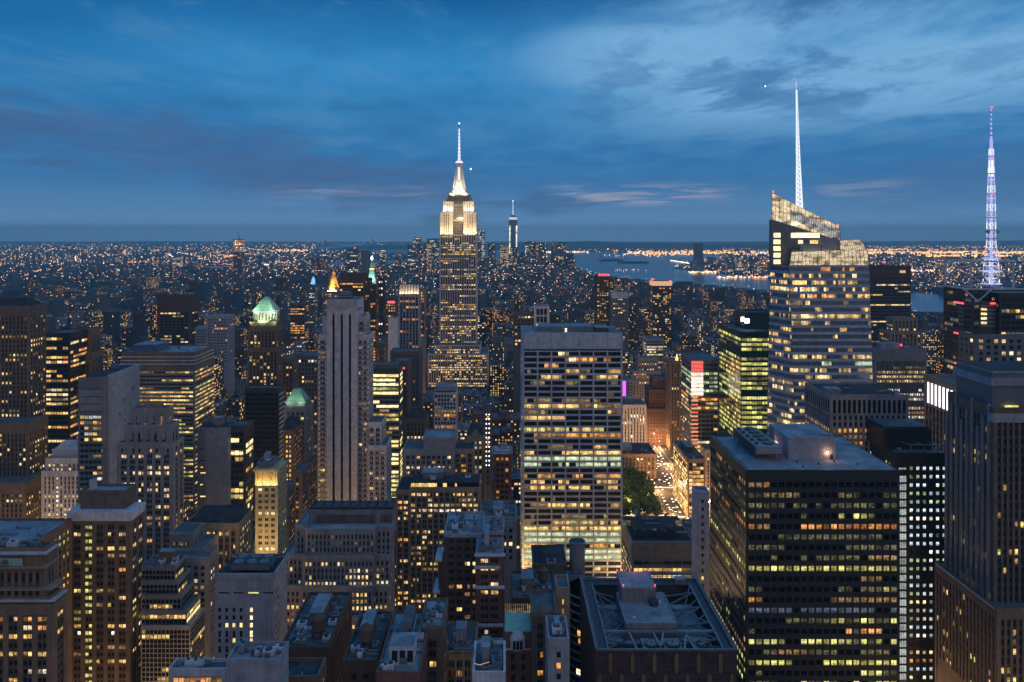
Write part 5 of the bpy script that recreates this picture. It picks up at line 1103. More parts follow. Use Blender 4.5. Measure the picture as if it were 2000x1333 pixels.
simple('dark_banded_slab', 'tall dark slab with thin yellow floor bands right of the faceted glass tower', 'skyscraper', [(1692, 1779, 521, 1000, 26)],
       style(wall='dark_metal', bay=4, flr=4.4, fx=.95, fz=.4, pr=.05, sr=.2, top=13, band='dark_brick', roof='dark_roof'), Lit(157, .2, .25, 'ypd', stick=.9, rows={0: (.4, 'y'), 1: (.6, 'p'), 2: .3, 5: (.8, 'y')}), 680,
       extra=lambda b: (b.part('beacon', (lambda m: (m.box(X(1728, 1000), X(1732, 1000), 1003, 1005, Z(514, 1000), Z(511, 1000), 'lamp_red'), m)[1])(MB())), b.part('beacon', (lambda m: (m.box(X(1757, 1000), X(1768, 1000), 999, 999.5, Z(533, 1000), Z(528, 1000), 'far_dim'), m)[1])(MB()))))
simple('round_shouldered_block', 'pinkish stone block with an arched crown below the dark slab with yellow bands', 'office building', [(1738, 1800, 648, 850, 24), (1745, 1792, 622, 854, 16)],
       style(wall='tan_stone', bay=4.4, flr=4.6, fx=.5, fz=.5), Lit(158, .12, 0, 'ya', rows={1: .3}), 680)
D = 470
def white_bars(b):
    x0 = X(1876, 470)
    for k in range(8):
        m = MB(); y = 473 + k * 4.4; m.box(x0 - .9, x0 - .5, y, y + 1.5, Z(757, 470) - 17, Z(757, 470) - 3.4, 'bar_white'); b.part('light_bar', m)
simple('light_bar_block', 'tan gridded block with eight glowing white vertical bars beside the striped right hand tower', 'office building', [(1876, 1990, 757, 470, 40)],
       style(wall='tan_stone', bay=4.4, flr=4.6, fx=.6, fz=.8, pr=.4, sr=.3, top=19), Lit(159, .1, 0, 'ya'), 960, extra=white_bars, faces='L')
# ---- the mast tower at the right edge
def mast_tower():
    D = 545
    b = B('mast_topped_tower', 'dark glass tower carrying a square truss and a tall violet lit antenna mast', 'skyscraper', style(wall='black_metal', bay=3.6, flr=4.1, fx=.85, fz=.6, pr=.15, sr=.1, top=2, dark='glass'), Lit(160, .2, .06, 'yds'), 960)
    b.tier(1899, 1915, 566, D + 8, 36, vis=900); b.tier(1952, 2060, 575, D + 6, 36, vis=900)
    b.tier(1905, 2060, 655, D, 20, vis=900, st=style(wall='grey_metal', bay=5.6, flr=4.4, fx=.5, fz=.6, pr=.2, sr=.15, top=2), lit=Lit(161, .14, 0, 'py', cols={3: (.6, 'p'), 1: (.3, 'y')}))
    cx, cy = X(1936, D + 25), D + 25
    m = b.part('drum', MB()); m.lathe(X(1925, D + 14), D + 22, [(14, Z(655, D)), (14, Z(592, D))], 'dark_metal', 32, 'dark_roof')
    for k in range(6): m.lathe(X(1925, D + 14), D + 22, [(14.15, Z(600 + k * 8, D)), (14.15, Z(598.4 + k * 8, D))], 'steel', 32)
    for k in range(4):
        m = b.part('drum_window', MB()); zz = Z(604 + k * 9, D); m.box(X(1930, D), X(1940, D), D + 7.2, D + 8.2, zz - 1.6, zz, 'L_p')
    tr = b.part('truss', MB()); x0, x1, y0, y1 = X(1896, D + 8), X(1979, D + 8), D + 8, D + 40; za, zb = Z(566, D), Z(511, D)
    for xx in (x0, x1):
        for yy in (y0, y1): tr.bar((xx, yy, za), (xx, yy, zb), .6, 'white_wall')
    for yy in (y0, y1): tr.bar((x0, yy, zb), (x1, yy, zb), .5, 'white_wall'); tr.bar((x0 - 6, yy, za), (x1 + 8, yy, za), .5, 'white_wall')
    for xx in (x0, x1): tr.bar((xx, y0, zb), (xx, y1, zb), .6, 'white_wall'); tr.bar((xx, y0, za), (xx, y1, za), .6, 'white_wall')
    for (a, c) in (((x0, y0), (cx, cy)), ((x1, y0), (cx, cy)), ((x0, y1), (cx, cy)), ((x1, y1), (cx, cy))): tr.bar((*a, zb), (*c, za), .5, 'white_wall')
    tr.bar((x0 - 6, D + 6, za), (x0 + 4, D + 6, Z(590, D)), .4, 'white_wall'); tr.bar((x0 + 14, D + 6, Z(566, D)), (x0 + 4, D + 6, Z(590, D)), .4, 'white_wall')
    def F_(px, py): return (cx, cy, H - (py - CY) * cy / F)
    mz = lambda py: H - (py - CY) * cy / F
    rad = lambda py: np.interp(py, [210, 260, 300, 340, 380, 420, 470, 500, 520, 555], [.5, .7, 1.1, 1.4, 1.8, 2.0, 2.1, 2.6, 3.6, 3.8])
    pys = list(range(555, 285, -12))
    for i in range(len(pys) - 1):
        m = MB(); a, c = pys[i], pys[i + 1]; ra, rc = rad(a), rad(c)
        P = [[(cx + r * sx, cy + r * sy, mz(p)) for sx, sy in ((-1, -1), (1, -1), (1, 1), (-1, 1))] for r, p in ((ra, a), (rc, c))]
        mt = 'mast_violet' if i % 3 else 'mast_white'
        for k in range(4):
            m.bar(P[0][k], P[1][k], .24, mt); m.bar(P[0][k], P[1][(k + 1) % 4], .09, mt); m.bar(P[1][k], P[1][(k + 1) % 4], .14, 'mast_white')
        m.lathe(cx, cy, [(ra * .34, mz(a)), (ra * .34, mz(c) - .8)], 'mast_violet', 8)
        b.part('mast_section', m)
    for (p0, p1, r, mt) in ((345, 313, 1.6, 'mast_white'), (312, 280, 1.1, 'mast_violet'), (286, 272, 1.0, 'mast_violet')):
        m = MB(); m.lathe(cx, cy, [(r, mz(p0)), (r, mz(p1))], mt, 12); b.part('mast_section', m)
    for k in range(7):
        m = MB(); p = 272 - k * 9; m.lathe(cx, cy, [(.7 - .06 * k, mz(p)), (.7 - .06 * k, mz(p - 6))], 'mast_violet', 8); m.lathe(cx, cy, [(.3, mz(p - 6)), (.3, mz(p - 9))], 'dark_metal', 8); b.part('mast_section', m)
    for p, r in ((555, 7), (530, 7.2), (505, 6.2), (425, 3.4), (380, 3.2), (340, 2.8), (306, 2.2), (467, 3.6), (450, 3.4)):
        m = MB(); m.lathe(cx, cy, [(r, mz(p)), (r, mz(p - 1.6))], 'mast_violet' if p > 500 else 'steel', 16); b.part('platform', m)
    for p, r in ((211, .8), (306, 1.5), (380, 1.9)):
        m = MB(); m.lathe(cx, cy - .5, [(r, mz(p)), (r, mz(p - 2.5))], 'lamp_red', 10); b.part('beacon', m)
    for s_ in (-1, 1):
        m = MB(); m.lathe(cx + s_ * 3.4, cy - 1.5, [(.2, mz(456)), (1.5, mz(454)), (1.5, mz(451)), (.2, mz(449))], 'steel', 12); b.part('dish', m)
    for (px, py) in ((1852, 597), (1855, 660), (1862, 722), (1950, 594)):
        m = MB()
        if px < 1900: m.box(X(1899, D + 8) - .5, X(1899, D + 8) - .2, D + 18, D + 30, Z(py + 1.5, D), Z(py - 1.5, D), 'lamp_red')
        else: m.box(X(px - 6, D), X(px + 4, D), D + 5.4, D + 5.8, Z(py + 1.5, D), Z(py - 1.5, D), 'lamp_red')
        b.part('red_lamp', m)
    b.done()
mast_tower()
# ---- striped tower at the right edge
def right_tower():
    st = style(wall='brown_stone', bay=2.6, flr=4.1, fx=.6, fz=.62, pr=.55, sr=.12, span='dark_metal', top=4, edge=.8, roof='roof')
    b = B('striped_right_tower', 'huge mauve striped stone tower filling the right edge of the foreground', 'skyscraper', st, Lit(162, .13, .03, 'yvyd', stick=.35), 1340)
    x = 216.5
    b.tier(0, 0, 1190, 330, 47, X01=(x - 1.8, x + 70), z1=Z(1190, 330), faces='FL', lit=Lit(163, .16, 0, 'yvd', stick=.3))
    b.tier(0, 0, 735, 336, 34, X01=(x + .6, x + 66), z1=Z(800, 336), z0=Z(1190, 330), faces='FL')
    for k in range(9):
        m = b.part('buttress', MB()); zt = Z(800, 336) + 2 - (k % 3) * 6; y = 338 + k * 4; m.frus(x - .9, x + .7, y, y + 1.5, Z(1190, 330), x - .5, x + .7, y + .2, y + 1.3, zt, 'stone')
    m = b.part('lit_ledge', MB()); m.box(x - 2.6, x - 1.9, 331, 376, Z(1190, 330) - .5, Z(1190, 330) + .3, 'pale_stone')
    zc = Z(800, 336)
    m = b.part('crown', MB()); m.box(x + 3, x + 66, 341, 368, zc, zc + 15.5, 'grey_metal', 'dark_roof'); m.box(x + 2, x + 66, 340, 369, zc + 9.6, zc + 13, 'concrete'); m.box(x + 2.5, x + 66, 340.4, 368, zc + 15.5, zc + 16.3, 'concrete', 'dark_roof')
    m = b.part('canopy', MB()); m.box(x - .5, x + 66, 335, 339, zc - 5.5, zc - 1.5, 'concrete', 'blue_glass'); m.box(x + 8, x + 14, 339.5, 340, zc, zc + 1, 'L_v')
    for k in range(6):
        m = b.part('crown_panel', MB()); m.box(x + 4 + k * 8, x + 10.5 + k * 8, 339.6, 340, zc + 10, zc + 12.6, 'steel')
    m = b.part('big_window', MB()); m.box(x + 18, x + 30, 335.2, 335.4, zc - 32, zc - 18.5, 'L_a')
    for k in range(5): m.box(x + 18 + k * 2.6, x + 18.3 + k * 2.6, 335.1, 335.2, zc - 32, zc - 18.5, 'brown_stone')
    b.done()
right_tower()
# ---- curved glass tower with the slanted crown
def curved_tower():
    D = 535
    gl = style(wall='blue_glass', bay=1.65, flr=4.75, fx=.9, fz=.60, pr=.08, sr=.2, span='panel_grey', top=.4, edge=.2, par=0, dark='blue_glass')
    b = B('curved_glass_tower', 'faceted glass tower with a slanted glowing crown and a white lit mast', 'skyscraper', gl,
          Lit(164, .40, .08, 'yypd', dark='blue_glass', stick=.68, rows={0: (.45, 'ao'), 1: (.6, 'py'), 2: (.5, 'y'), 3: (.7, 'yp'), 4: (.35, 'ya'), 14: (.3, 'f'), 9: (.45, 'y')}), 850)
    b.rects.append((X(1497, D), X(1715, D), D - 6, D + 55)); b.D = D
    P = lambda px, py, d: (X(px, d), d, Z(py, d))
    zt = 1
    fb, ft = 900, 518
    # body corners from below, going round: front left, front right, back right, back left, left facet
    bot = [P(1562, fb, D), P(1716, fb, D), P(1706, fb, D + 45), P(1510, fb, D + 50), P(1494, fb, D + 24)]
    top = [P(1541, ft, D + 3), P(1697, ft, D + 3), P(1692, ft, D + 45), P(1515, ft, D + 50), P(1505, ft, D + 22)]
    ztop = top[0][2]; top = [(a, c, ztop) for a, c, _ in top]; zb = 40.; bot = [(a, c, zb) for a, c, _ in bot]
    ins = lambda pts: [tuple(p) for p in pts]
    w = b.wall; n = 5; NR, NC = 24, 4
    for k in range(n):
        A0, A1, T0, T1 = Vector(bot[k]), Vector(bot[(k + 1) % n]), Vector(top[k]), Vector(top[(k + 1) % n])
        bl = lambda u, v: (A0 * (1 - u) + A1 * u) * (1 - v) + (T0 * (1 - u) + T1 * u) * v
        for i in range(NC):
            for j in range(NR): w.face([bl(i / NC, j / NR), bl((i + 1) / NC, j / NR), bl((i + 1) / NC, (j + 1) / NR), bl(i / NC, (j + 1) / NR)], 'blue_glass')
    w.face(top, 'dark_roof')
    w.box(X(1505, D), X(1705, D), D + 8, D + 45, 0, zb + .5, 'blue_glass')
    zv = Z(850, D)
    b.facade([bot[0], bot[1], top[0], top[1]], 'F', gl, b.lit, zv)
    b.facade([bot[4], bot[0], top[4], top[0]], 'L', gl, b.lit, zv)
    b.facade([bot[1], bot[2], top[1], top[2]], 'R', gl, b.lit, zv)
    b.facade([bot[3], bot[4], top[3], top[4]], 'M', gl, b.lit, zv)
    # lit screen wall over the front mass
    def screen(q, name, mt, nx, nz):
        p = [Vector(a) for a in q]; n_ = (p[1] - p[0]).cross(p[3] - p[0]).normalized()
        m = MB(); m.hexa([p[0], p[1], p[1] - n_ * .3, p[0] - n_ * .3, p[3], p[2], p[2] - n_ * .3, p[3] - n_ * .3], mt); b.part(name, m)
        m = MB(); at = lambda u, v: (p[0] * (1 - u) + p[1] * u) * (1 - v) + (p[3] * (1 - u) + p[2] * u) * v + n_ * .15
        for k in range(nx + 1): m.bar(at(k / nx, 0), at(k / nx, 1), .11, 'dark_metal')
        for k in range(nz + 1): m.bar(at(0, k / nz), at(1, k / nz), .06, 'dark_metal')
        b.part('lattice', m)
    q = lambda px, py, d: Vector((X(px, d), d, Z(py, d)))
    lit('screen_glow', (1., .78, .48), .55, .45, .75); lit('screen_dim', (.85, .80, .78), .45, .5, .7)
    screen([q(1542, 518, D + 3), q(1697, 518, D + 3), q(1693, 487, D + 3), q(1546, 492, D + 3)], 'screen_wall', 'screen_glow', 20, 4)
    screen([q(1697, 518, D + 3), q(1693, 518, D + 40), q(1690, 490, D + 40), q(1693, 487, D + 3)], 'screen_wall', 'screen_glow', 12, 5)
    screen([q(1641, 490, D + 32), q(1693, 490, D + 32), q(1681, 467, D + 32), q(1641, 470, D + 32)], 'rear_screen', 'screen_glow', 12, 4)
    # tall rear mass with slanted top
    D2 = D + 18; z = lambda py: Z(py, D2)
    m = b.part('rear_mass', MB()); a0, a1 = X(1507, D2), X(1640, D2); m.hexa([(a0, D2, z(520)), (a1, D2, z(520)), (a1, D2 + 5, z(520)), (a0, D2 + 5, z(520)), (a0, D2, z(429)), (a1, D2, z(470)), (a1, D2 + 5, z(470)), (a0, D2 + 5, z(429))], 'grey_metal', 'dark_roof')
    m.box(X(1542, D2), X(1640, D2), D2 - 6, D2, z(520), z(487), 'grey_metal', 'dark_roof')
    screen([q(1507, 428, D2), q(1641, 470, D2), q(1638, 442, D2), q(1508, 377, D2)], 'slanted_crown', 'screen_glow', 18, 5)
    screen([q(1545, 428, D2 - .5), q(1641, 470, D2 - .5), q(1641, 450, D2 - .5), q(1545, 410, D2 - .5)], 'crown_panel', 'screen_dim', 22, 3)
    for k in range(5):
        m = b.part('window', MB()); zz = z(455 + k * 13); m.box(X(1511, D2), X(1524, D2), D2 - .3, D2 - .05, zz - 3.2, zz, 'L_b')
    for (a, c, p1, p2, mt) in ((1545, 1576, 433, 440, 'L_p'), (1545, 1600, 455, 464, 'L_b'), (1559, 1568, 469, 476, 'L_p'), (1582, 1600, 469, 476, 'L_y')):
        m = b.part('window', MB()); m.box(X(a, D2), X(c, D2), D2 - .4, D2 - .05, z(p2), z(p1), mt)
    m = b.part('plant_box', MB()); m.box(X(1567, D + 8), X(1602, D + 8), D + 6, D + 12, Z(492, D + 6), Z(476, D + 6), 'concrete'); m.box(X(1602, D + 8), X(1632, D + 8), D + 5, D + 12, Z(490, D + 5), Z(464, D + 5), 'concrete')
    for (px, py) in ((1510, 376), (1636, 441)):
        m = b.part('beacon', MB()); c = q(px, py, D2); m.lathe(c.x, c.y, [(.6, c.z), (.6, c.z + 1.2)], 'lamp_red', 8)
    # mast
    D3 = D + 25; mz = lambda py: Z(py, D3); n = 26
    for k in range(n):
        p0, p1 = 410 - k * 9, 410 - (k + 1) * 9; m = MB()
        ctr = lambda p: X(np.interp(p, [158, 405], [1555.2, 1560]), D3)
        ra, rb = np.interp(p0, [160, 300, 410], [.28, 1.15, 2.2]), np.interp(p1, [160, 300, 410], [.28, 1.15, 2.2])
        A = [(ctr(p0) + ra * c, D3 + ra * s_, mz(p0)) for c, s_ in ((-1, -.6), (1, -.6), (0, 1.1))]; C = [(ctr(p1) + rb * c, D3 + rb * s_, mz(p1)) for c, s_ in ((-1, -.6), (1, -.6), (0, 1.1))]
        t = max(.12, ra * .16)
        for j in range(3):
            m.bar(A[j], C[j], t * 1.6, 'mast_white'); m.bar(A[j], C[(j + 1) % 3], t, 'mast_white'); m.bar(A[(j + 1) % 3], C[j], t, 'mast_violet'); m.bar(C[j], C[(j + 1) % 3], t, 'mast_white')
        m.lathe(ctr(p0), D3, [(ra * .2, mz(p0)), (rb * .2, mz(p1) - .3)], 'mast_white', 8)
        b.part('mast_section', m)
    m = b.part('beacon', MB()); m.lathe(X(1555, D3), D3, [(.2, mz(176)), (.5, mz(165)), (.4, mz(158))], 'mast_violet', 8)
    b.done()
curved_tower()
# ---- foreground tower with the sunken roof
def gem_tower():
    D = 250; z = Z(1268, D); x0, x1 = X(1165, D), X(1438, D); dep = 52; y1 = D + dep
    b = B('sunken_roof_tower', 'bronze glass tower seen from above, its sunken roof full of trusses and fans', 'skyscraper',
          style(wall='bronze_glass', bay=3.6, flr=4.0, fx=.93, fz=.9, pr=.12, sr=.05, span='dark_metal', top=.5, par=0, roof='dark_roof', dark='bronze_glass'), Lit(165, .0, 0, 'd', dark='bronze_glass'), 1340)
    b.rects.append((x0, x1, D, y1)); b.D = D
    deck = z - 7
    b.wall.box(x0, x1, D, y1, 0, deck, 'bronze_glass', 'dark_roof')
    b.facade([(x0, D, 0), (x1, D, 0), (x0, D, z - .6), (x1, D, z - .6)], 'F', b.st, b.lit, 90)
    b.facade([(x0, y1, 0), (x0, D, 0), (x0, y1, z - .6), (x0, D, z - .6)], 'L', style(wall='brown_stone', bay=1.1, flr=5, fx=.5, fz=.98, pr=.15, sr=.02, top=.5, par=0, dark='bronze_glass'), b.lit, 90)
    b.facade([(x1, D, 0), (x1, y1, 0), (x1, D, z - .6), (x1, y1, z - .6)], 'R', b.st, b.lit, 90)
    for (a, c, e, f) in ((x0, x1, D, D + .5), (x0, x1, y1 - .5, y1), (x0, x0 + .5, D + .5, y1 - .5), (x1 - .5, x1, D + .5, y1 - .5)): b.wall.box(a, c, e, f, deck - .2, z, 'grey_metal')
    m = b.part('catwalk', MB()); t = 3.4
    m.box(x0 + .5, x0 + .5 + t, D + 1, y1 - .6, z - 1.0, z - .7, 'dark_metal'); m.box(x1 - .5 - t, x1 - .5, D + 1, y1 - .6, z - 1.0, z - .7, 'dark_metal'); m.box(x0 + .5 + t, x1 - .5 - t, y1 - 4.5, y1 - .6, z - 1.0, z - .7, 'dark_metal')
    for xx in (x0 + .6 + t, x1 - .6 - t): m.bar((xx, D + 1, z - .5), (xx, y1 - 4, z - .5), .16, 'steel'); m.bar((xx, D + 1, z + .4), (xx, y1 - 4, z + .4), .08, 'steel')
    for s_, xx in ((1, x0 + .3), (-1, x1 - .3)):
        for k in range(34):
            y = D + 1 + k * (dep - 2) / 33; m = MB() if k % 1 == 0 else m
            m.box(xx - .55, xx + .55, y - .22, y + .22, z, z + .45, 'steel', 'pale_roof'); b.part('bracket', m)
    m = b.part('rail', MB()); m.bar((x0 - .25, D, z + .5), (x0 - .25, y1, z + .5), .12, 'steel'); m.bar((x1 + .25, D, z + .5), (x1 + .25, y1, z + .5), .12, 'steel'); m.bar((x0, D - .1, z + .1), (x1, D - .1, z + .1), .14, 'steel'); m.bar((x0, y1, z + .6), (x1, y1, z + .6), .1, 'steel')
    m = b.part('sunken_deck', MB()); m.box(x0 + 5, x1 - 5, D + 12, y1 - 12, deck, deck + 2.2, 'grey_metal', 'pale_roof')
    # rooftop house: low front part, tall back part
    hx0, hx1 = X(1222, 265), X(1322, 265)
    m = b.part('rooftop_house', MB()); m.box(hx0, hx1, D + 15, D + 38, deck, z + .9, 'grey_stone', 'pale_roof'); m.box(hx0 - .12, hx1 + .12, D + 14.9, D + 15.3, z + .9, z + 1.3, 'concrete'); m.box(hx0 - .12, hx0 + .2, D + 15.3, D + 36, z + .9, z + 1.3, 'concrete'); m.box(hx1 - .2, hx1 + .12, D + 15.3, D + 36, z + .9, z + 1.3, 'concrete')
    m = b.part('upper_house', MB()); m.box(hx0 + 1, hx0 + 13.6, D + 30, D + 43, z + .9, z + 6.0, 'grey_stone', 'pale_roof'); m.box(hx0 + .9, hx0 + 13.7, D + 29.9, D + 43.1, z + 6, z + 6.5, 'concrete', 'pale_roof')
    m = b.part('vent_block', MB()); m.lathe(hx0 + 12.4, D + 28, [(1.7, z + .9), (1.7, z + 2.8), (1.3, z + 3.3)], 'dark_metal', 12)
    m = b.part('hatch', MB()); m.box(hx0 + 10, hx0 + 13.4, D + 20, D + 21.6, z + .9, z + 1.9, 'steel', 'grey_metal')
    for k, (dx, dy) in enumerate(((3.3, 18.4), (14.8, 30))): m = b.part('skylight', MB()); m.box(hx0 + dx, hx0 + dx + .8, D + dy, D + dy + .7, z + .9, z + 1.2, 'paint')
    for k, (xx, yy, zz) in enumerate(((hx0 + 1.2, D + 43, z + 6.8), (hx0 + 13.3, D + 43, z + 6.8), (hx0 + 1.6, D + 30.3, z + 6.8), (hx0 + 13.3, D + 30.3, z + 6.8))):
        m = b.part('beacon', MB()); m.lathe(xx, yy, [(.22, zz), (.22, zz + .5)], 'lamp_red', 8)
    q_ = bpy.data.lights.new('beacon_light', 'POINT'); q_.energy = 450; q_.color = (1., .15, .2); q_.shadow_soft_size = .3
    o = bpy.data.objects.new('beacon_light', q_); COL.objects.link(o); o.location = (hx0 + 8, D + 45, z + 9)
    r = random.Random(4)
    for k in range(9):                                                  # trusses
        y = D + 2 + k * 5.6
        for s_, xe, xh in ((-1, x0 + 4, hx0), (1, x1 - 4, hx1)):
            m = MB(); m.bar((xe, y, z - .8), (xh, D + 14 + (k % 4) * 6, z - (1.5 if k % 2 else 4.5)), .2, 'grey_metal')
            if k % 2: m.bar((xe, y, z - .8), (xh, y + 1, z - 3), .26, 'grey_metal')
            b.part('truss', m)
    m = b.part('cross_beam', MB()); m.bar((x0 + 4, D + 13, z - 1), (x1 - 4, D + 13, z - 1), .38, 'steel'); m.bar((x0 + 4, D + 13, z - 2.2), (x1 - 4, D + 13, z - 2.2), .25, 'grey_metal')
    for k, px in enumerate((1240, 1284, 1288, 1330, 1352)):
        m = b.part('truss', MB()); xx = X(px, 256); m.bar((xx, D + 1, z - 1), (xx + (3.5 if k % 2 else -1), D + 13, z - 1), .28, 'steel')
    for k, px in enumerate((1272, 1313, 1373)):
        m = b.part('fan_housing', MB()); xx = X(px, 257); m.box(xx - 3, xx + 3, D + 2.5, D + 11, z - 4, z - 2.2, 'steel', 'pale_roof')
        m = b.part('fan', MB()); cy = D + 6.7; m.lathe(xx, cy, [(2.5, z - 2.2), (2.4, z - 1.6)], 'dark_metal', 24, 'dark_roof')
        for q2 in range(5 if k < 2 else 3):
            a = q2 * math.pi / 5 + .3; m.bar((xx - 2.1 * math.cos(a), cy - 2.1 * math.sin(a), z - 1.5), (xx + 2.1 * math.cos(a), cy + 2.1 * math.sin(a), z - 1.5), .2 if k < 2 else .1, 'concrete')
    m = b.part('fence_frame', MB()); xa, xb = X(1302, 300), X(1348, 300)
    for xx in np.linspace(xa, xb, 6): m.bar((xx, y1 - 2, z), (xx, y1 - 2, z + 3), .1, 'steel')
    m.bar((xa, y1 - 2, z + 3), (xb, y1 - 2, z + 3), .12, 'steel'); m.bar((xa, y1 - 2, z + 1.5), (xb, y1 - 2, z + 1.5), .08, 'steel')
    m = b.part('cleaning_rig', MB()); m.box(X(1318, 298), X(1338, 298), 297, 300, z - .5, z + 1.6, 'grey_metal', 'steel')
    # staggered bronze blades on the glass
    for j in range(3):
        for k in range(8):
            xx = x0 + 4.6 + k * 7.25 - (3.6 if j % 2 else 0)
            if xx < x0 or xx > x1: continue
            m = b.part('facade_blade', MB()); za = z - 1 - j * 6.8; h = 7.0
            m.hexa([(xx - .62, D - .45, za - h + 1), (xx + .62, D - .45, za - h + 1), (xx + .62, D - .1, za - h + 1), (xx - .62, D - .1, za - h + 1), (xx - .62, D - .45, za - .9), (xx + .62, D - .45, za - .9), (xx + .62, D - .1, za - .9), (xx - .62, D - .1, za - .9)], 'bronze')
            m.frus(xx - .08, xx + .08, D - .45, D - .1, za - h, xx - .62, xx + .62, D - .45, D - .1, za - h + 1, 'bronze'); m.frus(xx - .62, xx + .62, D - .45, D - .1, za - .9, xx - .08, xx + .08, D - .45, D - .1, za, 'bronze')
    b.done()
gem_tower()
# ---- small buildings between the brick towers and the sunken roof tower
def cyl_block():
    D = 303.6; cx, r = 35.6, 9.7
    b = B('curved_banded_block', 'rounded building with white floor bands beside the sunken roof tower', 'apartment building', style(), Lit(1, 0), 1340)
    z = Z(1128, 323); b.rects.append((25.6, 45.6, D, D + 20)); b.D = D
    b.wall.lathe(cx, D + 10, [(r, 0), (r, z)], 'black_glass', 48, 'dark_roof')
    for k in range(17):
        m = b.part('floor_band', MB()); zz = z - k * 3.15; m.lathe(cx, D + 10, [(r + .5, zz - .55), (r + .55, zz - .3), (r + .5, zz)], 'pale_stone', 48, 'roof')
    for (a, j) in ((-2.15, 4), (-2.1, 5), (-2.2, 9), (-2.0, 7), (-2.3, 12), (-2.1, 14)):
        m = b.part('window', MB()); zz = z - j * 3.15 - .8; c, s_ = math.cos(a), math.sin(a); p = Vector((cx + (r + .1) * c, D + 10 + (r + .1) * s_, 0)); t = Vector((-s_, c, 0)) * .9
        m.face([p - t + Vector((0, 0, zz - 2.1)), p + t + Vector((0, 0, zz - 2.1)), p + t + Vector((0, 0, zz)), p - t + Vector((0, 0, zz))], 'L_a' if j < 8 else 'L_p')
    b.done()
cyl_block()
def stack():
    D = 340; b = B('round_flue_block', 'plain grey block carrying a wide round concrete flue in front of the gridded white tower', 'building', style(wall='grey_stone', bay=40, flr=200, roof='blue_glass'), Lit(2, 0), 1150)
    b.tier(1104, 1137, 1128, D - 6, 9); m = b.part('flue', MB()); cx = X(1128, D); r = 3.5
    m.lathe(cx, D + 2, [(r, Z(1140, D)), (r, Z(1066, D)), (r + .12, Z(1066, D) + .1), (r + .12, Z(1066, D) + .9)], 'stone', 28, 'dark_metal')
    m = b.part('flue_rim', MB())
    for k in range(28):
        a, c = 2 * math.pi * k / 28, 2 * math.pi * (k + 1) / 28; z = Z(1066, D) + 1.2; m.bar((cx + r * math.cos(a), D + 2 + r * math.sin(a), z), (cx + r * math.cos(c), D + 2 + r * math.sin(c), z), .28, 'steel')
    b.done()
stack()
def mans2(b):
    D = 330; m = MB(); m.frus(X(1042, D), X(1106, D), D, D + 20, Z(1105, D), X(1060, D), X(1098, D), D + 6, D + 14, Z(1092, D), 'dark_roof'); b.part('mansard_roof', m)
    m = MB(); m.box(X(1068, D), X(1086, D), D - .3, D + 3, Z(1108, D), Z(1096, D), 'stone'); m.lathe(X(1077, D), D + 1, [(1.6, Z(1096, D)), (.6, Z(1093, D))], 'dark_roof', 12); b.part('dormer', m)
simple('dormered_building', 'plain dark walled building with a small dormer below the gridded white tower', 'building', [(1042, 1106, 1105, 330, 20)], style(wall='dark_stone', bay=40, flr=200), Lit(3, 0), 1160, extra=mans2)
simple('tank_yard_block', 'low dark roof scattered with pale tanks below the dormered building', 'building', [(1000, 1086, 1172, 300, 24)], style(wall='dark_brick', bay=3, flr=3.2), Lit(4, .1, 0, 'y'), 1230, clut={0: dict(n=12, tank=1)})
simple('brown_gable_house', 'brown brick house with a round gable left of the rounded banded building', 'apartment building', [(1040, 1086, 1200, 255, 16)], style(wall='brown_stone', bay=3.6, flr=3.1, fx=.65, fz=.6, sub=2), Lit(5, .08, 0, 'a', rows={5: .5}), 1333,
       extra=lambda b: b.part('gable', (lambda m: (m.lathe(X(1063, 255), 256, [(2.6, Z(1200, 255)), (2.4, Z(1192, 255)), (1.2, Z(1186, 255))], 'brown_stone', 14), m)[1])(MB())))
simple('lit_stair_tower', 'narrow tan tower with amber stair windows left of the rounded banded building', 'apartment building', [(1088, 1111, 1152, 268, 10)], style(wall='tan_stone', bay=4, flr=3.3, fx=.3, fz=.6), Lit(6, .5, 0, 'a'), 1240)
simple('pale_balcony_block', 'pale concrete block with orange windows at the bottom beside the brown gabled house', 'apartment building', [(1072, 1110, 1252, 236, 14)], style(wall='concrete', bay=3.6, flr=3.4, fx=.35, fz=.55), Lit(7, .45, 0, 'ao', stick=.1), 1333, clut={0: dict(n=3)})
def mint_house(b):
    D = 258; z = Z(1238, D); m = MB(); m.frus(X(985, D), X(1039, D), D, D + 12, z, X(987, D), X(1037, D), D + 3, D + 10, Z(1222, D), 'mint', 'mint'); b.part('mint_roof', m)
    m = MB(); x = X(1011, D); m.lathe(x, D - .1, [(2.6, z - 4.5), (2.6, z - .8), (1.6, z + .9), (.4, z + 1.4)], 'white_wall', 16); b.part('gable', m)
    for k in range(3): w = MB(); w.box(x - 1.6 + k * 1.15, x - .7 + k * 1.15, D - 2.8, D - 2.7, z - 4, z - 1, 'glass'); b.part('window', w)
    m = MB(); m.box(X(985, D) - .4, X(1039, D) + .4, D - .7, D + .2, z - 5.2, z - 4.7, 'white_wall'); b.part('cornice', m)
    m = MB()
    for k in range(14): x = X(986 + k * 3.9, D + 12); m.box(x, x + .4, D + 9, D + 9.3, Z(1222, D), Z(1222, D) + 3, 'L_d')
    b.part('lit_gallery', m)
simple('mint_roofed_house', 'white and brick town house with a mint green roof and a rounded gable', 'town house', [(985, 1039, 1240, 258, 12)], style(wall='red_brick', bay=3.6, flr=3.6, fx=.4, fz=.6, top=5.5), Lit(8, .05, 0, 'd'), 1333, extra=mint_house)

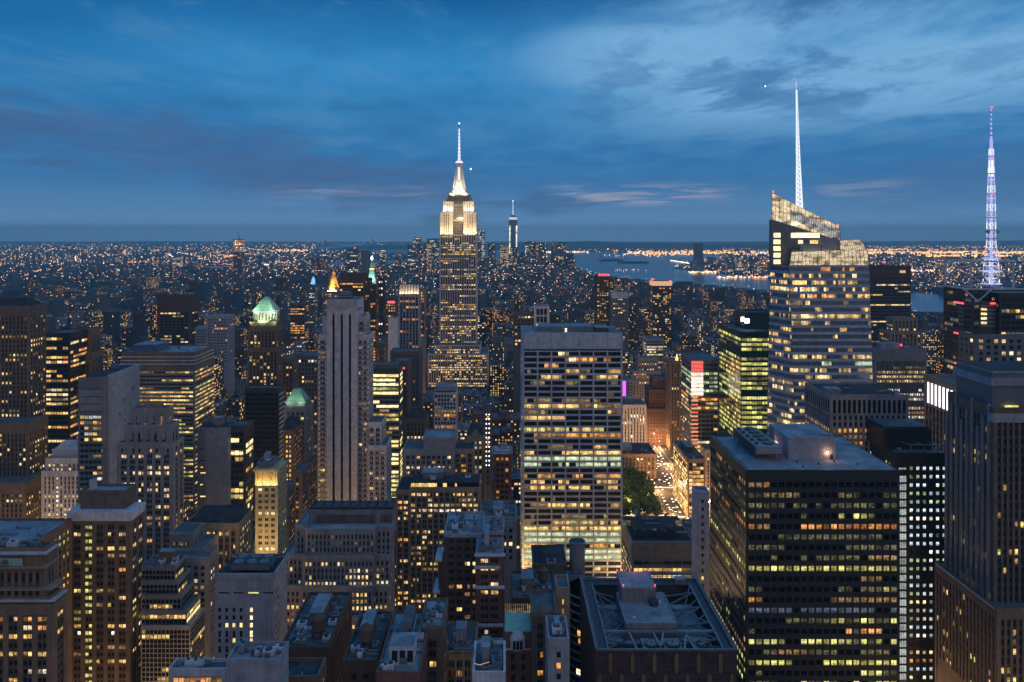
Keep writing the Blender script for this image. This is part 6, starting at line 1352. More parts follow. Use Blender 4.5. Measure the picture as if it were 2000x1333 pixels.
def blue_lantern(b):
    m = MB(); x = X(609, 1900); m.lathe(x, 1915, [(4.5, Z(556, 1900)), (4.5, Z(547, 1900)), (1, Z(541, 1900))], 'lamp_blue', 10); b.part('lantern', m)
simple('blue_lantern_tower', 'small tower with a glowing blue lantern left of the golden pyramid', 'office building', [(603, 616, 556, 1900, 22)], style(wall='grey_stone', bay=4, flr=4.5), Lit(301, .3, 0, 'wp'), 640, extra=blue_lantern)
def red_line(b):
    m = MB(); m.box(X(757, 1250), X(771, 1250), 1249, 1249.6, Z(592, 1250), Z(588, 1250), 'lamp_red'); b.part('sign_panel', m)
simple('red_sign_block', 'office block with a glowing red line left of the pleated crown tower', 'office building', [(752, 774, 580, 1250, 22)], style(wall='dark_stone', bay=4, flr=4.5), Lit(302, .4, 0, 'ya'), 640, extra=red_line)
# ------------------------------------------------------------------ ground, water, far shores
def sheet(name, pts, z, mat, kind='structure', thick=0.):
    import mathutils
    v = [Vector((a, c, z)) for a, c in pts]; tris = mathutils.geometry.tessellate_polygon([v])
    me = bpy.data.meshes.new(name); me.from_pydata([tuple(p) for p in v], [], [tuple(t) for t in tris]); me.materials.append(MAT[mat]); me.update()
    if me.polygons and me.polygons[0].normal.z < 0: me.flip_normals()
    o = bpy.data.objects.new(name, me); COL.objects.link(o); o['kind'] = kind
    return o
m, g, bs = principled('water', (.012, .05, .085), .2, 0, .5)
bs.inputs['Specular Tint'].default_value = (.22, .62, .9, 1)
nz = g.new('ShaderNodeBump'); nz.inputs['Strength'].default_value = .25; nz.inputs['Distance'].default_value = 3
geo = g.new('ShaderNodeNewGeometry'); g.l.new(g.noise(geo.outputs['Position'], .012, 6, .7), nz.inputs['Height']); g.l.new(nz.outputs[0], bs.inputs['Normal'])
sheet('ground', [(-30000, -2500), (30000, -2500), (30000, 27500), (-30000, 27500)], 0, 'earth')
MANW = [(1650, -600), (1500, 1800), (1383, 2512), (1136, 3264), (973, 3600), (758, 3936), (616, 4400), (545, 5300), (500, 6200), (300, 7200)]
MANE = [(-600, 6900), (-1500, 6200), (-2500, 5300), (-2700, 4600), (-2400, 3500), (-1500, 1800), (-1500, -600)]
BRK = [(-1600, -600), (-1600, 1850), (-2500, 3550), (-2850, 4700), (-2700, 5500), (-1800, 6900), (-900, 7900), (-700, 9000), (-2000, 11000), (-3500, 14000), (-4050, 17000), (-4600, 21000)]
SI = [(-2600, 21000), (-2950, 17000), (-1500, 14200), (0, 12400), (800, 11500), (2000, 10700), (2700, 9700)]
NJ = [(2600, 8700), (1950, 7500), (1500, 6500), (1260, 5650), (1380, 5160), (1486, 4833), (1530, 4389), (1800, 3743), (1850, 3349), (1984, 2893), (2200, 1500), (2300, -600)]
WATER = MANW + MANE + BRK + SI + NJ
sheet('water', WATER, .5, 'water')
def hull(name, pts, z, mat='earth'):
    m = MB(); n = len(pts); q = [(sum(p[0] for p in pts) / n + (p[0] - sum(p[0] for p in pts) / n) * .86, sum(p[1] for p in pts) / n + (p[1] - sum(p[1] for p in pts) / n) * .86) for p in pts]
    m.face([(*p, z) for p in q], mat)
    for i in range(n): j = (i + 1) % n; m.face([(*pts[i], 0), (*pts[j], 0), (*q[j], z), (*q[i], z)], mat)
    m.build(name)['kind'] = 'structure'
hull('island', [(900, 7400), (1010, 7300), (1180, 7420), (1150, 7650), (950, 7650)], 13, 'hills')
hull('island', [(1010, 6850), (1150, 6750), (1310, 6800), (1290, 6950), (1060, 6980)], 12, 'hills')
MAN = MANW + MANE
def pip(pts, xs, ys):
    inside = np.zeros(len(xs), bool); n = len(pts)
    for i in range(n):
        (x1, y1), (x2, y2) = pts[i], pts[(i + 1) % n]
        c = ((y1 > ys) != (y2 > ys)); t = x1 + (ys - y1) * (x2 - x1) / ((y2 - y1) or 1e-9)
        inside ^= c & (xs < t)
    return inside
def hill(name, x0, x1, y0, y1, peak, seed):
    r = np.random.RandomState(seed); nx, ny = 60, 10; v = []; f = []
    ph = r.rand(6) * 6
    for j in range(ny):
        for i in range(nx):
            u, w = i / (nx - 1), j / (ny - 1)
            h = peak * math.sin(math.pi * u) ** .5 * math.sin(math.pi * w) * (.72 + .16 * math.sin(5 * u * 2 + ph[0]) + .1 * math.sin(17 * u + ph[1] + w * 3) + .05 * math.sin(39 * u + ph[2]))
            v.append((x0 + (x1 - x0) * u, y0 + (y1 - y0) * w, h))
    for j in range(ny - 1):
        for i in range(nx - 1): a = j * nx + i; f.append((a, a + 1, a + nx + 1, a + nx))
    me = bpy.data.meshes.new(name); me.from_pydata(v, [], f); me.materials.append(MAT['hills']); me.update()
    o = bpy.data.objects.new(name, me); COL.objects.link(o); o['kind'] = 'structure'
hill('hills', -3200, 7200, 13000, 18500, 118, 3)
hill('hills', 5500, 26000, 17500, 26000, 110, 5)
hill('hills', -26000, -5500, 20000, 27000, 60, 8)
sheet('avenue', [(151, 560), (186, 560), (186, 2600), (151, 2600)], .10, 'asphalt')
sheet('avenue', [(-177, 200), (-148, 200), (-148, 2600), (-177, 2600)], .10, 'asphalt')
mb = MB()
for k in range(30): mb.face([(a, c, .13) for a, c in ((151, 620 + k * 80 - 9), (186, 620 + k * 80 - 9), (186, 620 + k * 80 - 6), (151, 620 + k * 80 - 6))], 'paint')
mb.build('road_marking')['kind'] = 'structure'
sheet('park_ground', [(96, 682), (150, 682), (150, 792), (96, 792)], .15, 'pavement')
mb = MB(); mb.box(187, 190, 560, 1400, 0, .16, 'pavement'); mb.box(147, 150, 560, 1400, 0, .16, 'pavement'); mb.build('pavement')['kind'] = 'structure'

# ------------------------------------------------------------------ mid-rise city between and beyond the towers
RR = random.Random(42)
rng = np.random.RandomState(5)
FRONT = []
def front_dots(x0, x1, y, h, n):
    for _ in range(n): FRONT.append((rng.uniform(x0, x1), y - 1.2, rng.uniform(min(4, h * .3), h - .5)))
AV = [(-177, -148), (151, 186), (470, 500), (780, 810), (1080, 1110), (1380, 1410), (-345, -320), (-510, -470), (-680, -655), (-880, -850), (-1120, -1090), (-1350, -1320), (-1600, -1570), (-1850, -1820), (-2100, -2070), (-2350, -2320)]
AV.sort()
gaps = [(AV[i][1] + 2, AV[i + 1][0] - 2) for i in range(len(AV) - 1)] + [(-2650, -2352)]
hero = [(r, b.vis, b.D) for b in HEROES for r in b.rects]
hero_px = []
for b in HEROES:
    for r in b.rects:
        a = min(CX + F * r[0] / r[2], CX + F * r[0] / r[3]); c = max(CX + F * r[1] / r[2], CX + F * r[1] / r[3])
        hero_px.append((a, c, b.vis, r[2]))
def fits(x0, x1, y0, y1):
    for r, _, _ in hero:
        if x0 < r[1] + 1.5 and x1 > r[0] - 1.5 and y0 < r[3] + 1.5 and y1 > r[2] - 2.5: return False
    if x0 < 152 and x1 > 92 and y0 < 800 and y1 > 676: return False       # park
    return True
def hmax(x0, x1, y0, y1):
    ax = sorted((CX + F * x0 / y0, CX + F * x0 / y1, CX + F * x1 / y0, CX + F * x1 / y1)); a, c = ax[0], ax[-1]
    best = 900.
    for (p0, p1, vis, Dh) in hero_px:
        if Dh > y0 + 4 and a < p1 - .5 and c > p0 + .5:
            best = min(best, H - (vis - CY) * y1 / F)
    # sight lines to the park, the avenue and the water
    for (p0, p1, vis, Dh) in ((1218, 1350, 1008, 640), (1283, 1322, 930, 860), (1781, 1842, 607, 2600)):
        if Dh > y0 and a < p1 and c > p0: best = min(best, H - (vis - CY) * y1 / F)
    return best
lots = []
for (gx0, gx1) in gaps:
    for kb in range(2, 42):
        yb = 80 * kb + 20 + 9
        if yb < 200: continue
        for half in (0, 1):
            y0 = yb + half * 31 + .5
            x = gx0 + RR.uniform(0, 4)
            while x < gx1 - 10:
                w = RR.choice([14, 18, 22, 26, 34, 44]) * RR.uniform(.85, 1.15)
                if gx1 - x - w < 10: w = gx1 - x
                w = min(w, gx1 - x)
                dep = RR.uniform(22, 30)
                if abs(x + w / 2) / (y0 + dep) < .72: lots.append((x, x + w - .8, y0 + (30 - dep) * (1 - half), y0 + (30 - dep) * (1 - half) + dep))
                x += w
xs = np.array([(a + c) / 2 for a, c, _, _ in lots]); ys = np.array([l[2] for l in lots])
ok = pip(MAN, xs, ys)
cand = []
for l, o in zip(lots, ok):
    if not o or not fits(*l): continue
    x0, x1, y0, y1 = l
    D = y0
    if D < 1500: h = RR.lognormvariate(math.log(48), .45); h = min(h, 135)
    elif D < 2400: h = min(RR.lognormvariate(math.log(33), .5), 120)
    else: h = min(RR.lognormvariate(math.log(24), .45), 85)
    if D > 850 and RR.random() < .05: h *= RR.uniform(1.3, 1.8)
    big = hmax(*l)
    if D < 560: h = max(h, 30 + .5 * min(big, 110)) * RR.uniform(.8, 1.1)
    h = min(h, big - RR.uniform(0, 9))
    pm = CX + F * (x0 + x1) / 2 / y1
    if pm > 1100 and y1 > 700: h = min(h, H - (float(np.interp(pm, [1100, 1130, 1200, 1270, 1400, 1500, 1800, 2000], [522, 537, 545, 552, 560, 570, 607, 622])) - CY) * y1 / F)
    h = min(h, 258 - (525 - 458) * y1 / F, H - (float(np.interp(CX + F * (x0 + x1) / 2 / y1, [1090, 1130, 1200, 1270, 1400, 1500, 1800, 2000], [500, 535, 541, 549, 558, 568, 604, 620])) - CY) * y1 / F) if D > 1900 else h
    if h < 8: h = 8 if big > 8 else 0
    if h <= 0: continue
    cand.append((x0, x1, y0, y1, h))
cand.sort(key=lambda l: l[3])
def roof_bits(r, x0, x1, y0, y1, z):
    out = []
    w, d = x1 - x0, y1 - y0
    m = MB(); a, c = x0 + w * r.uniform(.1, .5), y0 + d * r.uniform(.2, .5); bw, bd, bh = w * r.uniform(.2, .4), d * r.uniform(.25, .4), r.uniform(2.5, 6)
    m.box(a, a + bw, c, c + bd, z, z + bh, r.choice(['grey_stone', 'brown_stone', 'concrete', 'dark_stone']), r.choice(['roof', 'pale_roof'])); out.append(('bulkhead', m))
    if r.random() < .45:
        a, c = r.uniform(x0 + 2.6, x1 - 2.6), r.uniform(y0 + 2.6, y1 - 2.6); m = MB()
        for dx in (-1.1, 1.1):
            for dy in (-1.1, 1.1): m.bar((a + dx, c + dy, z), (a + dx, c + dy, z + 3), .16, 'dark_metal')
        m.lathe(a, c, [(.3, z + 2.9), (1.9, z + 3), (1.8, z + 6.4), (2.0, z + 6.5), (.15, z + 8)], 'wood', 12); out.append(('water_tank', m))
    for k in range(r.randint(1, 3)):
        m = MB(); a, c = r.uniform(x0 + .5, max(x0 + .6, x1 - 4)), r.uniform(y0 + .5, y1 - 4); bw, bd = r.uniform(1.5, 3.4), r.uniform(1.5, 3.4)
        m.box(a, a + bw, c, c + bd, z, z + r.uniform(1, 2.4), r.choice(['steel', 'white_wall', 'grey_metal', 'dark_metal'])); out.append(('air_handler', m))
    return out
TONE = dict(grey_front='grey', brick_front='brick', tan_front='tan', dark_front='dark glass', pale_front='pale', brown_front='brown', band_front='band windowed', blue_front='blue grey')
landm = sorted([(CX + F * (b.rects[0][0] + b.rects[0][1]) / 2 / b.rects[0][2], b.rects[0][2], ' '.join(b.name.split('_'))) for b in HEROES])
def zone(px, D):
    best = min(landm, key=lambda q: abs(q[0] - px) * D / 900 + abs(q[1] - D) * .35)
    side = 'left of' if px < best[0] - 6 else 'right of' if px > best[0] + 6 else ('before' if D < best[1] else 'behind')
    return f"{side} the {best[2].replace('_', ' ')}"
n_solo = 285
def shape(mb, r, x0, x1, y0, y1, h, mat, lod=0):
    z = 0
    if h > 42 and r.random() < .6 and (x1 - x0) > 13:
        h1 = h * r.uniform(.55, .85); mb.box(x0, x1, y0, y1, 0, h1, mat); 
        a, c = (x1 - x0) * r.uniform(.08, .2), (y1 - y0) * r.uniform(.08, .2); X0, X1, Y0, Y1 = x0 + a, x1 - a, y0 + c, y1 - c
        mb.box(X0, X1, Y0, Y1, h1, h, mat)
    else: mb.box(x0, x1, y0, y1, 0, h, mat); X0, X1, Y0, Y1 = x0, x1, y0, y1
    if lod == 0:
        for (a, c, e, f) in ((X0 - .2, X1 + .2, Y0 - .2, Y0 + .3), (X0 - .2, X1 + .2, Y1 - .3, Y1 + .2), (X0 - .2, X0 + .3, Y0 + .3, Y1 - .3), (X1 - .3, X1 + .2, Y0 + .3, Y1 - .3)):
            mb.box(a, c, e, f, h - .6, h + 1.0, CORN.get(mat, 'grey_stone'))
    return X0, X1, Y0, Y1
CORN = dict(grey_front='grey_stone', brick_front='brown_stone', tan_front='tan_stone', dark_front='dark_metal', pale_front='pale_stone', brown_front='brown_stone', band_front='concrete', blue_front='grey_metal')
rest = MB(); used = {}
cnt = 0
for (x0, x1, y0, y1, h) in cand:
    mat = RR.choices(INF, [4, 5, 5, 2, 3, 5, 2, 2])[0]
    if y0 > 1900: mat = RR.choice(['far_wall_dark', 'far_wall_grey', 'far_wall_brown', 'grey_front', 'brown_front', 'far_wall_dark'])
    elif y0 > 1300 and RR.random() < .4: mat = RR.choice(['far_wall_dark', 'far_wall_grey'])
    px = CX + F * (x0 + x1) / 2 / y0; pyt = CY + (H - h) * F / y1
    vis = -20 < px < 2020 and pyt < 1325
    if cnt < n_solo and vis and y0 > 190:
        mb = MB(); q = shape(mb, RR, x0, x1, y0, y1, h, mat)
        bits = roof_bits(RR, *q, h)
        size = 'tall' if h > 75 else 'low' if h < 34 else 'mid height'
        feat = 'a water tank' if any(a == 'water_tank' for a, _ in bits) else 'a plain roof box'
        lab = f"{size} {TONE.get(mat, 'dark')} building with {feat} {zone(px, y0)}"
        if lab in used:
            used[lab] += 1; nth = used[lab]
            word = {2: 'second', 3: 'third', 4: 'fourth', 5: 'fifth', 6: 'sixth', 7: 'seventh', 8: 'eighth', 9: 'ninth'}.get(nth, 'farther')
            lab = word + ' ' + lab
        else: used[lab] = 1
        loc = ((x0 + x1) / 2, (y0 + y1) / 2, 0)
        e = thing('midrise_building', ' '.join(lab.split()[:16]), 'building', loc, 'mid-rise buildings among the towers')
        mb.build('wall', e)
        for nm, m in bits: m.build(nm, e)
        cnt += 1
    elif vis:
        q = shape(rest, RR, x0, x1, y0, y1, h, mat, 1)
        if y0 > 1300: front_dots(x0, x1, y0, h, rng.poisson(1.3 + 1.6 * (y0 > 1900)))
        if y0 < 1800:
            for nm, m in roof_bits(RR, *q, h)[:2]:
                i = len(rest.v); rest.v += m.v; rest.f += [tuple(i + a for a in f) for f in m.f]; rest.k += m.k
print('infill', len(cand), cnt)
# far blocks, coarse, numpy
FARW = ['far_wall_dark', 'far_wall_grey', 'far_wall_brown', 'far_wall_dark', 'far_wall_grey']
SIL = lambda px: np.interp(px, [600, 900, 1090, 1130, 1200, 1270, 1400, 1500, 1800, 2000], [488, 488, 515, 535, 541, 549, 558, 568, 604, 620])
def far_blocks(poly, n, x0, x1, y0, y1, hm, hs, big=0., inv=False, bmax=110, wmin=14):
    # evenly over the picture's depth: density falls with distance
    u = rng.rand(n); ys = 1 / (1 / y0 + (1 / y1 - 1 / y0) * u); xs = (rng.rand(n) * 1.42 - .71) * ys
    ok = (xs > x0) & (xs < x1) & pip(poly, xs, ys)
    if inv: ok = (xs > x0) & (xs < x1) & ~pip(WATER, xs, ys)
    xs, ys = xs[ok], ys[ok]
    h = np.exp(rng.randn(len(xs)) * hs + math.log(hm)); t = rng.rand(len(xs)) < big; h[t] *= rng.uniform(1.6, 3.2, t.sum()); h = np.minimum(h, bmax)
    for a, c, z in zip(xs, ys, h):
        w, d = rng.uniform(wmin, wmin * 3), rng.uniform(14, 40)
        if poly is MAN and wmin < 20: z = min(z, H - (SIL(CX + F * a / c) - CY) * c / F)
        if z > 4: rest.box(a - w / 2, a + w / 2, c, c + d, 0, z, FARW[rng.randint(5)]); front_dots(a - w / 2, a + w / 2, c, z, rng.poisson((2.6 if poly is MAN else .5) * max(1, z / 22)))
far_blocks(MAN, 5200, -2600, 1300, 3300, 6900, 21, .45, .06, bmax=75)
far_blocks(MAN, 1000, -650, 430, 4700, 6600, 70, .55, .2, bmax=200, wmin=20)
far_blocks(BRK, 5000, -26000, -2000, 2000, 20000, 15, .45, .03, True, 70, 22)
far_blocks(BRK, 4200, -3000, 30000, 3200, 20000, 13, .45, .03, True, 55, 26)
for k in range(34):   # Jersey City and downtown Brooklyn style clusters
    a, c = rng.uniform(1560, 2300), rng.uniform(4700, 5600)
    if not pip(WATER, np.array([a]), np.array([c]))[0]: z = rng.uniform(35, 110); rest.box(a - 14, a + 14, c, c + 34, 0, z, FARW[rng.randint(5)]); front_dots(a - 14, a + 14, c, z, 9)
for k in range(60):
    a, c = rng.uniform(-5200, -2200), rng.uniform(5600, 7600)
    if not pip(WATER, np.array([a]), np.array([c]))[0]: z = rng.uniform(20, 105); rest.box(a - 11, a + 11, c, c + 30, 0, z, FARW[rng.randint(5)]); front_dots(a - 11, a + 11, c, z, 12)
tag(rest.build('distant_city'), 'dense blocks of small buildings spreading to the horizon', 'city', kind='stuff')

# ------------------------------------------------------------------ street and window lights of the far city (uncountable)
def lights(name, P, size, col, label):
    P = np.array(P); n = len(P); s = np.array(size).reshape(-1, 1)
    off = np.array([(1, 0, 0), (-1, 0, 0), (0, 1, 0), (0, -1, 0), (0, 0, 1), (0, 0, -1)], float)
    v = (P[:, None, :] + off[None] * s[:, :, None] * .5).reshape(-1, 3)
    tri = np.array([(4, 0, 2), (4, 2, 1), (4, 1, 3), (4, 3, 0), (5, 2, 0), (5, 1, 2), (5, 3, 1), (5, 0, 3)])
    f = (tri[None] + (np.arange(n) * 6)[:, None, None]).reshape(-1, 3)
    me = bpy.data.meshes.new(name); me.vertices.add(len(v)); me.vertices.foreach_set('co', v.ravel())
    me.loops.add(f.size); me.loops.foreach_set('vertex_index', f.ravel().astype(np.int32))
    me.polygons.add(len(f)); me.polygons.foreach_set('loop_start', np.arange(0, f.size, 3, dtype=np.int32)); me.polygons.foreach_set('loop_total', np.full(len(f), 3, dtype=np.int32))
    keys = ['far_orange', 'far_yellow', 'far_white', 'far_red', 'far_green', 'far_dim', 'far_blue']
    for k in keys: me.materials.append(MAT[k])
    me.polygons.foreach_set('material_index', np.repeat(np.array(col, dtype=np.int32), 8))
    me.update(calc_edges=True)
    o = bpy.data.objects.new(name, me); COL.objects.link(o); tag(o, label, 'lights', kind='stuff')
def sow(n, y0, y1, xa, xb, water=False, hmaxz=14, p=(.36, .2, .15, .02, .02, .23, .02), smin=.35, smax=1.0, cluster=.5, pw=1.0):
    u = rng.rand(n) ** pw; ys = 1 / (1 / y0 + (1 / y1 - 1 / y0) * u); xs = (xa + (xb - xa) * rng.rand(n)) * ys / F
    # clustering by cell noise
    cell = (np.floor(xs / (ys * .018)) * 7919 + np.floor(np.log(ys) / .035) * 104729).astype(np.int64)
    hsh = ((cell * 2654435761) % 1000003) / 1000003.0
    ok = (rng.rand(n) < (1 - cluster) + cluster * 2.2 * hsh ** 2.5)
    if not water: ok &= ~pip(WATER, xs, ys) | pip(MAN, xs, ys)
    xs, ys = xs[ok], ys[ok]; k = len(xs)
    z = 4 + rng.rand(k) ** 2 * hmaxz
    s = 1.12 * ys / 758 * (smin + (smax - smin) * rng.rand(k) ** 2.2)
    c = rng.choice(7, k, p=p)
    return [np.stack([xs, ys, z], 1), s, c]
parts = []
L_, R_ = -CX, 2000 - CX
parts.append(sow(2600, 1500, 3200, L_, R_, hmaxz=50, smin=.3, smax=.85))
parts.append(sow(5200, 3000, 7000, L_, R_, hmaxz=36, smin=.3, smax=.9))
parts.append(sow(2300, 6000, 22000, L_, 760 - CX, hmaxz=30, smin=.35, smax=1.1, cluster=.8, p=(.40, .24, .16, .05, .02, .12, .01)))
parts.append(sow(3600, 4500, 17000, 1120 - CX, R_, hmaxz=25, smin=.35, smax=1.0, p=(.42, .25, .18, .02, .02, .1, .01)))
parts.append(sow(1500, 3400, 6000, 1440 - CX, R_, hmaxz=40, smin=.35, smax=1.0, p=(.32, .25, .28, .03, .02, .08, .02)))
def avenue_lines(n, x0, x1, y0, y1, ang, spacing, cols, s=(.45, .9)):
    out, ss, cc = [], [], []
    for k in range(n):
        d = 1 / (1 / y0 + (1 / y1 - 1 / y0) * rng.rand()); cx = rng.uniform(x0, x1) * d / F; a = math.radians(ang + (90 if rng.rand() < .45 else 0) + rng.randn() * 2)
        L = rng.uniform(300, 1400) * d / 6000; m_ = int(L / (spacing * d / 6000)); col = rng.choice(cols); big = rng.uniform(*s)
        for j in range(m_):
            t = (j - m_ / 2) * spacing * d / 6000; x, y = cx + t * math.cos(a), d + t * math.sin(a)
            if y > 900: out.append((x, y, 7)); ss.append(big * y / 758 * rng.uniform(.7, 1.2)); cc.append(col if rng.rand() < .85 else 2)
    P = np.array(out); ok = ~pip(WATER, P[:, 0], P[:, 1]); return [P[ok], np.array(ss)[ok], np.array(cc)[ok]]
parts.append(avenue_lines(85, L_, 620 - CX, 3600, 13000, 28, 60, (0, 0, 0, 1, 2), (.45, .95)))
parts.append(avenue_lines(90, 1150 - CX, R_, 4300, 15000, -24, 60, (0, 0, 1), (.5, .95)))
parts.append(avenue_lines(70, L_, R_, 1800, 4300, 0, 55, (0, 0, 5, 1), (.45, .8)))
def strip(px0, px1, py, n, jit=1.2, col=(0, 1, 2), s=(.5, 1.3), z=6):
    px = rng.uniform(px0, px1, n); pp = py + (px - px0) * 0 + rng.randn(n) * jit
    D = (H - z) * F / np.maximum(pp - CY, 8); P = np.stack([(px - CX) * D / F, D, np.full(n, z)], 1)
    return [P, D / 758 * rng.uniform(*s, n), rng.choice(col, n)]
for a in ((0, 130, 548, 130, 1.8, (0, 0, 1), (.6, 1.5)), (210, 310, 553, 40, 1.5, (0, 1), (.5, 1.2)), (410, 480, 500, 60, 2, (0, 1, 3), (.5, 1.2)), (540, 600, 489, 90, 1, (0, 0, 1)),
          (540, 606, 522, 130, 1.2, (1, 1, 2), (.7, 1.5)), (515, 532, 518, 40, 1.5, (3, 2, 1), (.7, 1.5)), (1045, 1150, 492, 90, .6, (0, 1, 2, 2), (.6, 1.3)), (1180, 1355, 497, 60, 2, (2, 1, 0)),
          (1225, 1460, 493, 330, 1.6, (0, 0, 1), (.7, 1.5)), (1460, 1500, 494, 70, 1.8, (0, 1, 2), (.6, 1.4)), (1500, 1700, 490, 120, 3, (0, 1)), (1690, 2000, 493, 560, 1.4, (0, 0, 1), (.7, 1.6)), (1790, 2000, 499, 260, 1.2, (0, 1), (.7, 1.5)),
          (1480, 2000, 483, 160, 1.5, (0, 1, 2), (.5, 1.1)), (1690, 1780, 487, 90, .8, (0, 1)), (1780, 1830, 527, 90, 1.6, (2, 2, 1), (.6, 1.4)), (1780, 1900, 555, 170, 5, (2, 1, 0), (.5, 1.2)), (1345, 1400, 531, 70, 1., (1, 2), (.6, 1.2)),
          (1400, 1500, 541, 110, 1.2, (1, 2, 0), (.5, 1.1)), (1440, 1500, 520, 90, 5, (0, 2, 1, 3)), (1317, 1340, 557, 60, 1.2, (2,), (.6, 1.2)), (1260, 1380, 560, 50, 1.5, (1, 2)), (1200, 1262, 527, 16, .8, (0, 1, 2), (.4, .9)),
          (735, 790, 476, 12, .5, (5, 3)), (230, 360, 473, 14, .6, (5, 2)), (0, 620, 487, 110, 4, (0, 1, 2), (.4, 1.0)), (0, 620, 479, 60, 2.5, (1, 2, 5, 3), (.35, .9)), (800, 900, 476, 10, .7, (5,)), (1100, 1500, 482, 60, 3, (1, 2, 5), (.35, .7))):
    parts.append(strip(*a))
P_ = np.array(FRONT); parts.append([P_, P_[:, 1] / 758 * (.36 + .62 * rng.rand(len(P_)) ** 2.2), rng.choice(7, len(P_), p=(.30, .25, .16, .015, .015, .24, .02))])
cP = []
for t in np.linspace(0, 1, 60):   # curved park pier with a string of lamps
    px = 1310 + 42 * math.sin(t * 2.2) ; py = 508.5 + 13 * t
    cP.append(onz(px, py, 6) + (6,))
parts.append([np.array(cP), np.array([p[1] / 758 * 1.0 for p in cP]), np.array([2 if i % 3 else 1 for i in range(len(cP))])])
lights('city_lights', np.concatenate([p[0] for p in parts]), np.concatenate([p[1] for p in parts]), np.concatenate([p[2] for p in parts]), 'countless street lamps and far windows speckling the dark city')

# ------------------------------------------------------------------ bridges, statue
def bridge(name, label, px0, px1, ptop, pdeck, D, over=40, lit_mat='far_dim', beads=0):
    e = thing(name, label, 'bridge', (X((px0 + px1) / 2, D), D, 0)); x0, x1, zt, zd = X(px0, D), X(px1, D), Z(ptop, D), Z(pdeck, D); t = D / 1480 * .9
    for x in (x0, x1):
        m = MB(); m.box(x - t * 1.4, x - t * .5, D, D + t * 4, 0, zt, 'grey_metal'); m.box(x + t * .5, x + t * 1.4, D, D + t * 4, 0, zt, 'grey_metal'); m.box(x - t * 1.4, x + t * 1.4, D, D + t * 4, zt - t * 2, zt - t * .8, 'grey_metal'); m.build('pylon', e)
    w = X(CX + over, D); m = MB(); m.box(x0 - w, x1 + w, D + t, D + t * 3, zd - t * .5, zd + t * .1, 'dark_metal'); m.build('deck', e)
    for (a, za, c, zc, sag) in ((x0, zt, x1, zt, 1), (x0 - w, zd, x0, zt, 0), (x1, zt, x1 + w, zd, 0)):
        m = MB(); prev = None
        for k in range(25):
            u = k / 24; x = a + (c - a) * u
            z = (zt - (zt - zd) * .93 * (1 - (2 * u - 1) ** 2)) if sag else (zd + (zt - zd) * (u if zc > za else 1 - u) ** 1.6)
            p = (x, D, z)
            if prev: m.bar(prev, p, t * (.5 if D > 9000 else .28), lit_mat)
            if beads and k % 2 == 0: m.lathe(x, D - t, [(t * .3, z - t * .3), (t * .3, z + t * .3)], 'far_yellow', 6)
            prev = p
        m.build('cable', e)
glow('cable_glow', (.55, .65, .85), .45)
bridge('suspension_bridge', 'long pale suspension bridge on the far horizon over the harbour mouth', 636, 728, 466, 480, 17000, 28, 'cable_glow')
bridge('suspension_bridge', 'suspension bridge strung with dim lights at the left in front of the far shore', 374, 468, 509, 523, 4800, 30, 'cable_glow')
bridge('suspension_bridge', 'suspension bridge with white beaded lamps right of the crane tower', 500, 590, 505, 519, 5600, 26, 'cable_glow', 1)
D = 7400; e = thing('statue', 'tiny pale green robed statue raising a torch on a star shaped island', 'statue', (X(1173, D), D, 0)); x = X(1173, D)
m = MB(); m.box(x - 22, x + 22, D - 20, D + 20, 0, 12, 'pale_stone'); m.frus(x - 13, x + 13, D - 12, D + 12, 12, x - 9, x + 9, D - 9, D + 9, 40, 'pale_stone'); m.build('pedestal', e)
m = MB(); m.lathe(x, D, [(7, 40), (6, 55), (5.5, 64), (4.5, 72), (2, 74), (2.5, 77), (2.5, 79), (1, 81)], 'mint', 12); m.bar((x - 3, D, 71), (x - 6, D, 86), 1.4, 'mint'); m.build('figure', e)
m = MB(); m.lathe(x - 6.2, D, [(1.2, 86), (2.4, 88), (1, 92)], 'far_yellow', 8); m.build('torch', e)

# ------------------------------------------------------------------ avenue life: lamps, cars, park trees
CARS = []
for k, c in enumerate([(.55, .40, .05), (.03, .03, .035), (.4, .4, .42), (.3, .03, .03)]):
    plain('car_paint_%s' % ['yellow', 'black', 'silver', 'red'][k], c, .1, 1, .35, .2)
glow('headlight', (1., .92, .75), 9); glow('tail_light', (1., .08, .05), 3)
def car_mesh(k):
    nm = 'car_paint_%s' % ['yellow', 'black', 'silver', 'red'][k]; m = MB()
    m.hexa([(-.9, -2.3, .35), (.9, -2.3, .35), (.9, 2.3, .35), (-.9, 2.3, .35), (-.85, -2.2, .85), (.85, -2.2, .85), (.85, 2.2, .9), (-.85, 2.2, .9)], nm)
    m.frus(-.82, .82, -1.2, 1.7, .86, -.65, .65, -.5, 1.1, 1.42, 'black_glass', nm)
    for sx in (-.9, .9):
        for sy in (-1.45, 1.45):
            i = len(m.v); n = 10
            for w in (sx - .12, sx + .12):
                for q in range(n): a = 2 * math.pi * q / n; m.v.append((w, sy + .33 * math.cos(a), .33 + .33 * math.sin(a)))
            for q in range(n): m.f.append((i + q, i + (q + 1) % n, i + n + (q + 1) % n, i + n + q)); m.k.append('black_metal')
            m.f.append(tuple(i + q for q in range(n))[::-1]); m.k.append('black_metal'); m.f.append(tuple(i + n + q for q in range(n))); m.k.append('black_metal')
    for sx in (-.6, .6): m.box(sx - .28, sx + .28, -2.42, -2.3, .5, .82, 'headlight'); m.box(sx - .2, sx + .2, 2.3, 2.36, .6, .8, 'tail_light')
    o = m.build('car'); me = o.data; bpy.data.objects.remove(o); return me
meshes = [car_mesh(k) for k in range(4)]; names = ['yellow taxi', 'black car', 'silver car', 'red car']
r = random.Random(3); spots = []
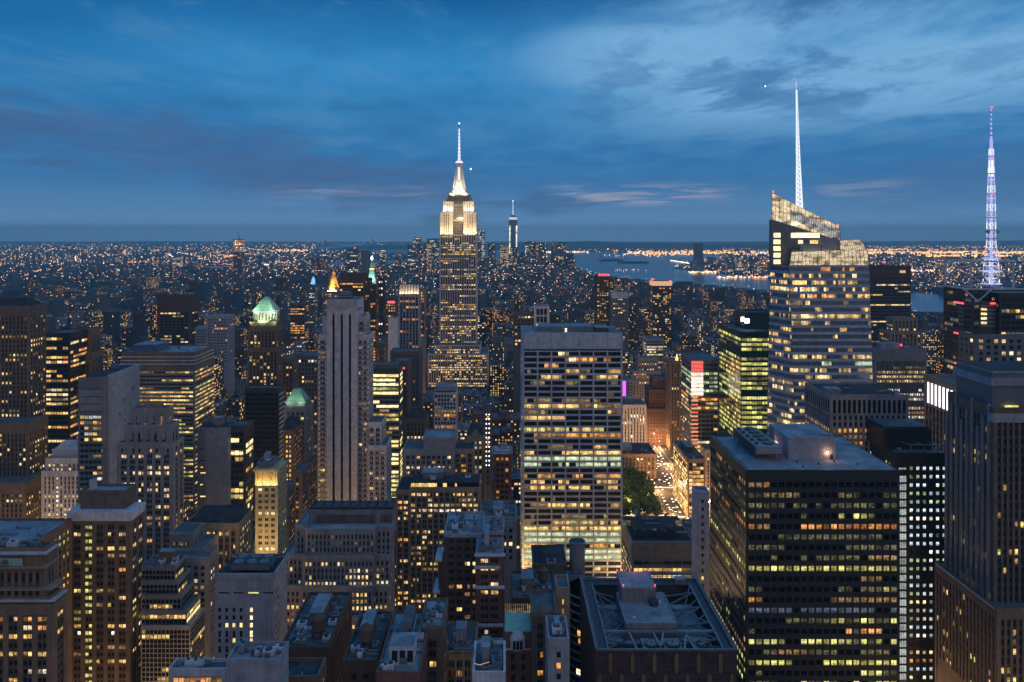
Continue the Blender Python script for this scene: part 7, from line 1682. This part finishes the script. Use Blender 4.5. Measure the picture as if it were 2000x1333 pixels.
for k in range(380):
    y = r.uniform(640, 1300); x = 155 + r.randint(0, 7) * 3.9 + r.uniform(-.4, .4)
    if all(abs(x - a) > 2.6 or abs(y - c) > 6.0 for a, c in spots): spots.append((x, y))
for (x, y) in spots:
    k = r.choices(range(4), [4, 3, 3, 1])[0]; o = bpy.data.objects.new('car', meshes[k]); COL.objects.link(o); o.location = (x, y, .1)
    tag(o, f'{names[k]} with headlights on in the traffic on the wide avenue', 'car', 'cars on the wide avenue')
lm = MB(); lm.bar((0, 0, 0), (0, 0, 9), .12, 'dark_metal'); lm.bar((0, 0, 9), (1.8, 0, 9.4), .08, 'dark_metal'); lo = lm.build('post'); pm = lo.data; bpy.data.objects.remove(lo)
lm = MB(); lm.lathe(1.8, 0, [(.3, 9.0), (.55, 9.15), (.3, 9.4)], 'lamp_warm', 8); lo = lm.build('lamp_head'); hm = lo.data; bpy.data.objects.remove(lo)
pd = bpy.data.lights.new('bulb', 'POINT'); pd.energy = 85000; pd.color = (1., .50, .20); pd.shadow_soft_size = .6
pd2 = bpy.data.lights.new('bulb', 'POINT'); pd2.energy = 36000; pd2.color = (1., .68, .30); pd2.shadow_soft_size = .6
pd3 = bpy.data.lights.new('bulb', 'POINT'); pd3.energy = 95000; pd3.color = (1., .60, .25); pd3.shadow_soft_size = 1.2
def lamp(x, y, pdata, flip=1, label='tall street lamp with a warm head beside the wide avenue', group='street lamps'):
    e = thing('street_lamp', label, 'street lamp', (x, y, 0), group); e.scale = (flip, 1, 1)
    for nm, me in (('post', pm), ('lamp_head', hm)):
        o = bpy.data.objects.new(nm, me); COL.objects.link(o); o.parent = e
    if pdata: o = bpy.data.objects.new('bulb', pdata); COL.objects.link(o); o.parent = e; o.location = (2.2, 0, 8.6)
for k in range(22):
    lamp(188.5, 640 + k * 34, pd if k % 2 == 0 else None, -1); lamp(148.5, 657 + k * 34, pd if k % 2 and k < 6 else None, 1)
for (x, y) in ((112, 700), (132, 716), (118, 738), (138, 752), (108, 766), (128, 782)): lamp(x, y, pd2, 1, 'park lamp glowing among the trees', 'park lamps')
# warm light welling up from the side streets of the old office blocks
for k, (x, y, w) in enumerate([(-163, 300, 1), (-163, 380, 1), (-163, 455, 1), (-163, 540, 1), (-163, 640, 1), (-163, 740, 1), (-163, 880, 1), (-163, 1020, 0), (-163, 1180, 0), (-331, 420, 1), (-331, 520, 1), (-331, 640, 1), (-331, 780, 0),
                              (-120, 312, 1), (-60, 395, 1), (-30, 318, 1), (-90, 470, 0), (-240, 395, 1), (-230, 312, 1), (-205, 250, 1), (-262, 470, 1), (20, 480, 0), (95, 545, 1), (196, 300, 1), (196, 400, 1), (196, 500, 1), (-5, 545, 1), (300, 640, 1), (330, 760, 0), (120, 860, 1)]):
    lamp(x, y, pd3 if w else pd, 1, 'street lamp at the bottom of a street canyon', 'street canyon lamps')
for (x, y) in ((93, 700), (93, 745), (150, 690)): flood('park_floodlight', (x, y - 25, 38), (122, y + 25, 8), 6000, (1., .85, .40), 4)
def tree_mesh(seed):
    r = random.Random(seed); m = MB(); hgt = r.uniform(13, 17)
    for k in range(950):
        a, t = r.uniform(0, 6.283), r.random(); z = hgt * (.35 + .65 * r.random()); rr = 4.9 * math.sqrt(max(.05, 1 - ((z - hgt * .66) / (hgt * .40)) ** 2)) * (r.random() ** .4) * (1 + .25 * math.sin(3 * a + seed))
        c = Vector((rr * math.cos(a), rr * math.sin(a), z)); s = r.uniform(.35, .75)
        n = Vector((r.gauss(0, 1), r.gauss(0, 1), r.gauss(.5, 1))).normalized(); u = n.orthogonal().normalized() * s; v = n.cross(u)
        m.face([c - u - v, c + u - v, c + u * .8 + v, c - u * .8 + v], 'leaves')
    o = m.build('crown'); cm = o.data; bpy.data.objects.remove(o)
    m = MB(); m.lathe(0, 0, [(.45, 0), (.3, 4), (.22, hgt * .6)], 'bark', 8)
    for k in range(5): a = k * 1.26 + seed; m.bar((0, 0, 3.5 + k * .5), (2.6 * math.cos(a), 2.6 * math.sin(a), hgt * .65), .14, 'bark')
    o = m.build('trunk'); tm = o.data; bpy.data.objects.remove(o)
    return cm, tm
tm_ = [tree_mesh(k) for k in range(4)]; r = random.Random(8)
for i in range(5):
    for j in range(13):
        x, y = 101 + i * 9.6 + r.uniform(-1, 1), 688 + j * 8.2 + r.uniform(-1, 1)
        if x > 146: continue
        e = thing('park_tree', 'leafy street lit plane tree in the park grove', 'tree', (x, y, 0), 'trees in the park grove'); e.rotation_euler = (0, 0, r.uniform(0, 6)); s = r.uniform(.85, 1.15); e.scale = (s, s, s)
        c, t = tm_[r.randint(0, 3)]
        for nm, me in (('crown', c), ('trunk', t)): o = bpy.data.objects.new(nm, me); COL.objects.link(o); o.parent = e
# ------------------------------------------------------------------ aircraft
def plane(px, py, D, label, s=1., lightr=3.2):
    e = thing('aeroplane', label, 'aeroplane', (X(px, D), D, H - (py - CY) * D / F))
    L = e.location; m = MB(); x, y, z = L
    m.bar((x - 15 * s, y, z), (x + 15 * s, y, z), 1.8 * s, 'grey_metal'); m.build('fuselage', e)
    m = MB(); m.hexa([(x - 3 * s, y - 14 * s, z), (x + 1 * s, y - 14 * s, z), (x + 1 * s, y + 14 * s, z), (x - 3 * s, y + 14 * s, z), (x - 2 * s, y - 14 * s, z + .5), (x, y - 14 * s, z + .5), (x, y + 14 * s, z + .5), (x - 2 * s, y + 14 * s, z + .5)], 'grey_metal'); m.build('wing', e)
    m = MB(); m.hexa([(x - 15 * s, y - .3, z), (x - 11 * s, y - .3, z), (x - 11 * s, y + .3, z), (x - 15 * s, y + .3, z), (x - 16 * s, y - .3, z + 6 * s), (x - 13 * s, y - .3, z + 6 * s), (x - 13 * s, y + .3, z + 6 * s), (x - 16 * s, y + .3, z + 6 * s)], 'grey_metal'); m.build('tail_fin', e)
    m = MB(); m.lathe(x + 15 * s, y, [(lightr * .4, z - lightr * .5), (lightr * .5, z), (lightr * .4, z + lightr * .5)], 'star_white', 8); m.build('landing_light', e)
plane(917, 330, 5200, 'aircraft shining one white light right of the tallest spire', .6, 9)
plane(1492, 168, 4200, 'small aircraft with two faint lights high left of the glass tower mast', .5, 4.5)

# ------------------------------------------------------------------ evening haze
hz = MB(); hz.box(-31000, 31000, -2600, 28000, -1.5, 520, 'earth')
hm_ = bpy.data.materials.new('haze'); hm_.use_nodes = True; g = N(hm_.node_tree); g.n.clear()
out = g.new('ShaderNodeOutputMaterial'); pv = g.new('ShaderNodeVolumePrincipled')
pv.inputs['Color'].default_value = (.50, .88, 1., 1); pv.inputs['Density'].default_value = 6.5e-5; pv.inputs['Anisotropy'].default_value = 0.0
g.l.new(pv.outputs[0], out.inputs['Volume']); MAT['earth_keep'] = MAT['earth']; MAT['haze'] = hm_
hz.k = ['haze'] * len(hz.k)
HAZE = True
if HAZE: tag(hz.build('haze'), kind='stuff')
